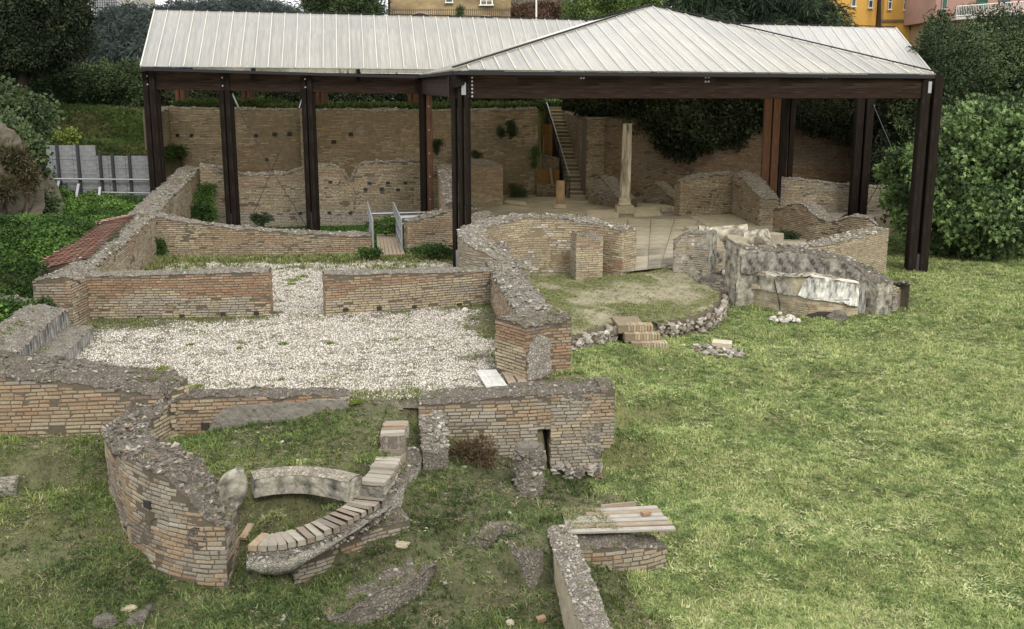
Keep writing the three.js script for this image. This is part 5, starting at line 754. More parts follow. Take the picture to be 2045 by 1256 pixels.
// ---------- the canopy ----------
{
  const root = thing('timber_canopy', 'large dark timber canopy with white corrugated roof and a hipped front pavilion', 'canopy', P(905, 527, 31.4).setY(0));
  const eL = P(281, 134, 39.8), eJ = P(840, 150.5, 41.6), rL = P(309, 21, 47.2), rM = P(1165, 45, 50.3), rR = P(1788, 57, 52.3), eR = P(1864, 150, 44.8);
  const up = (p, d) => p.clone().add(V(0, d, 0));
  const panel = (a, b, c, d, k) => { // lower left, lower right, upper right, upper left
    const g = new Geo(), n = b.clone().sub(a).cross(d.clone().sub(a)).normalize(); if (n.y < 0) n.negate(); const L = Math.max(a.distanceTo(d), b.distanceTo(c)), W = a.distanceTo(b);
    const v = (p, u, w, o) => { const q = p.clone().addScaledVector(n, o); return g.v(q.x, q.y, q.z, u + k * 0.37, w + k * 0.19); };
    const la = 0, lb = 0, lc = b.distanceTo(c) / 6, ld = a.distanceTo(d) / 6;
    g.quad(v(a, 0, la, 0.03), v(b, W / 0.9, lb, 0.03), v(c, W / 0.9, lc, 0.03), v(d, 0, ld, 0.03)); g.quad(v(a, 0, 0, 0), v(b, 1, 0, 0), v(b, 1, 0.02, 0.03), v(a, 0, 0.02, 0.03));
    part(root, 'roof_panel', g.build(true), roofMats[(k * 7 + (k >> 2)) % 4]);
  };
  const whiteRib = std({ color: C(0.52, 0.51, 0.45), roughness: 0.6 }), rib = (a, b) => { const n = b.clone().sub(a); if (n.length() < 0.15) return; part(root, 'roof_rib', bar(up(a, 0.045), up(b, 0.045), 0.03, 0.04), whiteRib); };
  const NW = 62; for (let k = 0; k < NW; k++) { const t0 = k / NW, t1 = (k + 1) / NW, e = (t) => eL.clone().lerp(eR, t), rr = (t) => rL.clone().lerp(rR, t); panel(e(t0), e(t1), rr(t1), rr(t0), k); rib(e(t0), rr(t0)); }
  rib(eR, rR);
  const bL = eL.clone().add(V(-1.6 * 1.6, 0, -15.5)), bR = eR.clone().add(V(-1.6 * 1.6, 0, -15.5)); { const g = new Geo(); g.q(rL, rR, bR, bL); part(root, 'rear_slope', g.build(true), roofMats[0]); }
  // pavilion hip
  const fL = P(905, 140.5, 31.0), fR = P(1869, 149, 33.5), ap = P(1302, 13.5, 40.0), rb = P(1159, 47.5, 51), jL = P(838, 150, 41.8), jR = V(fR.x - 1.7, fR.y, -44.2), raise = 0.03;
  const u = fR.clone().sub(fL), tA = clamp(ap.clone().sub(fL).dot(u) / u.lengthSq(), 0.3, 0.7), hip = (t) => t < tA ? fL.clone().lerp(ap, t / tA) : fR.clone().lerp(ap, (1 - t) / (1 - tA));
  const NP = 33; for (let k = 0; k < NP; k++) { const t0 = k / NP, t1 = (k + 1) / NP, e = (t) => fL.clone().lerp(fR, t); if (t0 < tA && t1 > tA) { const g0 = (t0 + t1) / 2; panel(e(t0), e(t1), hip(t1), hip(t0), 70 + k); const g = new Geo(); g.q(hip(t0), hip(t1), ap, ap); } else panel(e(t0), e(t1), hip(t1), hip(t0), 70 + k); if (k) rib(e(t0), hip(t0)); }
  const NSd = 22; for (let k = 0; k < NSd; k++) { const t0 = k / NSd, t1 = (k + 1) / NSd, e = (t) => fL.clone().lerp(jL, t * 1.0), tp = (t) => { const full = 1.55; const s = t * 1.0; return s < 0.72 ? fL.clone().lerp(ap, s / 0.72) : ap.clone().lerp(rb, (s - 0.72) / 0.28 * 0.45); }; panel(e(t1), e(t0), tp(t0), tp(t1), 110 + k); }
  { const g = new Geo(); const vE = ap.clone().lerp(rb, 0.45); g.tri(g.v(...jL, 0, 0), g.v(...vE, 1, 1), g.v(...rb, 1, 2)); g.tri(g.v(...jL, 0, 0), g.v(...rb, 1, 2), g.v(rb.x - 2, rb.y - 1.2, rb.z, 0, 2)); part(root, 'roof_panel', g.build(true), roofMats[1]); const h = new Geo(); h.q(fR, jR, rb, ap); part(root, 'side_slope', h.build(true), roofMats[2]); }
  // dark ridge and hip flashings
  for (const [a, b] of [[fL, ap], [fR, ap], [rL, rM.clone().lerp(rR, 1)], [ap, rb]]) part(root, 'flashing', bar(up(a, 0.09), up(b, 0.09), 0.1, 0.04), M.gutter);
  part(root, 'gable_trim', bar(up(eL, 0.03), up(rL, 0.03), 0.05, 0.09), whiteRib); part(root, 'gable_trim', bar(up(eR, 0.03), up(rR, 0.03), 0.05, 0.09), whiteRib);
  // gutters
  for (const [a, b] of [[eL, eJ], [fL, fR], [fL, jL]]) part(root, 'gutter', bar(up(a, -0.07), up(b, -0.07), 0.16, 0.11), M.gutter);
  // beams: front of the pavilion, its left side, front of the wing, rear
  const drop = (p, px, py0, py1) => [p, py0, py1];
  const beam = (a, b, h, w, m = M.beam) => part(root, 'beam', bar(a, b, w, h, V(0, 1, 0), 0.5), m);
  const y0 = Yat(150, 31.3), y1 = Yat(197, 31.3), yb = (y0 + y1) / 2, hB = y0 - y1;
  const cA = P(921, 300, 31.5), cB = P(1852, 300, 33.7), cJ = P(848, 300, 42.0);
  beam(V(cA.x - 0.35, yb, cA.z), V(cB.x + 0.1, yb - 0.03, cB.z), hB, 0.24);
  beam(V(cA.x - 0.05, yb, cA.z - 0.1), V(cJ.x, yb - 0.0, cJ.z), hB * 0.96, 0.22); beam(V(cB.x, yb, cB.z), V(cB.x - 1.7, yb, cB.z - 10.5), hB * 0.96, 0.22);
  const wL = P(300, 300, 40.4), wy = (px, d, p) => Yat(p, d);
  const wa = V(wL.x, (wy(0, 40.4, 142) + wy(0, 40.4, 177)) / 2, wL.z), wb = V(cJ.x, (wy(0, 42, 152) + wy(0, 42, 187)) / 2, cJ.z); beam(wa, wb, 0.7, 0.22); const wc = V(cB.x - 1.7, wb.y, cB.z - 10.5); beam(wb, wc, 0.7, 0.22);
  beam(V(wa.x - 1.6, wa.y + 0.1, wa.z - 13.5), V(wc.x - 1.6, wc.y, wc.z - 13.5), 0.7, 0.22); beam(wa, V(wa.x - 1.9, wa.y + 0.1, wa.z - 13.5), 0.6, 0.2);
  // rafters
  for (let k = 0; k < 9; k++) { const t = k / 8; beam(eL.clone().lerp(eR, t).add(V(0, -0.3, -0.3)), rL.clone().lerp(rR, t).add(V(0, -0.3, 0)), 0.3, 0.14, M.post); } beam(up(rL, -0.35), up(rR, -0.35), 0.4, 0.16, M.post);
  for (const q of [fL, fR]) beam(up(q, -0.3), up(ap, -0.3), 0.36, 0.16, M.post);
  // posts: pairs of timbers with a slot between
  const post = (foot, top, w, n = 2, m = M.post, gap = 0.07, two = true, yaw = -0.16) => {
    const o = new THREE.Group(); o.name = 'post'; o.position.copy(foot).sub(root.position); root.add(o); const pw = (w - gap * (n - 1)) / n;
    for (let i = 0; i < n; i++) for (let j = 0; j < (two ? 2 : 1); j++) { const ox = -w / 2 + pw / 2 + i * (pw + gap), oz = two ? (j ? -1 : 1) * (pw / 2 + gap / 2) : 0, x = foot.x + ox * Math.cos(yaw) + oz * Math.sin(yaw), z = foot.z - ox * Math.sin(yaw) + oz * Math.cos(yaw); part(o, 'timber', bar(V(x, foot.y - 0.3, z), V(x, top, z), pw, pw, V(0, 0, 1).applyAxisAngle(V(0, 1, 0), yaw)), m); }
    part(o, 'foot_plate', box(foot.x, foot.y + 0.12, foot.z + (two ? 0 : 0), w * 0.3, 0.9, w * 0.8, yaw), M.steelDark); return o;
  };
  const bolts = (o, cx, y, z, cols, rows, dx, dy) => { for (let i = 0; i < cols; i++) for (let j = 0; j < rows; j++) { const g = new THREE.CylinderGeometry(0.03, 0.03, 0.03, 10).rotateX(Math.PI / 2).translate(cx + i * dx, y - j * dy, z); part(o, 'bolt', g, M.steel); } };
  const zA = cA.z + 0.13, pA = post(V(cA.x, 0.1, cA.z), y0 + 0.02, 0.52, 3, M.post); bolts(root, P(934, 160, 31.4).x, yb + 0.26, cA.z + 0.14, 2, 6, 0.13, 0.105);
  { const cx = P(927, 175, 31.2).x; part(root, 'steel_plate', box(cx - 0.02, yb - 0.05, cA.z + 0.2, 0.13, 0.35, 0.02, -0.1), M.steel); part(root, 'foot_bracket', bar(V(cA.x - 0.13, 0.1, cA.z + 0.2), V(cA.x - 0.13, 0.62, cA.z + 0.2), 0.1, 0.02, V(0, 0, 1)), M.steel); }
  bolts(root, P(1841, 160, 33.6).x, yb + 0.24, cB.z + 0.14, 2, 6, 0.13, 0.1); bolts(root, P(1160, 158, 32).x, yb + 0.25, -31.95, 2, 1, 0.08, 0.1); bolts(root, P(1408, 158, 32.6).x, yb + 0.27, -32.5, 2, 2, 0.09, 0.12); bolts(root, P(1645, 158, 33).x, yb + 0.27, -33.05, 2, 1, 0.09, 0.1);
  post(V(cB.x - 0.06, -0.42, cB.z), y0 + 0.02, 0.62, 2, M.post, 0.1); part(root, 'steel_plate', box(cB.x - 0.2, yb - 0.02, cB.z + 0.3, 0.1, 0.35, 0.02), M.steel);
  const wing = [[311, 40.4, 0.46, 143], [458, 40.9, 0.42, 146], [620, 41.3, 0.42, 149]];
  for (const [px, d, w, py] of wing) { const p = P(px, 300, d); post(V(p.x, 0, p.z), Yat(py, d), w, 2, M.post, 0.06); const by = Yat(py + 9, d); bolts(root, p.x - 0.05, by, p.z + 0.24, 1, 2, 0.1, 0.3); }
  { const o = post(V(cJ.x - 0.05, 0, cJ.z + 0.1), Yat(152, 42), 0.24, 1, M.post, 0.06, false); const q = new THREE.Group(); q.name = 'post'; q.position.copy(cJ).setY(0).sub(root.position); root.add(q); part(q, 'timber', bar(V(cJ.x + 0.21, -0.2, cJ.z + 0.05), V(cJ.x + 0.21, Yat(187, 42), cJ.z + 0.05), 0.22, 0.2, V(0, 0, 1)), M.postOrange); for (let k = 0; k < 5; k++) bolts(root, cJ.x + 0.2, 1 + k * 0.9, cJ.z + 0.16, 1, 1, 0, 0); part(root, 'steel_plate', box(cJ.x + 0.04, Yat(170, 42), cJ.z + 0.26, 0.1, 0.35, 0.02), M.steel); }
  { const p = P(1538, 300, 42.5); const o = post(V(p.x, -0.1, p.z), Yat(190, 42.5), 0.62, 2, M.postOrange, 0.05); part(o, 'timber', bar(V(p.x + 0.36, -0.3, p.z + 0.2), V(p.x + 0.36, Yat(190, 42.5), p.z + 0.2), 0.14, 0.3, V(0, 0, 1)), M.post); const p2 = P(1719, 320, 43.2); post(V(p2.x, -0.4, p2.z), Yat(190, 43.2), 0.66, 2, M.post, 0.08); const p3 = V(wc.x, -0.4, wc.z); post(p3, Yat(185, 44), 0.46, 2, M.post, 0.06); }
  // braces and rods
  const rod = (a, b, r = 0.014) => part(root, 'tie_rod', tube(a, b, r, 6), M.steelDark);
  const p1 = P(470, 185, 40.9), p2 = P(606, 185, 41.3); rod(P(499, 443, 40.8), P(560, 300, 41.1)); rod(P(560, 300, 41.1), P(602, 200, 41.3)); rod(P(612, 452, 41.2), P(540, 335, 41)); rod(P(540, 335, 41), P(470, 205, 40.9));
  part(root, 'brace', bar(P(458, 172, 41), P(476, 214, 41), 0.1, 0.04), M.steel); part(root, 'brace', bar(P(608, 180, 41.3), P(598, 216, 41.3), 0.1, 0.04), M.steel);
  rod(P(1740, 200, 43.2), P(1800, 340, 38)); rod(P(1834, 215, 36), P(1776, 330, 40)); rod(P(1776, 330, 40), P(1722, 425, 43)); part(root, 'brace', bar(P(1739, 199, 43.1), P(1746, 213, 42.8), 0.09, 0.05), M.steelDark);
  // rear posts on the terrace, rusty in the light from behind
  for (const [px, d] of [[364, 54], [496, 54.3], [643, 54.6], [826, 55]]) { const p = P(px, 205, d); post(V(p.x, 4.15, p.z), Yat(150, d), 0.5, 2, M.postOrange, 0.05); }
}

// ---------- left side: tiled lean-to, concrete fence, tuff outcrop ----------
{
  const a = P(46, 549, 24.8), b = P(168, 518, 26.0), c = P(262, 428, 33.2), d = P(204, 441, 31.6), root = thing('tiled_lean_to', 'long low lean-to of faded red roof tiles along the left wall', 'roof', a.clone().lerp(c, 0.5).setY(0.7)), r = rng(301);
  const at = (u, v) => a.clone().lerp(b, u).lerp(d.clone().lerp(c, u), v);
  { const g = new Geo(), dn = V(0, -0.07, 0); g.q(a.clone().add(dn), b.clone().add(dn), c.clone().add(dn), d.clone().add(dn)); part(root, 'roof_boarding', g.build(), M.plankBrown); }
  part(root, 'verge_board', bar(a.clone().add(V(0, -0.07, 0.03)), b.clone().add(V(0, -0.07, 0.03)), 0.04, 0.14), M.bark);
  const tg = new THREE.CylinderGeometry(0.5, 0.42, 1, 8, 1, true, -Math.PI / 2, Math.PI); tg.rotateX(Math.PI / 2);
  const tm = [[0.33, 0.19, 0.15], [0.29, 0.16, 0.13], [0.4, 0.25, 0.2], [0.3, 0.2, 0.165], [0.36, 0.28, 0.23]].map((q) => std({ color: C(...q), map: T.grain, bumpMap: T.grainB, bumpScale: 0.004 }));
  const NR = 25, NCn = 6; for (let j = 0; j < NR; j++) for (let i = 0; i < NCn; i++) {
    const u0 = at(i / NCn, (j + 0.5) / NR), u1 = at((i + 1) / NCn, (j + 0.5) / NR), mid = u0.clone().lerp(u1, 0.5), dir = u1.clone().sub(u0), L = dir.length();
    const m = shade(new THREE.Mesh(tg, tm[Math.floor(r() * 5)])); m.name = 'roof_tile'; m.position.copy(mid).sub(root.position).add(V(0, 0.015 + r() * 0.015 , 0)); const q = new THREE.Quaternion().setFromUnitVectors(V(0, 0, 1), dir.normalize()); m.quaternion.copy(q); m.rotateY(0); m.rotateX(0.05 + r() * 0.03); m.scale.set(0.36, 0.09, L * 1.22); root.add(m);
  }
  const p = P(37, 560, 24.6); part(root, 'post', bar(V(p.x, -0.2, p.z), V(p.x, p.y + 0.08, p.z), 0.09, 0.09, V(0, 0, 1)), M.steelDark); part(root, 'bracket', bar(V(p.x, p.y + 0.06, p.z), a.clone().add(V(0.2, -0.08, 0)), 0.06, 0.06), M.steelDark);
}
{
  const root = thing('concrete_fence', 'grey concrete plank fence with dark steel uprights and tubes on the left slope', 'fence', P(180, 400, 42)); const d = 42;
  const set = (x0, x1, y0, y1, n, seed) => { const a = P(x0, y1, d), b = P(x1, y1, d), t = Yat(y0, d); for (let k = 0; k < n; k++) { const ya = mixf(a.y, t, k / n) + 0.008, yb = mixf(a.y, t, (k + 1) / n) - 0.008; part(root, 'concrete_plank', box((a.x + b.x) / 2, (ya + yb) / 2, -d - (k % 2) * 0.012, b.x - a.x - 0.02, yb - ya, 0.06), M.concrete); } };
  set(52, 113, 290, 402, 4); set(113, 154, 290, 404, 4); set(154, 200, 290, 408, 4); set(200, 224, 311, 415, 4); set(224, 258, 311, 415, 4); set(258, 303, 311, 416, 4);
  for (const [x, y0] of [[113, 289], [154, 289], [199, 305], [224, 310], [258, 310]]) { const p = P(x, y0, d - 0.1), q = P(x + 8, 410, d - 0.1); part(root, 'upright', bar(V(p.x, q.y, p.z), V(p.x, p.y + 0.05, p.z), 0.1, 0.12, V(0, 0, 1)), M.steelDark); }
  for (const [x0, y0, x1, y1] of [[78, 357, 305, 359], [198, 384, 305, 386], [210, 414, 305, 416]]) part(root, 'tube_rail', tube(P(x0, y0, d - 0.25), P(x1, y1, d - 0.25), 0.035, 8), M.steel);
  for (const [x0, y0, x1, y1] of [[118, 362, 112, 384], [157, 368, 152, 398], [200, 374, 196, 412]]) part(root, 'prop', bar(P(x0, y0, d - 0.3), P(x1, y1, d - 1.0), 0.1, 0.07), M.steel);
}
{
  const g = new THREE.IcosahedronGeometry(1, 24), p = g.attributes.position;
  for (let i = 0; i < p.count; i++) { const x = p.getX(i), y = p.getY(i), z = p.getZ(i), k = 0.7 + 0.55 * fbm(x * 1.8 + 9, y * 1.4 + z * 1.5, 5, 3) + 0.22 * fbm(x * 7, y * 2.5 + z * 7, 4, 4); p.setXYZ(i, x * k, y * k, z * k); }
  g.scale(2.3, 2.4, 3.2); const c = P(-75, 395, 33); g.translate(c.x, c.y - 0.1, c.z); rough(g, 0.16, 1.6, 4); g.computeVertexNormals(); const root = thing('tuff_outcrop', 'rough brown tuff outcrop with ivy on top at the left edge', 'rock', c.clone().setY(0.5)); part(root, 'rock_body', g, M.tuff);
}

// ---------- leaves, grass ----------
function leafGeo(n, seed, leafL, leafW, droop = 0, lobed = false) {
  const r = rng(seed), g = new Geo();
  for (let i = 0; i < n; i++) {
    const dir = V(r() * 2 - 1, r() * 2 - 1, r() * 2 - 1).normalize(), o = dir.clone().multiplyScalar(0.35 + 0.5 * r()); dir.y -= droop; dir.normalize();
    const side = dir.clone().cross(V(r() - 0.5, 1, r() - 0.5)).normalize(), up = side.clone().cross(dir), L = leafL * (0.7 + r() * 0.6), W = leafW * (0.7 + r() * 0.6), p = (a, b, c) => { const q = o.clone().addScaledVector(dir, a * L).addScaledVector(side, b * W).addScaledVector(up, c * L); return g.v(q.x, q.y, q.z, a, b); };
    if (!lobed) { const a = p(0, 0, 0), b = p(0.5, 0.5, 0.1), c = p(1, 0, -0.08), d = p(0.5, -0.5, 0.1); g.tri(a, b, c); g.tri(a, c, d); }
    else { const c = p(0.35, 0, 0.06), ring = [[0, 0], [0.05, 0.42], [0.28, 0.2], [0.55, 0.62], [0.6, 0.2], [1.05, 0], [0.6, -0.2], [0.55, -0.62], [0.28, -0.2], [0.05, -0.42]].map(([x, y]) => p(x, y, -0.05 * Math.abs(y))); for (let k = 0; k < 10; k++) g.tri(c, ring[k], ring[(k + 1) % 10]); }
  }
  return g.build(true);
}
const LEAF = { small: leafGeo(16, 5, 0.42, 0.24), ivy: leafGeo(12, 6, 0.5, 0.42), fig: leafGeo(6, 8, 0.75, 0.8, 0.25, true), needle: leafGeo(26, 9, 0.75, 0.07, 0.7), spray: leafGeo(20, 10, 0.9, 0.1, 0.15) };
const leafMat = new THREE.MeshPhysicalMaterial({ color: C(1, 1, 1), roughness: 0.65, specularIntensity: 0.35 });
function foliage(root, name, geo, blobs, n, size, tones, seed, o = {}) { // blobs: [x, y, z, rx, ry, rz]; leaves thickest near the skin of each blob, in light and dark clumps
  const r = rng(seed), list = [], vol = blobs.map((b) => Math.pow(b[3] * b[4] * b[5], 0.67)), tot = vol.reduce((a, b) => a + b, 0);
  blobs.forEach((b, k) => { const m = Math.round(n * vol[k] / tot); for (let i = 0; i < m; i++) {
    let d = V(r() * 2 - 1, r() * 2 - 1, r() * 2 - 1); if (d.lengthSq() > 1 || d.lengthSq() < 0.01) { i--; continue; } d.normalize(); const q = 1 - Math.pow(r(), 1.7) * 0.75, k2 = 0.55 + 0.95 * fbm(d.x * 2.1 + k * 3.3, d.y * 2.1 + d.z * 1.7 + seed, 3); const x = b[0] + d.x * b[3] * q * k2, y = b[1] + d.y * b[4] * q * k2, z = b[2] + d.z * b[5] * q * k2;
    if (o.keep && !o.keep(x, y, z)) continue; const cl = fbm(x * 0.9 + seed, y * 0.9 + z * 0.7, 3), t = tones[Math.floor(clamp((cl - 0.28) * 2.2 + (r() - 0.5) * 0.7, 0, 0.999) * tones.length)], v = 0.75 + r() * 0.5, s = size * (0.7 + r() * 0.7);
    list.push({ m: mat4(V(x, y, z), o.flat ? r() * 0.6 - 0.3 : r() * 6, r() * 6, o.flat ? r() * 0.6 - 0.3 : r() * 6, s, s * (o.sy ?? 1), s), c: C(t[0] * v, t[1] * v, t[2] * v) });
  } });
  return copies(root, name, geo, leafMat, list, o.kind === undefined ? 'stuff' : o.kind);
}
const GREEN = { dark: [[0.022, 0.03, 0.016], [0.034, 0.046, 0.023], [0.052, 0.068, 0.033]], mid: [[0.034, 0.05, 0.022], [0.055, 0.082, 0.034], [0.085, 0.12, 0.05]], fig: [[0.03, 0.048, 0.02], [0.065, 0.105, 0.038], [0.12, 0.185, 0.065], [0.175, 0.255, 0.09], [0.14, 0.215, 0.075]], lush: [[0.03, 0.06, 0.015], [0.05, 0.1, 0.022], [0.085, 0.15, 0.033]], grey: [[0.05, 0.065, 0.06], [0.075, 0.095, 0.088], [0.1, 0.125, 0.115]], yellow: [[0.13, 0.17, 0.035], [0.19, 0.22, 0.045], [0.08, 0.12, 0.03]] };
const blob = (px, py, d, rx, ry, rz = rx) => { const p = P(px, py, d); return [p.x, p.y, p.z, rx, ry, rz]; };
function trunk(root, pts, r0, r1, name = 'trunk', m = M.bark) { const c = new THREE.CatmullRomCurve3(pts), g = new THREE.TubeGeometry(c, 14, 1, 8), p = g.attributes.position; const fr = 15; for (let i = 0; i < p.count; i++) { const k = Math.floor(i / 9), q = c.getPointAt(clamp(k / 14, 0, 1)), rr = mixf(r0, r1, k / 14); p.setXYZ(i, q.x + (p.getX(i) - q.x) * rr, q.y + (p.getY(i) - q.y) * rr, q.z + (p.getZ(i) - q.z) * rr); } g.computeVertexNormals(); return part(root, name, g, m); }
function bush(name, label, category, blobs, n, size, tones, seed, geo = LEAF.small, baseY = null, o = {}) {
  const b0 = blobs[0], root = thing(name, label, category, V(b0[0], baseY ?? b0[1] - b0[4], b0[2])), y = root.position.y;
  for (const b of blobs.slice(0, 3)) trunk(root, [V(b0[0] + (b[0] - b0[0]) * 0.2, y - 0.2, b0[2]), V(mixf(b0[0], b[0], 0.6), mixf(y, b[1], 0.5), mixf(b0[2], b[2], 0.6)), V(b[0], b[1], b[2])], 0.09 * Math.sqrt(b[4]), 0.03, 'stem');
  foliage(root, 'foliage', geo, blobs, n, size, tones, seed, { ...o }); return root;
}
// ---- right side
bush('fig_tree', 'big bright green fig bush spreading over the lawn behind the right corner post', 'fig bush', [blob(1900, 380, 37, 2.0, 1.9), blob(1985, 300, 37.5, 2.1, 1.7), blob(2070, 380, 37, 2.2, 2.0), blob(1815, 400, 38, 0.8, 1.1), blob(1930, 440, 36, 1.7, 1.0), blob(1990, 440, 35.5, 1.5, 1.1), blob(1810, 330, 38.5, 0.9, 0.6), blob(1900, 300, 38.5, 1.4, 0.9), blob(2030, 235, 39, 1.3, 1.0), blob(2110, 300, 36, 1.8, 2), blob(1880, 470, 36.5, 1.0, 0.5)], 15500, 0.175, GREEN.fig, 401, LEAF.fig, -0.4);
bush('shrub', 'tall dark laurel shrub behind the right corner post, below the pink house', 'shrub', [blob(1950, 170, 47, 2.6, 2.2), blob(1890, 230, 46, 1.8, 2.0), blob(2040, 200, 47, 2.2, 2.8), blob(1880, 120, 48, 1.2, 1.5), blob(1870, 75, 49, 0.6, 1.2), blob(1985, 95, 49, 1.5, 1.5), blob(1930, 110, 49, 1.3, 1.2), blob(2050, 110, 49, 1.2, 1.6)], 9000, 0.28, GREEN.mid, 403, LEAF.small, 1.5);
bush('shrub', 'dark evergreen shrub in the shade between the two right rear posts', 'shrub', [blob(1775, 270, 50, 1.5, 2.6), blob(1790, 350, 47, 1.2, 2.0), blob(1730, 230, 51, 1.6, 1.3), blob(1640, 225, 51.5, 2.2, 0.8), blob(1820, 220, 48, 1.4, 1.4)], 5500, 0.28, GREEN.dark, 405, LEAF.small, 0.2);
bush('hanging_ivy', 'dark ivy mass hanging over the high wall left of the tall column', 'ivy', [blob(1240, 212, 51.2, 1.8, 0.7, 0.9), blob(1300, 235, 51.0, 1.7, 1.2, 0.9), blob(1370, 265, 50.6, 1.5, 1.1, 0.8), blob(1440, 240, 51.2, 1.6, 1.3, 0.9), blob(1500, 220, 51.6, 1.4, 0.9, 0.9), blob(1185, 205, 52.2, 1.3, 0.5, 0.9), blob(1360, 205, 51.8, 2.6, 0.6, 0.9)], 7000, 0.26, GREEN.dark, 407, LEAF.ivy, 2.5);
bush('hanging_ivy', 'dark ivy cap over the high wall right of the orange post', 'ivy', [blob(1590, 215, 52.2, 1.6, 0.8, 0.8), blob(1640, 235, 52, 0.9, 0.7, 0.7), blob(1690, 225, 52.4, 1.2, 0.9, 0.8)], 2600, 0.26, GREEN.dark, 409, LEAF.ivy, 3);
// ---- hedges on the terrace and the left bank
function hedge(label, x0, x1, d0, d1, yb, yt, thick, n, seed, tones = GREEN.dark, size = 0.26) { const a = P(x0, yt, d0), b = P(x1, yt, d1), base = Yat(yb, (d0 + d1) / 2), top = a.y, root = thing('hedge', label, 'hedge', V((a.x + b.x) / 2, base, (a.z + b.z) / 2)), N = Math.max(3, Math.round(a.distanceTo(b) / 1.3)), bl = []; for (let i = 0; i < N; i++) { const t = (i + 0.5) / N; bl.push([mixf(a.x, b.x, t), (base + top) / 2, mixf(a.z, b.z, t), 1.0, (top - base) / 2 * 1.12, thick / 2 * 1.15]); } for (let i = 0; i < N; i += 2) trunk(root, [V(bl[i][0], base - 0.2, bl[i][2]), V(bl[i][0] + 0.1, base + 0.5, bl[i][2]), V(bl[i][0], bl[i][1] + 0.3, bl[i][2])], 0.05, 0.02, 'stem'); foliage(root, 'foliage', LEAF.small, bl, n, size, tones, seed, {}); return root; }
hedge('long dark clipped hedge at the top of the left bank', -60, 292, 56, 57, 208, 135, 1.6, 6500, 421, GREEN.mid);
hedge('dark hedge along the terrace behind the rear wall', 310, 1068, 58, 60, 209, 160, 0.9, 5200, 423);
hedge('dark hedge on the terrace right of the stairs', 1137, 1760, 57, 59, 208, 158, 1.6, 8000, 425);
{ const root = thing('white_fence', 'white slatted fence showing through the terrace hedge', 'fence', P(700, 205, 63).setY(4.3)); const r = rng(427); for (let x = 345; x < 1060; x += 5) { if (fbm(x * 0.02, 3, 2) < 0.42) continue; const p = P(x, 200, 63); part(root, 'slat', box(p.x, 4.75, p.z, 0.09, 0.9, 0.03), M.white); } for (const y of [4.5, 5.05]) part(root, 'rail', box(P(700, 200, 63).x, y, -63.05, 20, 0.07, 0.03), M.white); }
// ---- trees behind
{ const root = thing('evergreen_tree', 'dense dark evergreen tree filling the upper left corner', 'tree', P(40, 150, 50)); trunk(root, [P(40, 150, 50).setY(4.6), P(45, 110, 50), P(50, 0, 50)], 0.3, 0.12); foliage(root, 'crown', LEAF.small, [blob(40, 60, 50, 2.6, 2.2), blob(100, 40, 50, 1.7, 1.9), blob(90, 100, 50, 1.5, 0.9), blob(-40, 60, 50, 2.4, 2.4), blob(60, -10, 50, 2.6, 1.7), blob(135, 60, 50.5, 0.8, 1.2), blob(0, 110, 50, 1.6, 0.9)], 8500, 0.3, GREEN.dark, 431, {}); }
function conifer(label, tx, d, topY, baseY, reach, n, tones, seed, o = {}) {   // cedar: level limbs with drooping sprays
  const b = P(tx, 165, d), root = thing('cedar_tree', label, 'cedar', V(b.x, baseY, b.z)), r = rng(seed), list = [];
  trunk(root, [V(b.x, baseY, b.z), V(b.x + 0.2, (baseY + topY) / 2, b.z), V(b.x, topY, b.z)], o.tr ?? 0.35, 0.1);
  for (let k = 0; k < n; k++) {
    const t = r(), y0 = mixf(o.low ?? baseY + 1.4, topY, t), az = o.az ? o.az[0] + r() * (o.az[1] - o.az[0]) : r() * 6.28, L = reach * (1 - 0.55 * t) * (0.6 + 0.5 * r()), tip = V(b.x + Math.cos(az) * L, y0 - (o.droop ?? 0.22) * L, b.z - Math.sin(az) * L), m = V(b.x + Math.cos(az) * L * 0.5, y0 + 0.08 * L, b.z - Math.sin(az) * L * 0.5), q = [V(b.x, y0, b.z), m, tip];
    trunk(root, q, 0.07, 0.015, 'limb'); const c = new THREE.CatmullRomCurve3(q), K = Math.round(L * (o.dens ?? 14));
    for (let i = 0; i < K; i++) { const u = 0.15 + 0.85 * Math.sqrt(r()), p = c.getPoint(u), sp = (0.25 + 0.55 * u) * (1 - 0.4 * u) * 1.1; p.add(V((r() - 0.5) * sp * 1.6, (r() - 0.65) * 0.5, (r() - 0.5) * sp * 1.6)); const s = 0.26 + r() * 0.2, tt = tones[Math.floor(r() * tones.length)], v = 0.7 + r() * 0.6; list.push({ m: mat4(p, (r() - 0.5) * 0.8, r() * 6, (r() - 0.5) * 0.8, s, s * 1.3, s), c: C(tt[0] * v, tt[1] * v, tt[2] * v) }); }
  }
  copies(root, 'needles', LEAF.needle, leafMat, list); return root;
}
conifer('grey-green cedar with drooping sprays behind the left end of the roof', 300, 66, 9.6, 4.6, 5.2, 60, GREEN.grey, 441, { low: 7.2 });
conifer('bluish grey cedar spreading above the middle of the long roof', 520, 72, 10.5, 4.6, 6.5, 70, GREEN.grey, 443, { low: 8.2, droop: 0.12 });
conifer('grey cedar boughs filling the gap between the two bluish cedars', 405, 69, 10.2, 4.6, 5.5, 60, GREEN.grey, 446, { low: 7.4 });
conifer('dark green cedar whose boughs hang over the right part of the roof', 1490, 60, 11.5, 4.4, 6.5, 85, [[0.03, 0.05, 0.03], [0.045, 0.07, 0.035], [0.02, 0.03, 0.02], [0.07, 0.1, 0.05]], 445, { low: 8.0, tr: 0.4, droop: 0.16 });
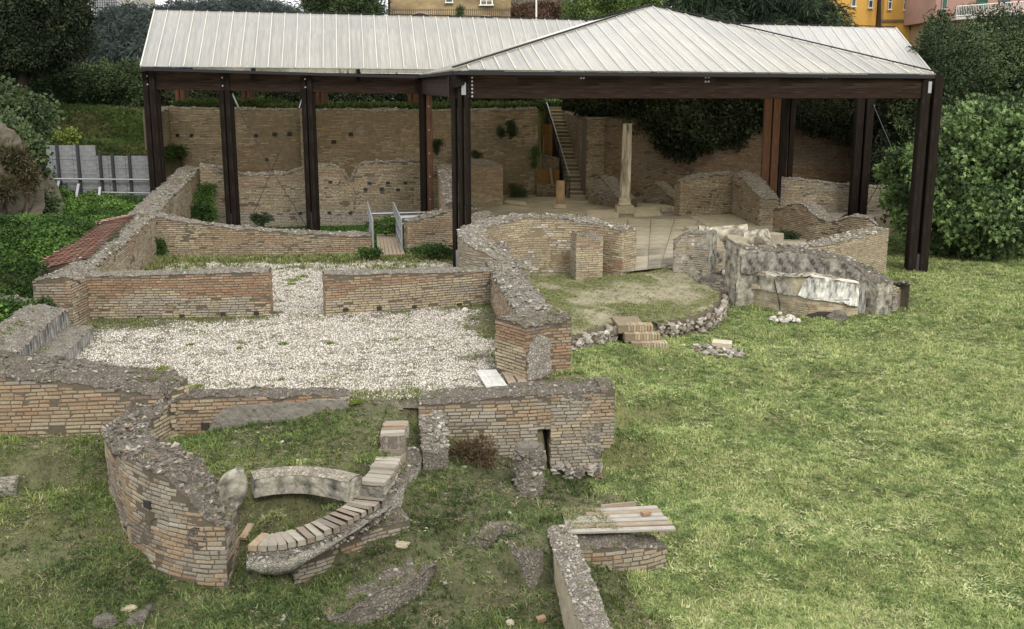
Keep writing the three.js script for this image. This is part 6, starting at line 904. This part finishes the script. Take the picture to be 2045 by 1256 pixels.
bush('shrub', 'yellow-green feathery shrub left of the ochre house', 'shrub', [blob(690, 5, 80, 1.8, 1.4), blob(730, 22, 80, 1.2, 0.9), blob(650, 10, 80, 1.4, 1.2)], 1800, 0.4, GREEN.mid, 447, LEAF.needle, 5);
bush('shrub', 'bright green bushes behind the ridge, right of the flagpole', 'shrub', [blob(1170, 25, 78, 1.6, 1.5), blob(1215, 12, 78, 1.7, 1.5), blob(1250, 30, 77, 1.3, 1.0), blob(1195, 45, 77, 1.4, 0.8), blob(1290, 5, 77, 1.6, 1.2)], 3200, 0.34, [[0.05, 0.08, 0.02], [0.09, 0.14, 0.035], [0.14, 0.2, 0.06]], 449, LEAF.small, 6);
// ---- left bank and undergrowth
bush('ivy_clump', 'ivy tumbling over the top of the tuff outcrop', 'ivy', [blob(5, 235, 36, 1.4, 1.0), blob(35, 290, 34, 0.7, 0.5), blob(-30, 262, 34, 1.2, 0.7), blob(68, 340, 33.8, 0.3, 0.7), blob(84, 410, 33.5, 0.4, 0.4)], 3000, 0.24, GREEN.mid, 451, LEAF.ivy, 2.5);
bush('dry_creeper', 'brownish dry creeper hanging down the face of the tuff outcrop', 'creeper', [blob(22, 318, 31.9, 0.6, 0.35, 0.3), blob(52, 352, 32.2, 0.35, 0.5, 0.3), blob(0, 375, 31.2, 0.5, 0.3, 0.3)], 420, 0.17, [[0.09, 0.075, 0.04], [0.06, 0.065, 0.03], [0.13, 0.105, 0.06]], 456, LEAF.spray, 0.8);
bush('yellow_plant', 'yellow-green young plant above the left end of the concrete fence', 'plant', [blob(126, 279, 43.4, 0.42, 0.24), blob(140, 272, 43.6, 0.25, 0.22)], 110, 0.2, GREEN.yellow, 453, LEAF.ivy, 2.9);
bush('yellow_plant', 'yellow-green shoots growing beside the tuff outcrop', 'plant', [blob(68, 312, 38, 0.35, 0.6), blob(55, 285, 38, 0.3, 0.3)], 200, 0.22, GREEN.yellow, 455, LEAF.ivy, 1.8);
{
  const r = rng(461), list = [], spots = [];
  for (let i = 0; i < 26000; i++) { const z = -19.5 - 23 * r(), x = leftX(z) - 0.75 - 8.5 * r(); if (zone(x, z) !== 'left' || x < z * 0.53 - 1.5) continue; const tx = clamp((x - leftX(z) + 2.0) / 1.4, 0, 1); if (z < -24.4 && z > -33.5 && x > leftX(z) - 1.25) continue; const h = 0.12 + 0.9 * Math.pow(fbm(x * 0.55 + 5, z * 0.55, 4), 2) * sstep(0.3, 2.2, leftX(z) - x), n = fbm(x * 0.8, z * 0.8, 3); const t = GREEN.lush[Math.floor(clamp((n - 0.3) * 2.4 + (r() - 0.5) * 0.5, 0, 0.99) * 3)], v = 0.75 + r() * 0.55, s = 0.1 + 0.11 * r(); list.push({ m: mat4(V(x, groundH(x, z) + h * Math.pow(r(), 0.5), z), r() * 1.2, r() * 6, r() * 1.2, s), c: C(t[0] * v * 1.1, t[1] * v * 1.1, t[2] * v) }); }
  copies(scene, 'ground_ivy', LEAF.ivy, leafMat, list, 'stuff', { label: 'dense green undergrowth left of the tiled lean-to', category: 'undergrowth' });
  const l2 = []; for (let i = 0; i < 34000; i++) { const z = -42.3 - 24 * r() * (0.4 + 0.6 * r()), x = -12.2 - 17 * r(); if (z > -51.5 && x > -13.4) continue; if (x < z * 0.53 - 1.5) continue; const n = fbm(x * 0.7, z * 0.7, 3), t = n > 0.55 ? [0.075, 0.115, 0.03] : n > 0.4 ? [0.05, 0.08, 0.022] : [0.1, 0.11, 0.04], v = 0.7 + r() * 0.6, s = 0.14 + 0.14 * r(); l2.push({ m: mat4(V(x, groundH(x, z) + 0.05 + 0.15 * r(), z), r() * 0.8, r() * 6, r() * 0.8, s, s * 1.2, s), c: C(t[0] * v, t[1] * v, t[2] * v) }); }
  copies(scene, 'bank_grass', LEAF.spray, leafMat, l2, 'stuff', { label: 'rank grass on the left bank above the concrete fence', category: 'grass' });
}
function tuft(seed, n, spread, lean) { const r = rng(seed), g = new Geo(); for (let i = 0; i < n; i++) { const a = r() * 6.28, o = V((r() - 0.5) * spread, 0, (r() - 0.5) * spread), ln = lean * (0.35 + r() * 0.9), L = 0.6 + r() * 0.6, w = 0.05 + r() * 0.035, dx = Math.cos(a), dz = Math.sin(a), sx = -dz * w, sz = dx * w; const P1 = V(o.x + dx * ln * L * 0.4, L * 0.55 * Math.cos(ln * 0.7), o.z + dz * ln * L * 0.4), P2 = V(o.x + dx * ln * L, L * Math.cos(ln) * 0.95, o.z + dz * ln * L); const A = g.v(o.x - sx, 0, o.z - sz), B = g.v(o.x + sx, 0, o.z + sz), C1 = g.v(P1.x + sx * 0.8, P1.y, P1.z + sz * 0.8), D = g.v(P1.x - sx * 0.8, P1.y, P1.z - sz * 0.8), E = g.v(P2.x, P2.y, P2.z); g.quad(A, B, C1, D); g.tri(D, C1, E); } return g.build(true); }
const TUFT = [tuft(1, 9, 0.9, 0.75), tuft(2, 9, 1.1, 1.1), tuft(3, 8, 1.3, 1.4)];
const grassMat = new THREE.MeshPhysicalMaterial({ color: C(1, 1, 1), roughness: 0.8, specularIntensity: 0.25 });
{
  const r = rng(501), L = [[], [], []], W = [[], [], []];
  const add = (bag, x, z, h, len, c, flat = 1) => { const k = Math.floor(r() * 3), v = 0.72 + r() * 0.56; bag[k].push({ m: mat4(V(x, h - 0.008, z), (r() - 0.5) * 0.4, r() * 6.28, (r() - 0.5) * 0.4, len * (0.8 + r() * 0.5), len * flat * (0.7 + r() * 0.6), len * (0.8 + r() * 0.5)), c: C(c[0] * v, c[1] * v, c[2] * v) }); };
  const pick = (a) => a[Math.floor(r() * a.length)];
  // the lawn and the foreground: thinner with distance
  for (let i = 0; i < 430000; i++) {
    const d = 11.4 + 37 * Math.pow(r(), 1.45), x = (r() * 2 - 1) * (d * 0.6 + 2.4), z = -d, zn = zone(x, z); if (zn !== 'land' && zn !== 'low' && zn !== 'terrace' && zn !== 'bank') continue;
    const n = fbm(x * 0.45 + 3, z * 0.45, 4), m = fbm(x * 2.2, z * 2.2 + 7, 3);
    if (zn === 'bank' && d > 46) continue;
    if (zn === 'land' || zn === 'bank') { const t = (n - 0.5) * 1.1 + (m - 0.5) * 1.7 + (fbm(x * 7, z * 7, 2) - 0.5) * 1.5 + (r() - 0.5) * 0.9; const near = sstep(22, 13, d) * 0.25; const c = t > 0.5 ? [0.38, 0.41, 0.18] : t > 0.08 ? [0.285, 0.34, 0.125] : t > -0.42 ? [0.2, 0.265, 0.09] : [0.1, 0.145, 0.047]; const lush = sstep(36, 40, d); add(L, x, z, groundH(x, z), (0.05 + 0.035 * r()) * (1 + 0.012 * d), [c[0] * (1 - 0.45 * lush), c[1] * (1 - 0.35 * lush), c[2] * (1 - 0.4 * lush)], m > 0.55 ? 0.9 : 0.55); }
    else if (zn === 'low') { const den = fbm(x * 0.9 + 31, z * 0.9, 4); if (r() > 0.25 + sstep(0.36, 0.58, den) * 0.75) continue; const t = (n - 0.5) * 2 + (m - 0.5) * 1.6 + (r() - 0.5) * 1.1; const inA = x < -1.6 && z < -14.6; const c = t > 0.5 ? [0.19, 0.195, 0.09] : t > 0.05 ? [0.12, 0.155, 0.052] : t > -0.4 ? [0.08, 0.115, 0.036] : [0.045, 0.065, 0.024]; add(L, x, z, groundH(x, z), 0.045 + 0.05 * r() * r() * 2, inA ? [c[0] * 1.25, c[1] * 1.25, c[2] * 1.1] : c, r() < 0.25 ? 1.1 : 0.6); }
    else { const dry = sstep(0.42, 0.6, fbm(x * 0.9 + 70, z * 0.9, 4)); if (r() < dry * 0.8) continue; const c = pick([[0.2, 0.22, 0.085], [0.13, 0.17, 0.05], [0.27, 0.26, 0.13], [0.17, 0.21, 0.06]]); add(L, x, z, groundH(x, z), 0.055 + 0.03 * r(), c, 0.6); }
  }
  for (let i = 0; i < 420; i++) { const t = r(), u = r(), p = G(mixf(1128, 1240, t * (1 - 0.4 * u)), mixf(1056, 1014, u), -1.1); add(L, p.x, p.z, -1.11, 0.05 + 0.04 * r(), pick([[0.2, 0.2, 0.1], [0.13, 0.15, 0.06], [0.27, 0.24, 0.14]]), 0.5); }
  for (const [nodes, T] of LEDGES) { const f = resample(nodes, 0.1, false); for (let i = 0; i < 620 * f.L * T; i++) { const q = alongAt(f, r() * f.L), t = 0.12 + r() * 0.95; add(L, q.x - q.nx * T * t, q.z - q.nz * T * t, q.ht + 0.02, 0.05 + 0.03 * r(), pick([[0.13, 0.15, 0.06], [0.2, 0.19, 0.1], [0.08, 0.11, 0.04]]), 0.8); } }
  { const deb = []; for (let i = 0; i < 420; i++) { const z = -12.3 - 5.2 * r(), x = -8 + 10 * r(); if (zone(x, z) !== 'low') continue; deb.push({ p: V(x, groundH(x, z) + 0.012, z), r: 0.012 + 0.035 * r() * r(), kind: r() < 0.6 ? 'pale' : 'mid' }); } const root = thing('ground_debris', 'pale stone chips scattered over the foreground soil', 'stones', V(-3, -1.2, -15)); root.userData.kind = 'stuff'; stones(root, 'stone_chips', deb, 'pale', 541); }
  for (let i = 0; i < 4500; i++) { const z = -12.2 - 5.6 * r(), x = -8.2 + 10.2 * r(); if (zone(x, z) !== 'low') continue; if (fbm(x * 1.3 + 3, z * 1.3, 3) < 0.44) continue; add(L, x, z, groundH(x, z) + 0.02, 0.05 + 0.06 * r(), pick([[0.24, 0.215, 0.13], [0.19, 0.17, 0.1], [0.16, 0.135, 0.08]]), 0.22); }
  for (let i = 0; i < 17000; i++) { const d = 12.4 + 24 * Math.pow(r(), 1.3), x = (r() * 2 - 1) * (d * 0.5 + 0.4), z = -d; if (zone(x, z) !== 'land') continue; const n = fbm(x * 1.6 + 17, z * 1.6, 4); if (n < 0.5) { if (n < 0.4 && r() < 0.35) add(L, x, z, groundH(x, z), 0.06 + 0.03 * r(), pick([[0.1, 0.16, 0.045], [0.075, 0.13, 0.04]]), 0.9); continue; } add(L, x, z, groundH(x, z) + 0.03, 0.07 + 0.06 * r(), pick([[0.4, 0.41, 0.2], [0.36, 0.39, 0.18], [0.31, 0.3, 0.15]]), 0.25); }
  for (const { f, crest, T, seed } of TOPS) { if (-f[0].z > 38) continue; for (let i = 0; i < 260 * f.L * T; i++) { const s = r() * f.L, t = r(), q = alongAt(f, s), k = fbm(s * 1.4 + seed * 9, t * 1.5 + seed, 3); if (k < 0.56 + 0.25 * r()) continue; add(W, q.x - q.nx * T * t, q.z - q.nz * T * t, q.ht + crest(s, t) + 0.01, 0.03 + 0.05 * r(), pick([[0.17, 0.18, 0.08], [0.1, 0.13, 0.04], [0.25, 0.22, 0.13], [0.14, 0.16, 0.05]]), 0.9); } }
  L.forEach((l, k) => copies(scene, 'lawn_grass', TUFT[k], grassMat, l, 'stuff', { label: 'mown grass and cuttings over the lawn and foreground', category: 'grass' }));
  // weeds and grass margins in the gravel rooms
  for (let i = 0; i < 90000; i++) { const z = -17.4 - 27 * Math.pow(r(), 1.3), x = mixf(leftX(z), rightX(z), r()); if (zone(x, z) !== 'room') continue; const w = weedy(x, z), sp = fbm(x * 2.3 + 50, z * 2.3, 3) > 0.54 ? 0.17 : 0.045; if (r() > Math.max(w * 0.9, sp)) continue; const c = z < -34 ? pick([[0.05, 0.1, 0.022], [0.08, 0.15, 0.035], [0.035, 0.07, 0.02]]) : pick([[0.13, 0.16, 0.05], [0.19, 0.2, 0.08], [0.09, 0.125, 0.035], [0.24, 0.22, 0.11]]); add(W, x, z, 0.015 + roomDrop(x, z), 0.05 + 0.04 * r() + (z < -31 ? 0.07 : 0), c, z < -31 ? 1.0 : 0.7); }
  const clump = (px, py, rad, n, len, c) => { const p = G(px, py, 0.02); for (let i = 0; i < n; i++) { const a = r() * 6.28, q = Math.sqrt(r()) * rad; add(W, p.x + Math.cos(a) * q, p.z + Math.sin(a) * q, 0.02, len * (1 - 0.5 * q / rad), c, 1); } };
  for (const [x, y, s] of [[322, 737, 0.2], [590, 560, 0.28], [583, 568, 0.16], [605, 553, 0.2], [566, 688, 0.12], [787, 680, 0.12], [480, 697, 0.07], [380, 690, 0.08], [660, 686, 0.08], [390, 773, 0.14], [562, 760, 0.07], [705, 800, 0.2], [300, 625, 0.2]]) clump(x, y, s, Math.round(420 * s), 0.09, [0.15, 0.19, 0.035]);
  W.forEach((l, k) => copies(scene, 'weeds', TUFT[k], grassMat, l, 'stuff', { label: 'grass margins and weeds in the gravel rooms', category: 'weeds' }));
  // longer grass: foot of the cross wall, terrace above the rear wall
  const U = [[], [], []]; for (let i = 0; i < 26000; i++) { const z = -51.9 - 26 * r() * r(), x = -16 + 33 * r(); if (zone(x, z) !== 'upper') continue; add(U, x, z, groundH(x, z), 0.2 + 0.16 * r(), pick([[0.065, 0.105, 0.03], [0.095, 0.14, 0.045], [0.045, 0.07, 0.022]]), 0.9); }
  U.forEach((l, k) => copies(scene, 'terrace_grass', TUFT[k], grassMat, l, 'stuff', { label: 'long grass on the terrace above the rear wall', category: 'grass' }));
}
// single plants on and beside the walls
const plantAt = (name, label, px, py, d, rx, ry, n, tones, seed, geo = LEAF.ivy, s = 0.11) => { const r = rng(seed * 3), bl = [blob(px, py, d, rx * 0.55, ry * 0.6, rx * 0.3)]; for (let k = 0; k < 5; k++) { const q = bl[0], a = r() * 6.28; bl.push([q[0] + Math.cos(a) * rx * 0.6, q[1] + Math.sin(a) * ry * 0.6, q[2] + (r() - 0.5) * rx * 0.3, rx * (0.2 + r() * 0.25), ry * (0.2 + r() * 0.3), rx * 0.25]); } return bush(name, label, 'plant', bl, Math.round(n * 0.8), s, tones, seed, geo); };
plantAt('ivy_plant', 'bright ivy climbing the corner between the left wall and the notched wall', 413, 405, 42.2, 0.62, 0.75, 420, GREEN.lush, 511); plantAt('ivy_plant', 'ivy bush at the foot of the left wall under the notched wall', 405, 425, 41.3, 0.75, 0.4, 380, GREEN.lush, 512); plantAt('ivy_plant', 'narrow ivy tuft hanging high in the left corner of the notched wall', 418, 382, 43, 0.4, 0.28, 150, GREEN.lush, 513);
plantAt('weed_plant', 'low weed between the two wing posts in front of the notched wall', 522, 436, 41.5, 0.45, 0.24, 160, GREEN.mid, 514); plantAt('weed_plant', 'green weeds growing beneath the footbridge railings', 768, 448, 37.6, 0.75, 0.28, 320, GREEN.lush, 515); plantAt('weed_plant', 'weeds at the left foot of the footbridge', 735, 505, 33.0, 0.4, 0.12, 160, GREEN.lush, 516); plantAt('weed_plant', 'weeds along the foot of the short wall by the footbridge', 868, 500, 33.0, 0.8, 0.14, 260, GREEN.lush, 517); plantAt('weed_plant', 'weeds in the left corner of the further cross wall', 322, 498, 33.6, 0.22, 0.32, 140, GREEN.lush, 518);
plantAt('wall_fern', 'dark fern sprouting from the rear wall right of the front post', 1018, 258, 50.2, 0.35, 0.45, 170, GREEN.mid, 519); plantAt('wall_fern', 'fern hanging from the rear wall beside the orange post', 872, 290, 50, 0.26, 0.42, 110, GREEN.mid, 520); plantAt('wall_fern', 'small fern low on the rear wall near its right end', 952, 310, 50.2, 0.3, 0.22, 90, GREEN.mid, 521); plantAt('wall_fern', 'ferns at the right edge of the rear wall by the boarded opening', 1066, 312, 50.3, 0.35, 0.6, 190, GREEN.mid, 522); plantAt('wall_fern', 'dark weeds at the foot of the rear wall left of the boarding', 1035, 382, 50, 0.5, 0.5, 230, GREEN.mid, 523); plantAt('wall_fern', 'thin fern above the rear wall crevice', 1000, 262, 50.4, 0.2, 0.25, 60, GREEN.mid, 524);
plantAt('weed_plant', 'weeds climbing the overgrown low wall at the left edge', 25, 625, 22.9, 0.5, 0.32, 330, GREEN.lush, 526); plantAt('weed_plant', 'weeds at the end of the overgrown low wall behind the bench', 92, 622, 23, 0.22, 0.28, 180, GREEN.mid, 527); plantAt('weed_plant', 'weeds growing by the brown wall at the back of the fallen drums', 1574, 470, 36.3, 0.4, 0.2, 120, GREEN.mid, 528);
plantAt('dry_shrub', 'reddish dry brambles in front of the right front wall', 950, 905, 17.2, 0.45, 0.24, 170, [[0.12, 0.085, 0.05], [0.17, 0.12, 0.07], [0.09, 0.095, 0.04]], 529, LEAF.spray, 0.12); plantAt('weed_plant', 'green weeds on the mound left of the rubble pillar', 890, 945, 16.9, 0.5, 0.16, 330, GREEN.lush, 530, LEAF.ivy, 0.07); plantAt('weed_plant', 'weeds clinging to the curved apse wall below its crest', 312, 1035, 15.6, 0.08, 0.3, 90, GREEN.lush, 531, LEAF.ivy, 0.05);

// ---------- houses and walls far behind ----------
function facade(root, x0, y0, x1, y1, d, depth, m, name = 'wall') { const a = P(x0, y1, d), b = P(x1, y0, d); return part(root, name, box((a.x + b.x) / 2, (a.y + b.y) / 2, -d - depth / 2, b.x - a.x, b.y - a.y, depth), m); }
const glass = std({ color: C(0.05, 0.06, 0.07), roughness: 0.15 });
function windowAt(root, x0, y0, x1, y1, d, frame, pane, o = {}) {
  const a = P(x0, y1, d), b = P(x1, y0, d), w = b.x - a.x, h = b.y - a.y, cx = (a.x + b.x) / 2, cy = (a.y + b.y) / 2, g = new THREE.Group(); g.name = 'window'; g.position.set(cx, cy, -d).sub(root.position); root.add(g);
  part(g, 'pane', box(cx, cy, -d + 0.01, w * 0.9, h * 0.94, 0.03), pane); for (const s of [-1, 1]) { part(g, 'frame', box(cx + s * w * 0.46, cy, -d + 0.04, w * 0.1, h, 0.08), frame); } part(g, 'frame', box(cx, cy + h * 0.48, -d + 0.04, w, h * 0.05, 0.08), frame); if (o.mid) part(g, 'frame', box(cx, cy, -d + 0.05, w * 0.06, h, 0.06), frame); for (let k = 1; k < (o.bars ?? 1); k++) part(g, 'glazing_bar', box(cx, a.y + h * k / o.bars, -d + 0.05, w, 0.05, 0.05), frame); part(g, 'sill', box(cx, a.y - 0.05, -d + 0.08, w * 1.2, 0.1, 0.25), frame); return g;
}
const stuccoOf = (r, g, b) => std({ color: C(r, g, b), map: T.stucco });
{ // ochre house in the middle
  const root = thing('ochre_house', 'ochre plastered house with arched openings behind the long roof', 'house', P(900, 60, 92).setY(5)); const m = std({ color: C(0.42, 0.32, 0.19), map: T.floor });
  facade(root, 776, -60, 1020, 60, 92, 8, m); windowAt(root, 959, -12, 984, 9, 91.9, M.white, std({ color: C(0.16, 0.11, 0.07) }), { mid: true, bars: 3 }); windowAt(root, 890, -20, 904, 4, 91.9, M.white, glass);
  for (const [x, y] of [[839, 40], [910, 44], [971, 46]]) { const c = P(x, y, 91.9), w = 0.85, s = new THREE.Shape(); s.moveTo(-w, -1); s.lineTo(-w, 0.1); s.absellipse(0, 0.1, w, 0.42, Math.PI, 0, true); s.lineTo(w, -1); const g = new THREE.ExtrudeGeometry(s, { depth: 0.06, bevelEnabled: false, curveSegments: 16 }); g.translate(c.x, c.y, c.z); part(root, 'arched_opening', g, std({ color: C(0.1, 0.06, 0.045) })); const t = new THREE.TorusGeometry(w + 0.08, 0.09, 6, 18, Math.PI); t.scale(1, 0.5, 1); t.translate(c.x, c.y + 0.1, c.z + 0.06); part(root, 'arch_ring', t, M.limestone); }
  part(root, 'downpipe', tube(P(777, 60, 91.8), P(777, -40, 91.8), 0.09, 8), M.gutter);
  const f = thing('iron_railings', 'dark iron railings in front of the ochre house', 'railing', P(900, 45, 86).setY(6)); for (let x = 784; x <= 1020; x += 4.2) part(f, 'bar', tube(P(x, 48, 86), P(x, 17, 86), 0.02, 4), M.steelDark); for (const y of [20, 40]) part(f, 'rail', tube(P(782, y, 86), P(1021, y, 86), 0.025, 5), M.steelDark);
  plantAt('wall_plant', 'small dark plant growing on the railings of the ochre house', 917, 24, 85.6, 0.5, 0.45, 120, GREEN.mid, 601, LEAF.small, 0.2);
}
{ const root = thing('stone_house_wall', 'grey rubble wall behind the reddish bank right of the ochre house', 'wall', P(1075, 30, 110).setY(6)); facade(root, 1015, -40, 1140, 60, 110, 2, M.rubbleDark);
  bush('reddish_shrub', 'reddish brown shrubs on the bank behind the ridge', 'shrub', [blob(1045, 32, 96, 1.4, 0.8), blob(1085, 30, 96, 1.5, 0.9), blob(1120, 34, 96, 1.2, 0.8), blob(1065, 40, 95, 1.6, 0.6)], 1700, 0.4, [[0.12, 0.07, 0.05], [0.17, 0.1, 0.07], [0.08, 0.06, 0.04]], 603, LEAF.spray, 8);
  const p = thing('flagpole', 'thin white pole rising behind the roof ridge', 'pole', P(1071, 48, 84).setY(4.6)); part(p, 'pole_shaft', tube(P(1071, 60, 84), P(1071, -30, 84), 0.07, 10), M.white); part(p, 'pole_base', tube(P(1071, 66, 84), P(1071, 52, 84), 0.14, 10), M.steel); }
{ // yellow house
  const root = thing('yellow_house', 'bright yellow plastered house with white windows and dark drainpipes', 'house', P(1760, 80, 95).setY(5)), m = stuccoOf(0.68, 0.39, 0.085), d = 95;
  facade(root, 1757, -70, 1866, 130, d, 9, m); facade(root, 1432, -70, 1757, 130, d + 1.0, 9, m, 'wing_wall');
  for (const [x0, x1, y] of [[1734, 1746, 15], [1773, 1784, 18], [1830, 1844, 22], [1804, 1813, 19], [1700, 1712, 12]]) windowAt(root, x0, -40, x1, y, x0 < 1757 ? d + 0.95 : d - 0.05, M.white, glass, { mid: false, bars: 4 });
  for (const [y0, y1] of [[39, 44], [48, 54]]) facade(root, y0 < 45 ? 1757 : 1818, y0, 1866, y1, d - 0.15, 0.3, y0 < 45 ? std({ color: C(0.16, 0.11, 0.05) }) : std({ color: C(0.13, 0.09, 0.05) }), 'string_course');
  part(root, 'drainpipe', tube(P(1757, 60, d - 0.2), P(1757, -40, d - 0.2), 0.11, 8), M.gutter); part(root, 'drainpipe', tube(P(1817, 60, d - 0.15), P(1817, -40, d - 0.15), 0.06, 8), M.gutter); part(root, 'drainpipe', tube(P(1858, 60, d - 0.15), P(1858, -40, d - 0.15), 0.08, 8), M.gutter); windowAt(root, 1826, 62, 1842, 80, d - 0.05, M.white, glass, { bars: 2 });
}
{ // pink house with balconies
  const root = thing('pink_house', 'faded pink apartment house with green shutters and two white balconies', 'house', P(1960, 120, 88).setY(4)), d = 88; facade(root, 1866, -70, 2110, 42, d, 9, stuccoOf(0.42, 0.25, 0.2)); facade(root, 1866, 42, 2110, 170, d + 0.5, 9, stuccoOf(0.36, 0.26, 0.15), 'lower_wall');
  windowAt(root, 1880, -40, 1895, 17, d - 0.05, std({ color: C(0.35, 0.33, 0.3) }), std({ color: C(0.05, 0.11, 0.07) })); windowAt(root, 1950, -40, 1976, 14, d - 0.05, std({ color: C(0.04, 0.12, 0.07) }), std({ color: C(0.035, 0.1, 0.06) }), { bars: 8 }); windowAt(root, 1996, -40, 2022, 12, d - 0.05, std({ color: C(0.2, 0.12, 0.1) }), glass);
  const balc = (x0, y0, x1, y1, hpx, bars) => { const a = P(x0, y0, d - 1.3), b = P(x1, y1, d - 1.3), hh = hpx / 2166 * d; const g = new THREE.Group(); g.name = 'balcony'; g.position.copy(a).sub(root.position); root.add(g); part(g, 'slab', bar(a.clone().add(V(0, -0.12, -0.6)), b.clone().add(V(0, -0.12, -0.6)), 1.4, 0.2), stuccoOf(0.55, 0.53, 0.5)); for (let k = 0; k <= bars; k++) { const p = a.clone().lerp(b, k / bars); part(g, 'baluster', tube(p, p.clone().add(V(0, hh, 0)), 0.024, 4), M.white); } for (const h of [0.08, hh]) part(g, 'rail', tube(a.clone().add(V(0, h, 0)), b.clone().add(V(0, h, 0)), 0.035, 5), M.white); };
  balc(1909, 34, 2110, 19, 20, 60); balc(1925, 106, 2110, 100, 20, 50); windowAt(root, 1990, 44, 2016, 85, d + 0.45, std({ color: C(0.25, 0.2, 0.14) }), glass);
  const p = thing('balcony_plants', 'potted plants at the left end of the upper balcony', 'plants', P(1925, 30, 87).setY(Yat(33, 87))); foliage(p, 'foliage', LEAF.small, [blob(1922, 24, 87, 0.5, 0.45, 0.3), blob(1938, 22, 87, 0.4, 0.5, 0.3)], 160, 0.22, GREEN.mid, 605, { kind: null }); for (const x of [1922, 1938]) { const q = P(x, 33, 87); part(p, 'pot', new THREE.CylinderGeometry(0.2, 0.14, 0.3, 10).translate(q.x, q.y + 0.1, q.z), brickMats[6]); }
}
{ // left: pale gate, brick walls with an arch
  const root = thing('white_building', 'pale building with a tall mesh gate seen between the trees at upper left', 'building', P(190, 46, 82).setY(6)), d = 82; facade(root, 120, -60, 262, 47, d, 5, stuccoOf(0.5, 0.47, 0.42)); const gate = new THREE.Group(); gate.name = 'mesh_gate'; gate.position.copy(P(207, 25, d)).sub(root.position); root.add(gate); facade(gate, 184, -40, 232, 44, d - 0.05, 0.1, stuccoOf(0.62, 0.64, 0.67), 'gate_panel'); for (let x = 186; x <= 232; x += 4.6) part(gate, 'bar', tube(P(x, 44, d - 0.15), P(x, -40, d - 0.15), 0.022, 4), M.steelDark); for (let y = 0; y < 46; y += 5) part(gate, 'bar', tube(P(184, y, d - 0.15), P(232, y, d - 0.15), 0.022, 4), M.steelDark); for (const x of [146, 152, 158, 164, 170, 176]) part(root, 'pilaster', tube(P(x, 46, d - 0.1), P(x, -40, d - 0.1), 0.06, 6), M.white); windowAt(root, 142, -20, 160, 18, d - 0.06, M.white, glass);
  const w = thing('brick_garden_wall', 'mossy brick wall below the pale building at upper left', 'wall', P(220, 82, 78).setY(5.5)); facade(w, 120, 46, 330, 72, 79, 1, M.mortar); facade(w, 120, 72, 330, 83, 77.2, 2.5, std({ color: C(0.13, 0.13, 0.035), map: T.soil }), 'mossy_ledge');
  const a = thing('arched_brick_wall', 'old brick wall with a low dark arch under the mossy ledge', 'wall', P(220, 140, 72).setY(5)); const d2 = 72, L = P(110, 140, d2), R = P(330, 140, d2), top = Yat(84, d2), base = 4.6, s = new THREE.Shape(); s.moveTo(L.x, base); s.lineTo(R.x, base); s.lineTo(R.x, top); s.lineTo(L.x, top); s.closePath(); const c = P(176, 127, d2), h = new THREE.Path(); h.absellipse(c.x, c.y - 0.1, 1.15, 1.0, 0, Math.PI, false); h.closePath(); s.holes.push(h); part(a, 'wall_core', new THREE.ExtrudeGeometry(s, { depth: 1, bevelEnabled: false, curveSegments: 30 }).translate(0, 0, -d2 - 1), std({ color: C(0.2, 0.15, 0.11), map: rep(T.rubble, 0.5, 0.5) }));
  part(a, 'arch_interior', box(c.x, c.y, -d2 - 1.4, 2.6, 2.4, 0.2), M.hole); for (let k = 0; k <= 30; k++) { const t = Math.PI * k / 30, p = V(c.x + Math.cos(t) * 1.3, c.y - 0.1 + Math.sin(t) * 1.14, -d2 + 0.04), g = new THREE.BoxGeometry(0.34, 0.09, 0.16); g.rotateZ(Math.atan2(Math.sin(t) * 1.14, Math.cos(t) * 1.3)); g.translate(...p); part(a, 'brick', g, brickMats[[9, 10, 8][k % 3]]); }
  { const bl = []; const f = resample([{ x: L.x + 0, z: -d2 + 0.5, hb: 4.6, ht: Yat(124, d2) }, { x: R.x, z: -d2 + 0.5, hb: 4.6, ht: Yat(124, d2) }], 0.3); layBricks(f, { seed: 607, pal: () => SHADE, course: 0.09, len: 0.32 }, bl); setBricks(a, bl, 0); part(a, 'low_parapet', box((L.x + R.x) / 2, (4.6 + Yat(124, d2)) / 2, -d2 + 0.3, R.x - L.x, Yat(124, d2) - 4.6, 0.4), M.mortarDark); }
  const rb = thing('rubble_heap', 'grey rubble slope right of the low dark arch', 'rubble', P(255, 125, 70).setY(4.8)), r = rng(609), g = boulder(66, 4, false); g.scale(2.3, 2.2, 1.2); g.translate(P(262, 125, 70).x, P(262, 125, 70).y, -70.5); part(rb, 'rubble_core', g, M.rubble);
}

renderer.render(scene, camera);
